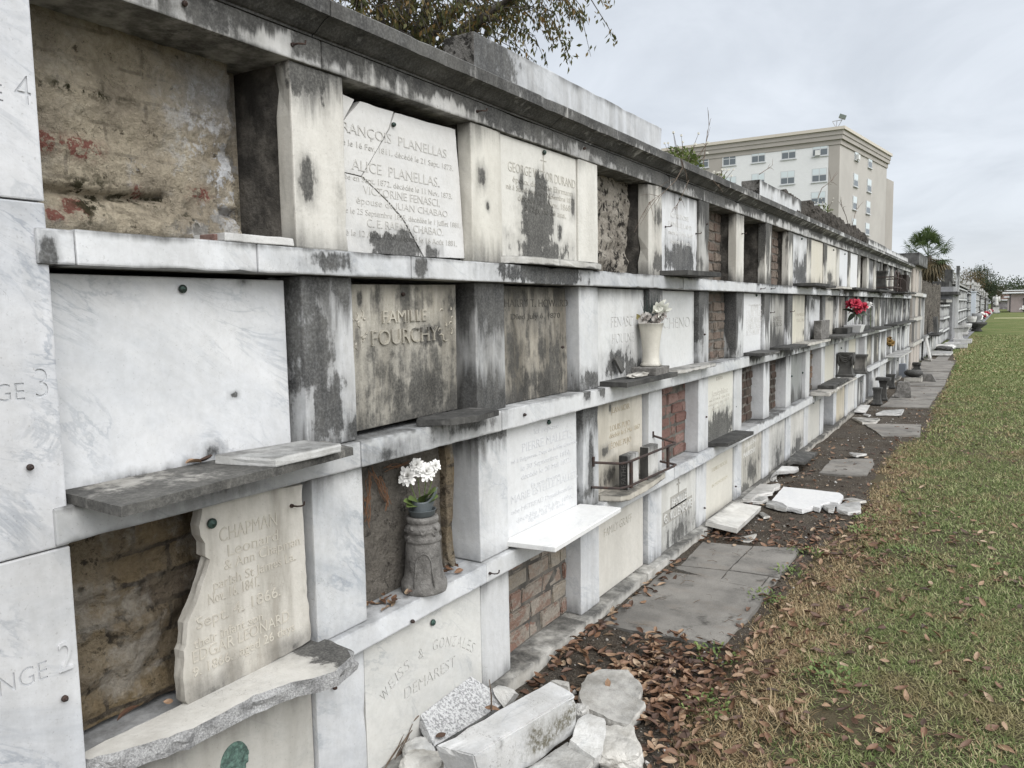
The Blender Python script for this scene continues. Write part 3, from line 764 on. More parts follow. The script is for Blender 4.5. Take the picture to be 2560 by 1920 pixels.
# crumbled edge of that plaster
mesh('brick_infill', stone_bm(-.2, -.07, 2.345, 2.395, .6, 1.11, .02, .012, .03, .004, 5), M['render_brown'], wall)
y0, y1 = bay(3)
o = mesh('brick_infill', grid_panel(y0, y1, 1.79, 2.318, -.11, .008, lambda y, z: rel(.02, 7, .008, 28, 8)(y, z) + .008 * math.sin(z * 48) * (1 if z < 1.98 else .2) - (.04 if y > y1 - .05 else 0)), M['roughcast'], wall, smooth=True); o['label'] = 'mould blackened roughcast infill'
y0, y1 = bay(6)
mesh('brick_infill', grid_panel(y0, y1, 1.79, 2.318, -.17, .015, lambda y, z: .02 * mn.fractal((y * 8, z * 8, 8), 1, 2, 4) - (.1 if y > y0 + .38 else 0)), M['roughcast'], wall, smooth=True)
# ------------------------------------------------------------------ closing tablets, each its own slab
ROW = {4: 'top row', 3: 'second row', 2: 'third row', 1: 'bottom row'}
ORD = ['first', 'second', 'third', 'fourth', 'fifth', 'sixth', 'seventh', 'eighth', 'ninth', 'tenth', 'eleventh', 'twelfth', 'thirteenth', 'fourteenth', 'fifteenth',
       'sixteenth', 'seventeenth', 'eighteenth', 'nineteenth', 'twentieth', 'twenty-first', 'twenty-second']
def rosette(par, x, y, z, r=.011, m='bronze'):
    mb = MB(); prof = [(r * .55, 0), (r, .004), (r, .008), (r * .7, .013), (r * .45, .011), (r * .3, .016)]
    mb.lathe((0, 0, 0), prof, 14)
    v = [(x + q[2], y + q[0], z + q[1]) for q in mb.v]
    return mesh('rosette', (v, mb.f), M[m], par, smooth=True)
def hook(par, x, y, z, L=.03):
    mb = MB(); mb.tube([(x - .004, y, z), (x + .022, y + .003, z), (x + .03, y + .012, z), (x + .031, y + L * .7, z + .002), (x + .032, y + L * .72, z + .012)], .0028, 6)
    mb.tube([(x - .002, y, z), (x + .006, y, z)], .006, 8)
    return mesh('hook', mb.vf, M['iron'], par)
def px_pin(par, k, a, x, r=.011, m='bronze'):
    p = PX(*k(*a), x); return rosette(par, x, p.y, p.z, r, m)
def px_hook(par, k, a, x):
    p = PX(*k(*a), x); return hook(par, x, p.y, p.z)
def tablet(t, b, label, m_, x=-.045, th=.03, gap=(.004, .004, .002, .004), lines=None, mode='ink', lm='dirt_letter', tilt=None, pins=(), hooks=(), depth=.0015, bevel=0.0, chip=.0, cell=.08, group='closing tablets of the vaults'):
    y0, y1 = bay(b); z0, z1 = TZ[t]
    y0 += gap[0]; y1 -= gap[1]; z0 += gap[2]; z1 -= gap[3]
    org = (x, (y0 + y1) / 2, z0)
    if mode == 'cut' and lines:
        bm = stone_bm(x - th, x, y0, y1, z0, z1, cell=0, bev=.003)
        me = cut(bm, letters(lines, x, .0045).vf)
        o = solo('marble_tablet', me, m_, org, label, 'grave tablet', group)
        mesh('lettering', letters(lines, x - .0042, .0006).vf, M[lm] if isinstance(lm, str) else lm, o)
    else:
        bm = stone_bm(x - th, x, y0, y1, z0, z1, cell=cell, amp=.001, chip=chip, bev=.003, seed=t * 31 + b)
        o = solo('marble_tablet', bm, m_, org, label, 'grave tablet', group)
        if lines: mesh('lettering', letters(lines, x + .0002 if mode == 'ink' else x + .001, depth, bevel).vf, M[lm] if isinstance(lm, str) else lm, o)
    for k, a in pins: px_pin(o, k, a, x)
    for k, a in hooks: px_hook(o, k, a, x)
    if tilt: o.rotation_euler = tilt
    return o
done = set(INF) | {(4, 0), (2, 0), (2, 1), (4, 3), (4, 6)}
def T(t, b, *a, **k): done.add((t, b)); return tablet(t, b, *a, **k)

# --- top row
# second vault: tablet broken in three, long French inscription
root = thing('marble_tablet', (-.04, 2.1, 1.792), 'white marble tablet broken into three pieces, dark triangle stained at its foot', 'grave tablet', 'closing tablets of the vaults'); done.add((4, 1))
xt = -.042
PBL = [B(kA, 330, 1400, 600, 1560, .12, .25, xt), B(kA, 610, 1450, 700, 1560, .35, .6, xt), B(kA, 455, 1350, 545, 1450, .3, .3, xt)]
MP = marble((.62, .615, .6), .3, .25, .0, .02, .0, .05, PBL, .2)
def polyx(k, pts, x): return [PX(*k(*p), x) for p in pts]
for s, pts in enumerate(([(40, 520), (203, 590), (138, 712), (40, 690)], [(60, 760), (135, 722), (238, 600), (330, 632), (436, 662), (405, 765), (350, 862), (243, 1042), (60, 1000)],
                         [(444, 668), (800, 768), (828, 1100), (856, 1530), (618, 1521), (502, 1308), (402, 1188), (251, 1043), (356, 864), (412, 768)],
                         [(245, 1050), (396, 1194), (494, 1312), (608, 1520), (60, 1482), (60, 1010)])):
    mesh('tablet_piece', slab_bm(polyx(kA, pts, xt + (.0008, .0, .0004, .0006)[s]), .03, (1, 0, 0), .0025, .03, .0015, .0002, s), MP, root)
LN = [('FRANÇOIS  PLANELLAS', (98, 790), (748, 920), .034), ('né le 16 Fev. 1811. décédé le 21 Sept. 1873.', (110, 875), (785, 990), .02), ('ALICE  PLANELLAS.', (190, 1010), (705, 1102), .036),
      ('née en Sept. 1872. décédée le 11 Nov. 1873.', (120, 1062), (780, 1172), .02), ('VICTORINE FENASCI,', (255, 1150), (708, 1222), .028), ('épouse de JUAN CHABAO', (215, 1212), (755, 1280), .024),
      ('née le 25 Septembre 1825. décédée le 1 Juillet 1881.', (110, 1270), (828, 1338), .02), ('C. E. RAFAEL CHABAO.', (278, 1350), (728, 1392), .028), ('né le 12 Août 1880. décédé le 16 Août 1881.', (130, 1405), (808, 1448), .021)]
mesh('lettering', letters([pl(kA, s, a, b, h, xt) for s, a, b, h in LN], xt + .0014, .0006).vf, marble((.52, .51, .485), .0, .1, .0, .02, .0, .05, PBL), root)
rosette(root, xt, PX(*kA(428, 740), xt).y, PX(*kA(428, 740), xt).z, .008)
x = -.008
DB = [B(kA, 1160, 1420, 1450, 1620, .25, .35, x), B(kA, 1205, 1150, 1375, 1540, .2, .3, x), B(kA, 1275, 1060, 1345, 1280, .2, .3, x), B(kA, 1178, 1020, 1206, 1130, .35, .6, x), B(kA, 1406, 1310, 1436, 1450, .3, .3, x), B(kA, 1484, 1160, 1510, 1280, .4, .6, x)]
o = T(4, 2, 'cream tablet with a tall black mould patch rising through its inscription, small cross on top', marble((.65, .635, .585), .2, .4, .03, .03, .0, .1,
      DB, .25), x=x, lm=marble((.47, .45, .4), .0, .2, .0, .0, .0, .1, DB),
      lines=[pl(kA, s, a, b, h, x) for s, a, b, h in [('GEORGE VICTOR DURAND', (1113, 1018), (1512, 1112), .042), ('époux de Marie Ehrmann', (1140, 1082), (1495, 1160), .026),
             ('né à Strasbourg le 4 Novembre 1832', (1103, 1122), (1505, 1205), .024), ('décédé le 2 Nov. 1868', (1172, 1195), (1482, 1248), .03), ('à l\'âge de 36 ans.', (1215, 1250), (1455, 1292), .028), ('†', (1306, 985), (1342, 995), .05)]], pins=[(kA, (1322, 904))])
x = -.012
o = T(4, 4, 'white tablet with a black mould bed along its foot, faded letters, a bent iron hook', marble((.64, .645, .65), .25, .1, .1, .05, .0, .08,
      [B(ka, 960, 1180, 1260, 1420, .25, .7, x), B(ka, 985, 1120, 1240, 1300, .5, 1., x)], .25), x=x, lm='dirt_letter',
      lines=[pl(ka, s, a, b, h, x) for s, a, b, h in [('ICI REPOSE', (1015, 900), (1185, 930), .03), ('FAMILLE LAMY', (1000, 980), (1215, 1010), .03), ('mort le 3 Mai 1869', (1000, 1060), (1220, 1080), .026), ('âgé de 41 ans', (1020, 1140), (1200, 1155), .026)]],
      hooks=[(ka, (968, 985)), (ka, (1250, 1048))], pins=[(ka, (1100, 730))])
T(4, 8, 'white tablet streaked by tall black flames of mould from its foot', marble(WHITE, .1, .1, .06, .1, .0, .05, [B(kj, -120, 250, 130, 700, .2, .5, -.01), B(kj, -100, 100, -20, 500, .4, .8, -.01), B(kj, 60, 60, 130, 400, .35, .6, -.01)]), x=-.01, pins=[(kf, (457, 165))])
T(4, 9, 'cream tablet with a light grey foot, between two narrow piers of the top row', marble((.6, .56, .46), .1, .5, .03, .22, .0, .1), x=-.008)
T(4, 10, 'cream tablet with a small pointed mould patch near its foot', marble((.63, .6, .52), .1, .4, .03, .05, .0, .05, [B(kj, 470, 420, 560, 600, .3, .6, -.01), B(kj, 430, 560, 610, 680, .4, .6, -.01)]), x=-.01, pins=[(kj, (572, 35))])
T(4, 11, 'bluish white tablet with a black pin, dark lower left corner', marble((.63, .635, .645), .1, .02, .03, .05, .0, .04, [B(kj, 660, 520, 720, 700, .4, .6, -.01)]), x=-.01, pins=[(kj, (768, 105))])
T(4, 12, 'plain white tablet beside the dark open vault of the top row', marble((.66, .66, .655), .1, .1, .02, .05, .0, .02), x=-.01)
T(4, 14, 'white tablet with grey wavy streaks left of the black urn', marble(WHITE, .2, .1, .5, .4, .35, .2), x=-.02)
T(4, 15, 'grey shaded tablet behind the black urn', marble(GREYM, .2, .1, .6, .4, .35, .3), x=-.02)
# --- second row
x = -.05
T(3, 0, 'large smooth white marble tablet with grey diagonal veins, nearest to the camera', marble((.63, .635, .64), 1.0, .12, .0, .0, .0, .14,
   [B(kF, 590, 1370, 1130, 1480, .5, .5, x), B(kF, 1190, 1210, 1320, 1300, .5, .5, x), B(kF, 1400, 215, 1480, 270, .6, .6, x), B(kF, 1355, 900, 1410, 940, .3, .5, x), B(kF, 980, 180, 1600, 225, .8, .5, x)], .08),
  x=x, gap=(.0, .012, -.01, .012), cell=0, pins=[(kF, (1075, 290))])
x = -.05
o = T(3, 1, 'tan tablet with raised block letters, its lower half grey with mould, tilted off its seat', marble((.52, .49, .425), .1, .3, .03, .2, .46, .6,
   [B(kB, 160, 600, 920, 1200, .6, .45, x), B(kB, 560, 480, 760, 640, .5, .4, x), B(kB, 720, 270, 850, 460, .6, .6, x), B(kB, 200, 280, 235, 420, .5, .6, x), B(kB, 690, 560, 720, 640, .5, .6, x)], .7),
   x=x, gap=(.006, .06, .02, .014), cell=.03, mode='raised', lm='fourchy', depth=.005, bevel=.0,
   lines=None)
MF = marble((.46, .425, .35), .1, .5, .0, .0, .0, .35, [B(kB, 180, 640, 900, 1180, .45, .3, x), B(kB, 480, 470, 690, 560, .5, .4, x)], .4)
ls = letters([pl(kB, s, a, b, h, x) for s, a, b, h in [('FAMILLE', (365, 500), (622, 470), .044), ('FOURCHY', (300, 632), (690, 588), .055)]], x + .0015, .006)
mesh('lettering', ls.vf, MF, o)
mb = MB()
rr = random.Random(5)
for sx, cy_, sg in ((0, (225, 520), -1), (1, (745, 500), 1)):       # carved sprays either side
    for q in range(9):
        a = PX(*kB(cy_[0] + rr.uniform(-35, 45), cy_[1] + rr.uniform(-90, 90)), x)
        an = rr.uniform(0, 6.28); L = rr.uniform(.012, .03)
        mb.tube([(x + .001, a.y + L * math.cos(an + s_ * 1.5) * s_, a.z + L * math.sin(an + s_ * 1.5) * s_) for s_ in (0, .33, .66, 1)], [.003, .004, .003, .001], 5)
mesh('carved_spray', mb.vf, MF, o)
px_pin(o, kB, (480, 322), x, .007, 'iron')
o.rotation_euler = (math.radians(.9), math.radians(1.2), 0)
x = -.05
T(3, 2, 'dark mould covered tablet with two faint lines of letters near its top', marble((.36, .325, .265), .1, .3, .15, .25, .5, .9,
   [B(kB, 1080, 340, 1420, 560, .9, .6, x), B(kB, 1090, 440, 1230, 960, .6, .5, x), B(kB, 1310, 430, 1500, 920, .8, .5, x), B(kB, 1130, 720, 1520, 1000, .5, .4, x)], .5), x=x, gap=(.004, .035, .002, .006),
  lines=[pl(kB, s, a, b, h, x) for s, a, b, h in [('HARRY T. HOWARD', (1098, 402), (1472, 390), .036), ('Died July 6, 1870', (1135, 470), (1425, 462), .026)]], lm=simple('mouldy_letter', (.045, .042, .036), .9, col2=(.1, .094, .08)), cell=.04, tilt=(0, math.radians(-.6), 0))
x = -.03
T(3, 3, 'white tablet with two carved words and a dark foot, behind the tall vase', marble((.64, .645, .64), .4, .12, .05, .0, .0, .06,
   [B(kb, 420, 720, 620, 960, .25, .6, x), B(kb, 560, 800, 780, 960, .4, .7, x)], .1), x=x, mode='cut', lm='dirt_letter',
  lines=[pl(kb, s, a, b, h, x) for s, a, b, h in [('FÉNASCI', (470, 517), (682, 500), .062), ('HOULNÉ', (480, 662), (680, 648), .058)]])
x = -.03
T(3, 4, 'white tablet with one carved word right of the tall vase, black stripe at its right', marble((.62, .625, .62), .3, .12, .03, .02, .0, .06, [B(kb, 1235, 165, 1290, 780, .3, .4, x)], .1), x=x, mode='cut',
  lines=[pl(kb, s, a, b, h, x) for s, a, b, h in [('LACHENO', (860, 545), (1195, 500), .074)]], lm='dirt_letter')
x = -.03
T(3, 6, 'bright white tablet with a panel of raised lines of writing', marble((.66, .665, .67), .1, .06, .02, .04, .0, .02), x=x,
  lines=[pl(kb, s, a, b, h, x) for s, a, b, h in [('A LA MÉMOIRE', (1735, 315), (1860, 312), .02), ('ICI REPOSE', (1760, 355), (1830, 352), .05), ('LAURE PALES', (1720, 412), (1855, 405), .055), ('EUGÉNIE RENAUD', (1715, 468), (1855, 462), .05), ('ERNEST PALES', (1720, 528), (1842, 520), .055), ('NÉ LE 4 MAI 1838', (1718, 585), (1835, 575), .05)]], pins=[(kb, (1805, 215))])
T(3, 7, 'grey weathered tablet with a pale central streak and faint ruled lines', marble((.36, .355, .34), .1, .2, .2, .4, .15, .5, [B(kb, 1940, 560, 2060, 760, .5, .5, -.03)]), x=-.03,
  lines=[pl(kb, s, a, b, h, -.03) for s, a, b, h in [('FAMILLE', (1965, 455), (2040, 450), .05), ('DUBOIS', (1960, 505), (2040, 500), .05)]], lm='dirt_dark')
T(3, 8, 'cream tablet with a thin engraved box and stepped cross', marble((.6, .57, .48), .1, .5, .04, .03, .0, .08, [B(kf, 470, 1170, 500, 1230, .5, .5, -.02)]), x=-.02,
  lines=[pl(kf, s, a, b, h, -.02) for s, a, b, h in [('FAMILLE', (395, 1020), (490, 1015), .035), ('TRICOU', (400, 1085), (488, 1078), .035)]], lm='dirt_cream')
T(3, 9, 'bluish white tablet with a black shoulder at its upper left', marble((.62, .625, .635), .15, .02, .1, .02, .0, .05, [B(kj, 110, 800, 260, 1106, .4, .6, -.03), B(kj, 100, 820, 440, 900, .4, .6, -.03), B(kk, 100, 0, 170, 520, .4, .6, -.03)]), x=-.03)
T(3, 10, 'stained cream tablet with dark right edge, left of the red flowers', marble((.56, .54, .48), .3, .3, .1, .2, .1, .3, [B(kk, 560, 250, 660, 460, .4, .5, -.03), B(kj, 460, 850, 600, 920, .4, .6, -.03)]), x=-.03)
T(3, 11, 'tan and white streaked tablet directly behind the red flowers', marble((.55, .5, .44), .2, .4, .3, .3, .15, .4), x=-.03)
T(3, 12, 'grey white tablet with vertical streaks right of the red flowers', marble(WHITE, .2, .1, .3, .2, .2, .3), x=-.03)
# --- third row
x = -.012
LM_ = marble((.56, .535, .485), .15, .4, .0, .05, .1, .6, [B(kD, 1100, 1110, 1420, 1320, .9, .2, x), B(kD, 1640, 880, 1840, 1000, .9, .3, x)], .35)
pts = [(1205, 60), (1180, 230), (1190, 290), (1216, 330), (1218, 408), (1245, 425), (1232, 470), (1215, 530), (1160, 690), (1112, 800), (1104, 930), (1088, 965), (1092, 1180), (1098, 1262), (1132, 1300), (1838, 900), (1832, 700), (1818, 640), (1792, -20)]
P3 = [PX(*kD(*q), x) for q in pts]
o = solo('marble_tablet', slab_bm(P3, .036, (1, 0, 0), .007, .02, .003, .0006, 8, side_rough=.006), LM_, P3[14], 'broken beige tablet with a ragged left edge, a dark rubble opening beside it', 'grave tablet', 'closing tablets of the vaults'); done.add((2, 0))
LN = [('CHAPMAN', (1300, 312), (1638, 228), .04), ('Leonard', (1350, 402), (1645, 312), .034), ('& Ann Chapman', (1330, 480), (1775, 342), .03), ('parish St James La.', (1265, 590), (1750, 440), .028),
      ('Nov. 16. 1841.', (1235, 680), (1535, 592), .032), ('Sept. 4. 1866.', (1165, 838), (1660, 640), .034), ('their infant son', (1150, 945), (1555, 790), .026), ('EDGAR LEONARD', (1145, 1055), (1712, 772), .034), ('9. 1866.  aged 26 days', (1145, 1128), (1745, 840), .028)]
mesh('lettering', letters([pl(kD, s, a, b, h, x) for s, a, b, h in LN], x + .0012, .0012).vf, M['dirt_cream'], o)
px_pin(o, kD, (1248, 208), x, .014); px_hook(o, kD, (1725, 105), x)
x = -.02
T(2, 2, 'clean white marble tablet densely lettered in French, above the white shelf', marble((.64, .645, .65), .3, .03, .0, .0, .0, .08, None, .08), x=x, cell=0,
  lines=[pl(kB, s, a, b, h, x) for s, a, b, h in [('Ici repose', (1268, 1150), (1412, 1112), .026), ('PIERRE MALLET,', (1198, 1255), (1484, 1170), .042), ('né à Baigneres, Dept de la Hte Garonne,', (1132, 1322), (1522, 1205), .018), ('le 30 Septembre 1810,', (1190, 1370), (1482, 1265), .024),
   ('décédé le 20 Mai 1877.', (1192, 1422), (1484, 1312), .024), ('Et son épouse', (1252, 1462), (1422, 1402), .02), ('MARIE ESTELLE MALLET,', (1132, 1568), (1526, 1398), .036), ('née METREAU Donaldsonville', (1136, 1618), (1494, 1482), .022), ('décédée le 29 Juin 1896.', (1165, 1665), (1494, 1535), .022)]] +
  [pl(kC, 'âgée de 76 ans.', (1235, 200), (1448, 100), .022, x)], lm=simple('grey_incision', (.5, .505, .51), .8), pins=[(kB, (1350, 1079))])
x = -.03
T(2, 3, 'warm tan tablet with worn lettering, behind the iron railing', marble((.57, .535, .465), .1, .3, .04, .02, .02, .2, [B(kc, 385, 420, 530, 600, .5, .5, x), B(kc, 375, 240, 460, 330, .5, .5, x), B(kB, 1710, 970, 1725, 1020, .4, .4, x)], .35), x=x, gap=(.004, .03, .002, .004),
  lines=[pl(kb, s, a, b, h, x) for s, a, b, h in [('JEAN NOIR', (470, 1300), (640, 1262), .034), ('LOUIS PUJO', (462, 1460), (645, 1420), .034), ('décédé le 5 Mai 1867', (455, 1525), (735, 1450), .028), ('LÉONIE PUJO', (450, 1628), (655, 1570), .034)]], lm=simple('warm_incision', (.43, .38, .29), .9, col2=(.33, .285, .21)))
x = -.015
T(2, 5, 'cream tablet with a broad grey mould foot above a black shelf', marble((.62, .61, .55), .1, .3, .02, .0, .0, .05, [B(kb, 1345, 1310, 1590, 1640, .2, .45, x), B(kb, 1400, 1270, 1530, 1400, .4, .8, x)], .2), x=x, pins=[(kb, (1610, 1240))],
  lines=[pl(kb, s, a, b, h, x) for s, a, b, h in [('ICI REPOSE', (1440, 1000), (1500, 988), .03), ('Joséphine', (1395, 1150), (1545, 1105), .045), ('née à Paris le 2 Juin 1820', (1375, 1200), (1560, 1140), .022), ('décédée en 1869', (1370, 1240), (1555, 1180), .024), ('âgée de 49 ans', (1400, 1275), (1520, 1235), .022)]], lm=simple('thin_incision', (.45, .43, .38), .9))
T(2, 8, 'smooth slate grey tablet with two iron pins', marble((.27, .28, .28), .1, .02, .1, .25, .0, .1), x=-.035, pins=[(kg, (345, 400)), (kg, (465, 362))])
T(2, 10, 'pale cream tablet left of the draped urn pedestal', marble((.6, .58, .5), .2, .3, .03, .12, .0, .1), x=-.01)
# --- bottom row
x = -.02
o = T(1, 0, 'pale tablet with a green bronze medallion, lowest at the left', marble((.52, .505, .465), .4, .3, .05, .0, .0, .15, None, .12), x=x, cell=0)
mb = MB(); c = PX(585, 1893, x); prof = [(.001, .004)]
bm = bmesh.new(); ng = 26
for i in range(ng + 1):
    for j in range(ng + 1):
        u, w = (i / ng - .5) * 2, (j / ng - .5) * 2
        q = max(abs(u), abs(w)); r = math.hypot(u, w); s = q / r if r else 1
        u2, w2 = u * s, w * s; r2 = math.hypot(u2, w2)
        h = .006 + .006 * mn.noise((u2 * 3.3, w2 * 3.3, 4)) + .004 * mn.noise((u2 * 8, w2 * 8, 1)); h += .004 if .85 < r2 < .96 else 0
        h = h if r2 < .99 else 0
        bm.verts.new((x + h, c.y + u2 * .045, c.z - .008 + w2 * .05))
bm.verts.ensure_lookup_table(); w_ = ng + 1
for i in range(ng):
    for j in range(ng): bm.faces.new([bm.verts[q] for q in (i * w_ + j, (i + 1) * w_ + j, (i + 1) * w_ + j + 1, i * w_ + j + 1)])
mesh('medallion', bm, M['verdigris'], o, smooth=True)
px_pin(o, kD, (1355, 1357), x + .03, .013)
x = -.004
yb, y1b = bay(1)
arc = [('W', 395, 1262, .75), ('E', 443, 1205, .65), ('I', 478, 1160, .55), ('S', 512, 1118, .5), ('S', 552, 1072, .45), ('&', 612, 1000, .2), ('G', 683, 946, 0), ('O', 722, 934, -.02), ('N', 762, 926, -.05), ('Z', 798, 924, -.12), ('A', 832, 928, -.2), ('L', 860, 938, -.3), ('E', 880, 948, -.35), ('S', 897, 962, -.4)]
# the same words set on an arch in the slab's own plane
wl_ = 'WEISS  &  GONZALES'
yc0 = PX(*kC(372, 1280), x); yc1 = PX(*kC(905, 985), x); mid = PX(*kC(640, 985), x)
ls_ = []; N_ = len(wl_)
def arch(y):                      # circle through the three baseline points
    (x1, z1), (x2, z2), (x3, z3) = (yc0.y, yc0.z), (mid.y, mid.z), (yc1.y, yc1.z)
    d = 2 * (x1 * (z2 - z3) + x2 * (z3 - z1) + x3 * (z1 - z2))
    ux = ((x1**2 + z1**2) * (z2 - z3) + (x2**2 + z2**2) * (z3 - z1) + (x3**2 + z3**2) * (z1 - z2)) / d
    uz = ((x1**2 + z1**2) * (x3 - x2) + (x2**2 + z2**2) * (x1 - x3) + (x3**2 + z3**2) * (x2 - x1)) / d
    return ux, uz, math.hypot(x1 - ux, z1 - uz)
ux, uz, R_ = arch(0)
a0 = math.atan2(yc0.z - uz, yc0.y - ux); a1 = math.atan2(yc1.z - uz, yc1.y - ux)
wid = {'W': 1.25, 'I': .45, ' ': .55, '&': .95, 'E': .8, 'S': .85, 'G': 1, 'O': 1, 'N': 1, 'Z': .9, 'A': 1, 'L': .8}
tot = sum(wid[q] for q in wl_); acc = 0
cutter = MB()
for ch in wl_:
    w0 = acc; acc += wid[ch]
    if ch == ' ': continue
    A0 = a0 + (a1 - a0) * (w0 + wid[ch] * .12) / tot; A1 = a0 + (a1 - a0) * (acc - wid[ch] * .12) / tot
    cutter_pts = ((ux + R_ * math.cos(A0), uz + R_ * math.sin(A0)), (ux + R_ * math.cos(A1), uz + R_ * math.sin(A1)))
    me = text_mesh(ch, 1.0); v = np.array([q.co[:] for q in me.vertices]); fs = [tuple(p.vertices) for p in me.polygons]; bpy.data.meshes.remove(me)
    (p0, q0), (p1, q1) = cutter_pts; L = math.hypot(p1 - p0, q1 - q0); ca, sa = (p1 - p0) / L, (q1 - q0) / L
    t = (v[:, 0] - v[:, 0].min()) / (v[:, 0].max() - v[:, 0].min()) * L; hh = v[:, 1] / CAP * .043; zz = v[:, 2] / abs(v[:, 2]).max()
    ls_.append((np.stack([p0 + t * ca - hh * sa, q0 + t * sa + hh * ca], 1), zz, fs))
def arcletters(x, d):
    mb = MB()
    for yz, zz, fs in ls_: mb.add([(x + z * d, a, b) for (a, b), z in zip(yz, zz)], fs)
    return mb
dm = [pl(kC, 'DEMAREST', (500, 1248), (802, 1065), .046, x)]
bm = stone_bm(x - .04, x, yb + .001, y1b - .001, .0, .516, cell=0, bev=.002)
cu = arcletters(x, .0045); l2 = letters(dm, x, .0045); cu.add(l2.v, l2.f)
o = solo('marble_tablet', cut(bm, cu.vf), marble((.6, .595, .565), .6, .25, .0, .0, .0, .04, None, .08), (x, (yb + y1b) / 2, 0), 'pale tablet carved with an arched line of letters, behind the broken stones', 'grave tablet', 'closing tablets of the vaults'); done.add((1, 1))
cu = arcletters(x - .0042, .0006); l2 = letters(dm, x - .0042, .0006); cu.add(l2.v, l2.f)
mesh('lettering', cu.vf, simple('clean_incision', (.5, .495, .47), .8), o)
px_pin(o, kC, (662, 795), x, .012)
x = -.03
T(1, 3, 'yellowish tablet with one carved line, below the iron railing', marble((.59, .572, .525), .2, .3, .03, .02, .0, .2, None, .2), x=x, gap=(.004, .02, .002, .004), mode='cut',
  lines=[pl(kc, 'FAMILY GRAFF', (405, 1075), (658, 942), .05, x)], lm=simple('yellow_incision', (.36, .33, .25), .9))
x = -.012
o = T(1, 4, 'white tablet with a cross and boxed raised lettering, grey mould below', marble((.6, .6, .575), .2, .2, .04, .05, .0, .1, [B(kc, 960, 880, 1230, 1180, .5, .6, x)], .2), x=x)
gm_ = simple('shadowed_ground_of_letters', (.3, .29, .26), .9)
bx = MB()
for (s, a, b, h) in [('FAMILLE', (1025, 790), (1158, 735), .055), ('G. VILLENEUVE', (955, 935), (1208, 815), .06)]:
    q = pl(kc, s, a, b, h, x); za = (q[1][1] + q[2][1]) / 2; bx.box(x - .002, x + .0008, q[1][0] - .018, q[2][0] + .018, za - .014, za + h + .014)
mesh('letter_panel', bx.vf, gm_, o)
mesh('lettering', letters([pl(kc, s, a, b, h, x) for s, a, b, h in [('FAMILLE', (1025, 790), (1158, 735), .055), ('G. VILLENEUVE', (955, 935), (1208, 815), .06)]], x + .001, .006).vf, marble((.62, .62, .6), .1, .1, .0, .0), o)
c = PX(*kc(1090, 610), x); cr = MB(); cr.box(x - .001, x + .003, c.y - .006, c.y + .006, c.z - .055, c.z + .05); cr.box(x - .001, x + .0035, c.y - .03, c.y + .03, c.z + .012, c.z + .024)
mesh('carved_cross', cr.vf, gm_, o)
px_pin(o, kc, (1090, 508), x, .007, 'iron')
x = -.012
T(1, 5, 'yellow cream tablet standing behind a tilted marble slab', marble((.6, .58, .52), .1, .3, .03, .06, .0, .1), x=x, lines=[pl(kc, 'FAMILLE ROCHE', (1400, 480), (1540, 400), .03, x), pl(kc, 'IN MEMORIAM', (1400, 620), (1540, 540), .026, x)], lm=simple('yellow_incision', (.45, .42, .34), .9))
T(1, 6, 'mottled tablet with a large grey mould cloud in its middle', marble((.55, .53, .47), .2, .4, .05, .05, .02, .2, [B(kc, 1690, 280, 1840, 640, .6, .4, -.012), B(kc, 1660, 560, 1760, 690, .5, .5, -.012)]), x=-.012,
  lines=[pl(kc, 'JULIEN', (1700, 260), (1800, 200), .04, -.012), pl(kc, 'MARIGNY', (1690, 350), (1800, 285), .04, -.012)], lm='dirt_letter')
T(1, 7, 'grey mottled low tablet behind the small leaning marble slab', marble((.55, .545, .52), .2, .2, .06, .12, .05, .25, [B(kc, 1960, 180, 2050, 480, .6, .5, -.01)]), x=-.01)
T(1, 8, 'low tablet with a black curved stain at its right foot', marble((.56, .55, .52), .2, .2, .04, .03, .0, .15, [B(kg, 380, 1060, 465, 1240, .4, .5, -.01), B(kg, 320, 1180, 420, 1260, .5, .6, -.01)]), x=-.01)
T(1, 9, 'plain pale low tablet with an iron pin, left of the low open vault', marble((.56, .55, .51), .2, .25, .03, .06, .0, .1), x=-.01, pins=[(kg, (585, 695))])
T(1, 11, 'tan low tablet right of the low open vault', marble((.52, .46, .34), .2, .6, .05, .1, .0, .3), x=-.01)
T(1, 12, 'pale low tablet with a vertical grey smudge near its right edge', marble((.6, .59, .56), .2, .2, .05, .05, .0, .05, [B(kg, 1055, 520, 1100, 740, .6, .4, -.01)]), x=-.01)
# --- the rest of the rows, further along
adj = [('white', WHITE, .1), ('bluish white', (.62, .625, .635), .02), ('cream', (.6, .57, .48), .5), ('light grey', (.5, .5, .49), .1)]
rt = random.Random(21)
for t in (4, 3, 2, 1):
    for b in range(NP):
        if (t, b) in done: continue
        nm, base, cr_ = rt.choice(adj); st = rt.choice(['clean', 'black streaked', 'grey streaked', 'mould footed'])
        if t >= 3 and st == 'clean': st = 'black streaked'
        k = {'clean': (.03, .05, .0, .03), 'black streaked': (1.0, .5, .4, .3), 'grey streaked': (.4, .3, .22, .6), 'mould footed': (.12, .9, .1, .15)}[st]
        o = T(t, b, f'{st} {nm} tablet closing the {ORD[b]} vault along the {ROW[t]}', marble(base, .2, cr_, *k), x=rt.choice([-.01, -.02, -.045]), cell=0)
        if rt.random() < .6:
            y0, y1 = bay(b); rosette(o, o.location.x, (y0 + y1) / 2 + rt.uniform(-.1, .1), TZ[t][1] - rt.uniform(.05, .12), .012)
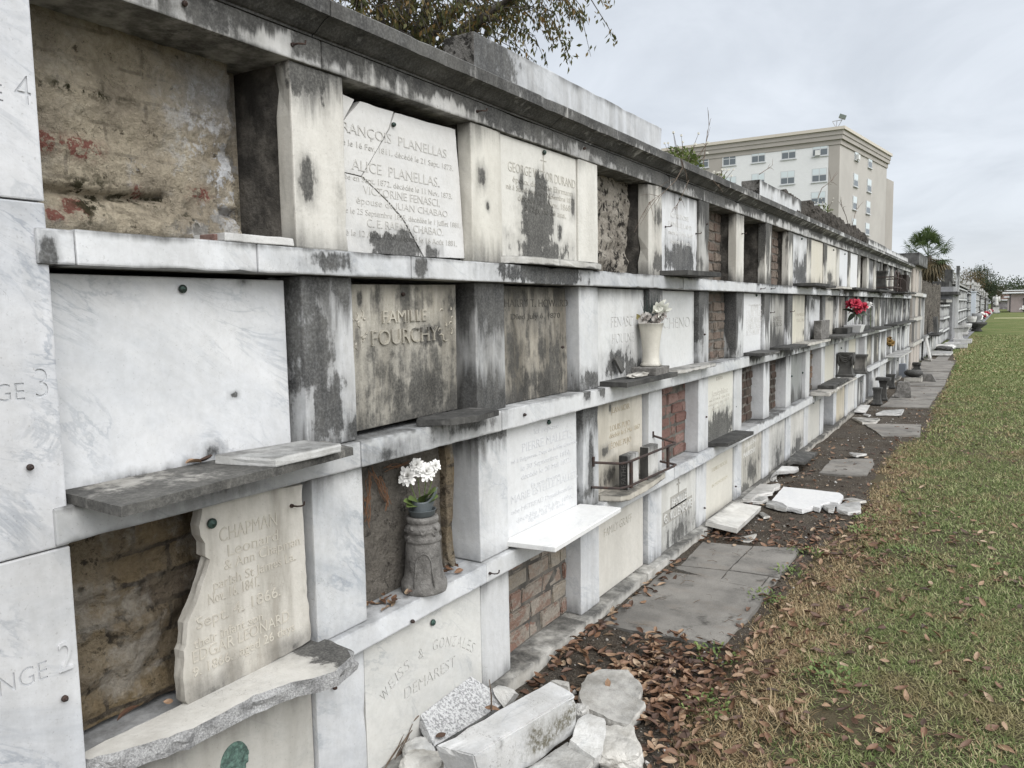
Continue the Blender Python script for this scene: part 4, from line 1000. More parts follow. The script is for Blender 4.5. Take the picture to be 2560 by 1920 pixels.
# stray hooks and pins in piers and ledges
for k, a, x, h in [(kb, (1850, 155), .03, 1), (kb, (1945, 155), .03, 1), (kb, (1940, 375), 0, 1), (kb, (2125, 365), 0, 1), (kb, (1325, 575), 0, 0), (kb, (1340, 1335), 0, 0), (kc, (1325, 810), 0, 0), (kc, (1612, 612), 0, 0), (ka, (1675, 1048), 0, 1),
                   (kC, (1005, 505), .03, 1), (kC, (540, 788), .03, 0), (kD, (1975, 1180), 0, 0), (kB, (1205, 1035), .03, 0), (kF, (170, 1345), .02, 0), (kD, (375, 1243), .02, 0), (kG, (1730, 265), .008, 1), (kG, (1085, 25), .008, 0), (ka, (1345, 960), 0, 0), (kB, (1430, 640 - 5), .0, 0), (kA, (930, 660), .008, 1), (kA, (1560, 880), .008, 0)][:]:
    if h: px_hook(wall, k, a, x)
    else: px_pin(wall, k, a, x, .007, 'iron')
# ------------------------------------------------------------------ loose slabs, shelves, vases, fragments
def U(p, z=0): return Vector((p.x, p.y, p.z + z))
def shelf(name, pts, zt, th, m_, label, cat='shelf', ragged=.003, group='little shelves under the tablets', side=.0, bev=.003, seed=1, seg=.04):
    P = [Vector((q[0], q[1], zt if len(q) < 3 else q[2])) for q in pts]
    c = sum(P, Vector()) / len(P)
    n = (P[1] - P[0]).cross(P[2] - P[0]); n = n if n.z > 0 else -n
    if len(pts[0]) < 3: n = Vector((0, 0, 1))
    return solo(name, slab_bm(P, th, n, ragged, seg, bev, .001, seed, side), m_, (c.x, c.y, c.z - th), label, cat, group)
def zp(k, pts, z): return [tuple(PZ(*k(*q), z)[:2]) for q in pts]
BLK = marble((.2, .195, .185), .2, .0, .3, .3, .7, .5, None, .5); BLK2 = marble((.07, .068, .065), .2, .0, .5, .4, .72, .3, None, .5)
LGT = marble((.57, .565, .55), .5, .15, .05, .15, .08, .25, None, .5); DUSTY = marble((.55, .53, .49), .4, .3, .1, .1, .1, .3, None, .4)
z1 = 1.218
f = zp(kF, [(405, 1512), (715, 1582), (2093, 1228)], z1)
S1M = marble((.42, .405, .37), .3, .3, .0, .0, .66, .5, [(1.33, 1.2, .3, .2, .35, .2)], .6)
shelf('shelf', [(-.04, .885), (f[1][0], f[1][1]), (f[2][0], f[2][1]), (-.04, 1.655)], z1, .022, S1M, 'long dark slate shelf streaked white, under the large blank marble tablet', ragged=.004)
f = zp(kF, [(1275, 1272), (1632, 1290), (2016, 1205), (1800, 1186)], 1.243)
shelf('marble_slab', f, 1.243, .024, marble((.52, .52, .51), .5, .1, .05, .1, .1, .15, None, .5), 'loose rough marble slab lying on the long dark shelf', 'slab', .005, None, side=.003)
f = zp(kD, [(525, 1512), (530, 1610), (760, 1545), (1000, 1480), (1150, 1425), (1330, 1330), (1500, 1230), (1680, 1170), (1850, 1130), (1990, 1085), (2080, 1000), (2060, 960), (1960, 905), (1860, 903)], .605)
f[0] = (-.03, .873); f[-1] = (-.03, 1.62)
LB = marble((.6, .585, .55), .6, .3, .0, .0, .0, .2, [B(kD, 1860, 920, 2080, 1060, .25, .2, .08)], .5)
n = LB.node_tree
o = shelf('shelf', f, .606, .045, LB, 'broken marble shelf with a ragged crystalline front edge and a dark worn tip', ragged=.009, side=.024, seg=.018, seed=4)
# the broken edge shows coarse grey crystal
GRAIN = mat('broken_marble_edge'); gp = GRAIN.pos(); gc = GRAIN.mix(GRAIN.mr(GRAIN.noise(gp, 210, 3, .8), .38, .62), (.27, .268, .262), (.5, .495, .485)); gc = GRAIN.mix(GRAIN.mr(GRAIN.noise(gp, 16, 4, .7), .45, .65, 0, .6), gc, (.1, .1, .1))
GRM = GRAIN.fin(gc, .7, GRAIN.bump(GRAIN.noise(gp, 170, 4, .8), 1., .008)); o.data.materials.append(GRM)
for p_ in o.data.polygons:
    if p_.normal.z < .75 and p_.normal.x > -.5: p_.material_index = 1
f = zp(kC, [(1130, 305), (1395, 350), (1785, 115), (1540, 85)], .632)
shelf('shelf', [(-.018, 2.665), f[1], f[2], (-.018, 3.375)], .632, .024, marble((.68, .68, .67), .3, .08, .0, .0, .0, .02, None, .1), 'clean white marble shelf jutting out below the densely lettered tablet', ragged=.0)
f = zp(kB, [(572, 1066), (780, 1062), (940, 1040), (1060, 1006)], 1.222)
shelf('shelf', [(-.04, 2.15), f[0], f[1], f[2], f[3], (-.04, 2.5)], 1.222, .022, BLK, 'small dark crescent shelf under the tilted block lettered tablet', ragged=.003)
shelf('shelf', [(-.008, 2.655), (.035, 2.70), (.07, 2.82), (.075, 3.12), (.068, 3.4), (.035, 3.53), (-.008, 3.56)], 1.824, .03, marble((.5, .49, .46), .3, .2, .1, .2, .2, .3, None, .5), 'thin grey shelf with a chipped edge under the mould stained cream tablet, top row', ragged=.006, side=.004)
shelf('shelf', [(-.01, 4.40), (.16, 4.45), (.2, 4.98), (-.01, 5.06)], 1.822, .028, BLK2, 'black shelf under the white tablet with the mould bed, top row', ragged=.003)
f = zp(kb, [(372, 985), (620, 1020), (1085, 920)], 1.222)
shelf('shelf', [(-.03, 3.64), f[1], f[2], (-.03, 4.34)], 1.222, .026, BLK2, 'black stained shelf carrying the tall cream vase', ragged=.003)
shelf('shelf', [(-.03, 4.5), (.07, 4.53), (.1, 4.62), (.1, 5.2), (-.03, 5.28)], 1.218, .022, marble((.5, .49, .47), .3, .2, .1, .3, .15, .3), 'pale chipped shelf just right of the tall cream vase', ragged=.003)
shelf('shelf', [(-.03, 6.3), (.15, 6.33), (.17, 6.75), (-.03, 6.85)], 1.222, .022, BLK, 'dark shelf with a white left end under the raised lettering tablet', ragged=.003)
shelf('shelf', [(-.03, 7.2), (.15, 7.22), (.16, 7.95), (-.03, 8.0)], 1.222, .024, BLK2, 'black shelf with a dusty top below the grey ruled tablet', ragged=.003)
f = zp(kb, [(1340, 1562), (1550, 1580), (1785, 1468)], .626)
shelf('shelf', [(-.015, 5.36), f[1], f[2], (-.015, 6.05)], .626, .024, BLK2, 'black shelf dusted white under the mould footed cream tablet, third row', ragged=.003)
f = zp(kc, [(372, 690), (470, 697), (560, 700), (640, 685), (760, 620), (860, 560), (970, 482)], .632)
shelf('shelf', [(-.03, 3.60)] + f[0:1] + f[2:] + [(-.03, 4.36)], .632, .034, marble((.52, .49, .43), .3, .4, .1, .2, .12, .3), 'rounded stone shelf inside the iron railing', ragged=.001)
A_, B_, C_, D_ = (PZ(*kc(1345, 932), .1), PZ(*kc(1635, 1003), .072), PZ(*kc(1855, 797), .07), PZ(*kc(1605, 750), .1))
shelf('marble_slab', [tuple(q) for q in (A_, B_, C_, D_)], 0, .035, marble((.6, .59, .56), .4, .2, .05, .1, .08, .2), 'thick marble slab tilted at the foot of the yellow cream tablet', 'slab', .002, None)
z_ = 1.791
a, b = PX(*kG(1322, 1430), .02), PX(*kG(1733, 1460), .02)
solo('marble_slab', stone_bm(-.1, .028, a.y, b.y, z_ + .001, z_ + .024, .04, .0015, .006, .003, 3), LGT, (0, (a.y + b.y) / 2, z_), 'narrow white marble offcut on the sill of the big plastered vault', 'slab')
a = PX(*kG(1278, 1425), .0)
solo('brick_fragment', stone_bm(-.06, .0, a.y - .004, a.y + .02, z_, z_ + .022, .01, .004, .01, .003, 8), M['brick_red'], (0, a.y, z_), 'small orange brick fragment beside the white marble offcut', 'brick')
# shelves further along, top row then second and third row
for i, (y0, y1, zt, d, lab, row) in enumerate([(8.05, 8.85, 1.822, .2, 'black shelf under the tablet with tall black flames, top row', 3), (9.0, 9.7, 1.822, .12, 'thin black shelf under the cream tablet with grey foot, top row', 3), (9.9, 10.6, 1.82, .16, 'grey shelf with a pale end below the small pointed mould patch', 3),
      (10.8, 12.2, 1.822, .18, 'long black shelf below the bluish white and plain white tablets', 3), (13.0, 14.9, 1.825, .2, 'black ledge board carrying the black urn', 3), (16.2, 18.6, 1.825, .26, 'black shelf carrying the iron hoop railing, top row', 3),
      (8.1, 9.3, 1.222, .14, 'weathered pale shelf below the cream tablet with the engraved box', 2), (9.6, 10.5, 1.235, .22, 'stack of grey slabs with a dark edge left of the red flowers', 2), (10.7, 12.6, 1.225, .2, 'dark shelf carrying the red flower planter', 2), (13.1, 14.6, 1.225, .22, 'black shelf right of the white flower, second row', 2),
      (15.6, 19.6, 1.226, .2, 'long thin black shelf near the far end of the second row', 2), (15.9, 18.0, .632, .26, 'white shelf near the far end of the third row', 1), (10.0, 11.2, .632, .16, 'chipped marble shelf at the foot of the draped pedestals', 1)]):
    m_ = BLK2 if 'black' in lab else LGT if 'white' in lab else BLK if 'dark' in lab else DUSTY
    shelf('shelf', [(-.01, y0), (d, y0 + .03), (d + .01, y1 - .04), (-.01, y1)], zt, .027, m_, lab, ragged=.004, seed=i)
# parapet slabs on the cornice
PB = [(2.9, 2.62, .22, .16, .35, .5)]
for (y0, y1, x0, x1, zt, m_, lab) in [(2.573, 4.581, -.2, -.05, 2.69, marble((.53, .54, .55), 1.0, .03, .05, .2, .1, .35, [(2.62, 2.6, .34, .2, .3, .3)], .2), 'long pale marble parapet block with a dark rough end, highest on the wall'),
      (6.89, 8.565, -.21, -.05, 2.69, marble((.55, .555, .55), .4, .05, .3, .2, .12, .2, None, .3), 'second marble parapet block, streaked grey, before the dark rubble'),
      (13.64, 15.9, -.2, -.05, 2.655, marble((.58, .58, .57), .3, .1, .4, .3, .1, .2), 'white parapet slab just past the dark rubble'), (16.1, 20.3, -.2, -.06, 2.65, marble((.62, .62, .62), .3, .05, .2, .1, .1, .1), 'white parapet slab at the far end of the near wall, with black letters')]:
    bm = stone_bm(x0, x1, y0, y1, 2.496, zt, .09, .0025, .012, .006, int(y0))
    o = solo('parapet_block', bm, m_, ((x0 + x1) / 2, (y0 + y1) / 2, 2.496), lab, 'parapet block', 'marble blocks along the cornice')
    for p_ in o.data.polygons:
        if p_.normal.y < -.6: p_.material_index = 1
    o.data.materials.append(M['rubble_end'] if 'rubble_end' in M else M.setdefault('rubble_end', render_mat('rough_block_end', (.2, .19, .175), (.11, .105, .095), (.03, .028, .025), .5)))
solo('stone_fragment', rock_bm((-.16, 2.47, 2.505), (.05, .06, .03), 5, 3, .4), M['cement'], (-.16, 2.47, 2.48), 'crumbling mortar lump at the dark end of the highest parapet block', 'stone')
a = PX(*kb(480, 905), .02)
bm = stone_bm(-.012, .012, -.035, .035, -.075, .075, .02, .002, .006, .004, 4); bm.transform(Matrix.Translation((.0, 3.82, 1.30)) @ Matrix.Rotation(math.radians(28), 4, 'X') @ Matrix.Rotation(math.radians(-15), 4, 'Y') @ Matrix.Scale(.62, 4))
solo('stone_fragment', bm, BLK, (0, 3.82, 1.25), 'narrow grey stone chip leaning behind the black stained shelf', 'stone')
solo('stone_fragment', rock_bm((.05, 3.95, 1.235), (.03, .11, .012), 7, 3, .35), DUSTY, (.05, 3.95, 1.222), 'pale heap of crumbled stone left of the vase base', 'stone')

# ---- cement chimney-like flower stand with a grey plastic pot and white silk flowers
cx, cy = -.016, 2.128
st = thing('flower_stand', (cx, cy, .597), 'rough cement pillar stand on the ledge before the dark plaster', 'flower stand')
prof = [(.082, 0), (.084, .008), (.083, .03), (.077, .042), (.071, .055), (.067, .09), (.064, .13), (.061, .172), (.060, .18), (.064, .187), (.063, .197), (.059, .206), (.060, .214), (.064, .222), (.063, .236), (.058, .242), (.055, .25), (.0585, .256), (.0595, .266), (.056, .272), (.02, .273)]
pb = []
for (r0, z0_), (r1, z1_) in zip(prof[:-1], prof[1:]):
    for q in range(3): pb.append((r0 + (r1 - r0) * q / 3, z0_ + (z1_ - z0_) * q / 3))
pb.append(prof[-1])
mb = MB(); mb.lathe((cx, cy, .597), pb, 48, .035); mesh('body', mb.vf, M['cement'], st, smooth=True)
mb = MB()
def onp(a, z): 
    r = np.interp(z, [p[1] for p in prof], [p[0] for p in prof]) + .0005; return (cx + r * math.cos(a), cy + r * math.sin(a), .597 + z)
af = math.atan2(-cy, 1.714 - cx)
mb.tube([onp(af - .45, .03), onp(af - .45, .09), onp(af - .42, .12), onp(af - .25, .142), onp(af, .15), onp(af + .25, .142), onp(af + .42, .12), onp(af + .45, .09), onp(af + .45, .03)], .0035, 6)
mesh('moulded_arch', mb.vf, M['cement'], st, smooth=True)
mb = MB(); rr = random.Random(2)
for q in range(16):
    a = rr.uniform(0, 6.28); z = rr.uniform(.188, .238); mb.tube([onp(a + t * .3, z + .008 * math.sin(t * 5 + q)) for t in (0, .33, .66, 1)], [.002, .0055, .005, .002], 5)
mesh('moulded_ribbon', mb.vf, M['cement'], st, smooth=True)
zt = .597 + .273
pot = thing('flower_pot', (cx, cy, zt), 'grey plastic flower pot with a spout, on the cement stand', 'flower pot')
mb = MB(); mb.lathe((cx, cy, zt), [(.035, 0), (.045, .003), (.049, .022), (.0515, .024), (.0505, .025), (.047, .022), (.043, .005), (.01, .004)], 32); mesh('saucer', mb.vf, M['plastic_grey'], pot, smooth=True)
mb = MB(); n_ = 40; v = []; f = []
lvl = [(.033, .006), (.0345, .02), (.036, .034), (.038, .05), (.0385, .056)]
asp = af + 1.25
for s_ in (0, 1):
    for (r, z) in (lvl if s_ == 0 else lvl[::-1]):
        for q in range(n_):
            a = 2 * math.pi * q / n_; d = (a - asp + math.pi) % (2 * math.pi) - math.pi
            k_ = math.exp(-(d / .55) ** 2) * max(0, (z - .02) / .036)
            rr_ = r + .0012 * math.cos(a * 18) * (1 if z < .05 else 0) + k_ * .022 - (.002 if s_ else 0); v.append((cx + rr_ * math.cos(a), cy + rr_ * math.sin(a), zt + z + k_ ** 1.5 * .05))
L_ = len(lvl) * 2
for i in range(L_ - 1):
    for q in range(n_): f.append((i * n_ + q, i * n_ + (q + 1) % n_, (i + 1) * n_ + (q + 1) % n_, (i + 1) * n_ + q))
mesh('pot', (v, f), M['plastic_grey'], pot, smooth=True)
def petal_flower(mb, c, nrm, R, rings, rnd, curl=.4, n0=8, wide=.42):
    c = Vector(c); nrm = Vector(nrm).normalized(); u = nrm.orthogonal().normalized(); w = nrm.cross(u)
    for k in range(rings):
        el = math.radians(12 + 66 * k / max(1, rings - 1)); L = R * (1 - .45 * k / rings); np_ = n0 if k < rings - 1 else max(5, n0 - 3)
        for j in range(np_):
            a = 2 * math.pi * (j + .5 * (k % 2)) / np_ + rnd.uniform(-.15, .15); d = u * math.cos(a) + w * math.sin(a); t = nrm.cross(d)
            e2 = el + rnd.uniform(-.2, .2); Lr = L * rnd.uniform(.8, 1.12); pts = []
            for s_, wd in ((.08, .25), (.4, .85), (.75, 1.), (.95, .7), (1.03, .2)):
                r_ = Lr * s_ * math.cos(e2); h = Lr * (s_ * math.sin(e2) - curl * s_ * s_ * .6 + .0) ; half = Lr * wide * wd * .5
                cup = half * .35
                pts.append((c + d * r_ + nrm * (h + cup) - t * half, c + d * r_ + nrm * h, c + d * r_ + nrm * (h + cup) + t * half))
            v = [q for row in pts for q in row]; f = []
            for i in range(4):
                for q in (0, 1): f.append((i * 3 + q, i * 3 + q + 1, (i + 1) * 3 + q + 1, (i + 1) * 3 + q))
            mb.add(v, f)
def leafblade(mb, a, b, wd, nrm, fold=.25, n=5):
    a, b, nrm = Vector(a), Vector(b), Vector(nrm).normalized(); d = b - a; t = d.cross(nrm).normalized(); v = []; f = []
    for i in range(n + 1):
        s_ = i / n; half = wd * math.sin(math.pi * min(1, s_ * .93 + .04)) ** .8; p = a + d * s_ + nrm * (-.25 * d.length * (s_ - .5) ** 2 * 2)
        v += [p - t * half + nrm * half * fold, p, p + t * half + nrm * half * fold]
    for i in range(n):
        for q in (0, 1): f.append((i * 3 + q, i * 3 + q + 1, (i + 1) * 3 + q + 1, (i + 1) * 3 + q))
    mb.add(v, f)
bq = thing('flower_bouquet', (cx, cy, zt + .03), 'white silk dahlias with green leaves in the grey plastic pot', 'flowers')
rr = random.Random(12)
toC = Vector((1.714 - cx, -cy, .55)).normalized(); rgt = Vector((.775, .63, 0))
fl = MB(); stems = MB(); base = Vector((cx, cy, zt + .02))
for (dx, dz, sz) in [(-.047, .125, .046), (.02, .14, .044), (-.015, .165, .034), (.052, .16, .028)]:
    c = base + rgt * dx + Vector((0, 0, dz)) + toC * .022
    petal_flower(fl, c, (toC + Vector((0, 0, .25)) + rgt * dx * 5), sz * .85, 5, rr, .35, 12, .34)
    stems.tube([base + rgt * dx * .1, base + rgt * dx * .6 + Vector((0, 0, dz * .5)), c], .0018, 5)
mesh('blossom', fl.vf, M['petal_white'], bq, smooth=True)
lf = MB()
for (dx, dz, L, dr) in [(-.03, .045, .06, -1), (-.045, .03, .055, -1.2), (.03, .07, .07, .6), (.04, .1, .06, .9), (.0, .06, .06, .2), (-.01, .03, .05, -.6), (.02, .045, .055, 1), (-.02, .06, .06, -.9), (.01, .08, .065, .4), (-.035, .05, .06, -.5), (.03, .05, .06, 1.1)]:
    a = base + rgt * dx * .4 + Vector((0, 0, dz * .5)); b = a + rgt * dr * L * .7 + toC * L * .6 + Vector((0, 0, L * rr.uniform(-.2, .55))); leafblade(lf, a, b, L * .36, Vector((0, 0, 1)) + toC * .6)
mesh('leaf', lf.vf, M['leaf_green'], bq, smooth=True); mesh('stem', stems.vf, M['leaf_green'], bq)

# ---- tall cream vase on its block
b0 = PZ(*kb(860, 925), 1.222); bx_, by_ = .045, 4.16
bm = stone_bm(-.075, .075, -.105, .105, 0, .045, .03, .002, .008, .005, 6); bm.transform(Matrix.Translation((bx_, by_, 1.222)))
solo('stone_block', bm, M['cement'], (bx_, by_, 1.222), 'square mossy cement block under the tall cream vase', 'block')
vs = thing('flower_vase', (bx_, by_, 1.267), 'tall flared cream vase on the black stained shelf', 'vase')
mb = MB(); mb.lathe((bx_, by_, 1.267), [(.05, 0), (.06, .004), (.061, .01), (.055, .018), (.05, .03), (.0475, .06), (.049, .1), (.054, .15), (.062, .2), (.071, .242), (.074, .246), (.071, .248), (.066, .243), (.055, .19), (.02, .185)], 40); mesh('vase_body', mb.vf, M['vase_cream'], vs, smooth=True)
bq = thing('flower_bouquet', (bx_, by_, 1.5), 'faded silk flowers, silver leaves and dark grass blades in the tall cream vase', 'flowers')
base = Vector((bx_, by_, 1.5)); toC = Vector((1.67, -4.16, .1)).normalized(); rgt = Vector((.93, .37, 0)); rr = random.Random(4)
gb = MB()
for q in range(26):
    a = base + rgt * rr.uniform(-.03, .02); b = a + Vector((0, 0, rr.uniform(.1, .2))) + rgt * rr.uniform(-.04, .05); gb.tube([a, a.lerp(b, .5) + rgt * rr.uniform(-.008, .008), b], [.0015, .0018, .0006], 4)
mesh('grass_blade', gb.vf, simple('dark_silk_grass', (.02, .035, .03), .6), bq)
f1 = MB()
for q in range(16):
    c = base + rgt * rr.uniform(-.045, .07) + Vector((0, 0, rr.uniform(.0, .06))) + toC * rr.uniform(0, .04); petal_flower(f1, c, toC + Vector((rr.uniform(-.6, .6), rr.uniform(-.6, .6), rr.uniform(-.3, .8))), .026, 2, rr, .3, 6, .8)
mesh('blossom', f1.vf, M['petal_grey'], bq, smooth=True)
f2 = MB()
for q in range(22):
    a = base + rgt * rr.uniform(.02, .07) + Vector((0, 0, rr.uniform(.06, .1))) + toC * .02; b = a + rgt * rr.uniform(-.02, .07) + Vector((0, 0, rr.uniform(-.02, .05))) + toC * .03; leafblade(f2, a, b, .012, toC)
mesh('leaf', f2.vf, simple('silver_leaf', (.7, .7, .62), .35), bq, smooth=True)
f3 = MB()
for (dx, dz, r) in [(-.075, .05, -1), (.03, .1, .2), (.045, .085, .5)]: leafblade(f3, base + rgt * (dx + .03 * -r) + Vector((0, 0, dz - .02)), base + rgt * (dx + .02 * r) + Vector((0, 0, dz + .02)), .014, toC)
mesh('leaf', f3.vf, simple('olive_silk_leaf', (.2, .17, .06), .6), bq, smooth=True)

# ---- iron railing with two marble blocks inside
rl = thing('iron_railing', (.05, 3.95, .64), 'low rusted iron railing round the rounded stone shelf', 'railing')
x_ = .115
u = [PX(*kc(303, 392), 0), PX(*kc(560, 402), x_ - .01), PX(*kc(640, 385), x_), PX(*kc(1055, 218), x_ + .02), PX(*kc(1068, 212), x_), PX(*kc(852, 142), 0)]
zu = (u[1].z + u[2].z + u[3].z) / 3
l_ = [PX(*kc(290, 620), 0), PX(*kc(560, 632), x_ - .01), PX(*kc(640, 610), x_), PX(*kc(1050, 425), x_ + .02), PX(*kc(1068, 412), x_), PX(*kc(920, 380), .02)]
for nm, q in (('rail', u), ('rail', l_)):
    mb = MB(); mb.tube(q, .007, 8); mesh(nm, mb.vf, M['iron'], rl)
def vbar(a, b):
    p, q = PX(*kc(*a), x_), PX(*kc(*b), x_); mb = MB(); mb.obox(((p.x + q.x) / 2, p.y, (p.z + q.z) / 2), (.006, 0, 0), (0, .012, 0), (0, 0, abs(p.z - q.z) / 2)); mesh('baluster', mb.vf, M['iron'], rl)
vbar((655, 375), (655, 625)); vbar((995, 250), (995, 455))
mb = MB(); p = u[0]; mb.tube([p + Vector((.004, 0, -.02)), p + Vector((.004, 0, .03))], .007, 6); mesh('anchor', mb.vf, M['iron'], rl)
p = u[-1]; mb = MB(); mb.tube([p + Vector((.004, 0, -.012)), p + Vector((.004, 0, .025))], .007, 6); mesh('anchor', mb.vf, M['iron'], rl)
for nm, a_, lab in (('1', (550, 640), 'marble block with a dark lettered side standing inside the iron railing'), ('2', (742, 545), 'marble block with a pale front and dark side, inside the railing, behind the lettered one')):
    p = PZ(*kc(*a_), .633); y0 = p.y; xs = max(-.02, min(.03, p.x)); 
    bm = stone_bm(xs - .0, xs + .052, y0, y0 + .15, .633, .633 + .185, .03, .0015, .006, .004, int(nm))
    o = solo('stone_block', bm, [marble((.6, .595, .575), .3, .15, .2, .15, .1, .2, None, .3), M['dark_stone']], (xs + .03, y0 + .04, .633), lab, 'block')
    for p_ in o.data.polygons:
        if p_.normal.y < -.6: p_.material_index = 1
    if nm == '1':
        me = text_mesh('FATHER', 1.0); v = np.array([q.co[:] for q in me.vertices]); fs = [tuple(q.vertices) for q in me.polygons]; bpy.data.meshes.remove(me)
        t = v[:, 0] / v[:, 0].max(); vv = [(xs + .04 - h / CAP * .028, y0 + .0005 - z * .001, .66 + a * .13) for a, h, z in zip(t, v[:, 1], v[:, 2])]
        mesh('lettering', (vv, fs), simple('worn_relief_letter', (.13, .125, .115), .9), o)

# ---- broken stones heaped below the arched lettering
RM = marble((.6, .595, .575), .6, .2, .0, .2, .16, .35, None, 1.2); RM2 = marble((.56, .545, .51), .4, .35, .0, .25, .24, .45, None, 1.2)
SPK = mat('speckled_marble'); q_ = SPK.pos(); c_ = SPK.mix(SPK.mr(SPK.noise(q_, 95, 3, .8), .4, .58), (.2, .2, .2), (.5, .5, .495)); c_ = SPK.mix(SPK.mr(SPK.noise(q_, 6, 3), .5, .7, 0, .7), c_, (.56, .56, .55)); SPM = SPK.fin(c_, .8, SPK.bump(SPK.noise(q_, 120, 4, .8), .8, .006))
def fragment(k, pts, zs, th, m_, label, ragged=.008, side=.006, seed=1, seg=.02, name='marble_fragment', group='broken marble on the ground'):
    if not hasattr(zs, '__len__'): zs = [zs] * len(pts)
    P = [PZ(*k(*q), z) for q, z in zip(pts, zs)]
    return shelf(name, [tuple(q) for q in P], 0, th, m_, label, 'broken stone', ragged, group, side, .002, seed, seg)
T4 = [PZ(*kE(430, 836), .255), PZ(*kE(742, 908), .25), PZ(*kE(1560, 428), .215), PZ(*kE(1345, 322), .215)]
bm = bmesh.new(); top = [bm.verts.new(q) for q in T4]
low = [bm.verts.new(q + Vector(d)) for q, d in zip(T4, ((.03, .05, -.17), (.012, .03, -.17), (-.004, -.008, -.145), (-.02, -.01, -.145)))]
bm.faces.new(top); bm.faces.new(low[::-1])
for i in range(4): bm.faces.new((top[i], low[i], low[(i + 1) % 4], top[(i + 1) % 4]))
bmesh.ops.recalc_face_normals(bm, faces=bm.faces[:])
bmesh.ops.subdivide_edges(bm, edges=bm.edges[:], cuts=7, use_grid_fill=True)
vs_ = set(v for e in sharp(bm, .8) for v in e.verts)
for v in vs_:
    k_ = mn.noise(v.co * 11 + Vector((3, 1, 9))) + .5 * mn.noise(v.co * 34)
    if k_ > .25: v.co -= v.normal * .016 * (k_ - .25) * 2
roughen(bm, .003, 9, 3); bmesh.ops.bevel(bm, geom=sharp(bm, .7), offset=.005, segments=2, affect='EDGES', clamp_overlap=True)
BMt = mat('lichened_marble'); g = BMt.new('ShaderNodeGroup'); g.node_tree = GM
for s_, v_ in zip(g.inputs, ((.54, .54, .535, 1), .7, .1, .0, .15, .2, 0, .35)): s_.default_value = v_
cc = g.outputs[0]; q_ = BMt.pos()
bb = blobmask(BMt, [(2.3, .15, .2, .045, .5, .3), (2.12, .17, .06, .05, .5, .3), (2.18, .13, .12, .03, .4, .3)])
nz_ = BMt.sep(BMt.new('ShaderNodeNewGeometry').outputs['Normal'])[2]
cc = BMt.mix(BMt.m('MULTIPLY', BMt.m('MULTIPLY', bb, BMt.mr(nz_, .5, .8, 1, 0)), BMt.mr(BMt.noise(q_, 60, 4, .75), .36, .6, .15, .92)), cc, (.085, .075, .045))
cc = BMt.mix(BMt.m('MULTIPLY', BMt.mr(BMt.noise(q_, 130, 3, .8), .56, .66, 0, .7), BMt.mr(BMt.noise(q_, 9, 3, .6), .48, .62)), cc, (.07, .065, .05))
BMM = BMt.fin(cc, .6, BMt.bump(g.outputs[2], .4, .006))
solo('marble_beam', bm, BMM, (.3, 2.2, .08), 'long broken marble beam with brown lichen along its side, on top of the broken stones', 'broken stone', 'broken marble on the ground')
tl, tr, br, bl_ = PX(*kE(342, 552), .012), PX(*kE(738, 248), .012), PX(*kE(985, 620), .12), PX(*kE(450, 800), .115)
P4 = [tl, tr, br, bl_]
n_ = (tr - tl).cross(bl_ - tl).normalized(); n_ = n_ if n_.x > 0 else -n_
bm = slab_bm([tl, tr, tr.lerp(br, .3) , tr.lerp(br, .9), bl_], .035, n_, .003, .02, .006, .001, 3, .002)
solo('marble_slab', bm, SPM, bl_, 'speckled grey slab leaning on the arched lettering tablet', 'slab')
fragment(kE, [(1590, 345), (1640, 275), (1740, 232), (1960, 235), (2010, 300), (2068, 360), (2040, 460), (2092, 490), (2060, 530), (1965, 665), (1850, 640), (1760, 590), (1600, 530), (1575, 430)], .055, .05, RM2, 'roundish flat marble piece with a brown leaf on it', .01)
fragment(kE, [(1500, 800), (1560, 640), (1640, 590), (1770, 620), (1785, 700), (1750, 880), (1700, 915)], [.09, .1, .1, .095, .09, .085, .085], .045, RM, 'white marble shard half under the end of the lichened beam', .008)
fragment(kE, [(1130, 1020), (1250, 960), (1480, 805), (1550, 840), (1690, 920), (1640, 1000), (1500, 1090), (1200, 1120)], .07, .05, RM, 'wide cracked marble shard in front of the lichened beam', .008)
c = PZ(*kE(1880, 900), .02); solo('rubble_stone', rock_bm((c.x, c.y, .03), (.08, .105, .05), 3, 4, .17, rot=.5), RM2, (c.x, c.y, 0), 'rounded pale boulder at the right of the broken stones', 'broken stone', 'broken marble on the ground')
fragment(kE, [(888, 385), (930, 362), (1040, 395), (1075, 430), (1020, 480), (965, 525), (930, 470)], [.13, .14, .13, .1, .1, .1, .1], .06, RM, 'small angular marble chunk behind the lichened beam', .006, .01)
for q, (a, s_, lab) in enumerate([((1588, 548), (.025, .035, .035), 'small rough stone wedged at the end of the lichened beam'), ((305, 860), (.055, .06, .04), 'white crumbly lump at the left of the broken stones'), ((345, 965), (.06, .075, .04), 'grey cracked lump lowest at the left of the broken stones')]):
    c = PZ(*kE(*a), .1 if q == 0 else .08); solo('rubble_stone', rock_bm((c.x, c.y, c.z - .02), s_, 11 + q, 4, .2, rot=q), RM if q < 2 else RM2, (c.x, c.y, c.z - .05), lab, 'broken stone', 'broken marble on the ground')
fragment(kE, [(1350, 320), (1385, 312), (1492, 330), (1490, 370), (1420, 350)], .13, .05, RM2, 'thin slab end showing behind the top of the lichened beam', .003)
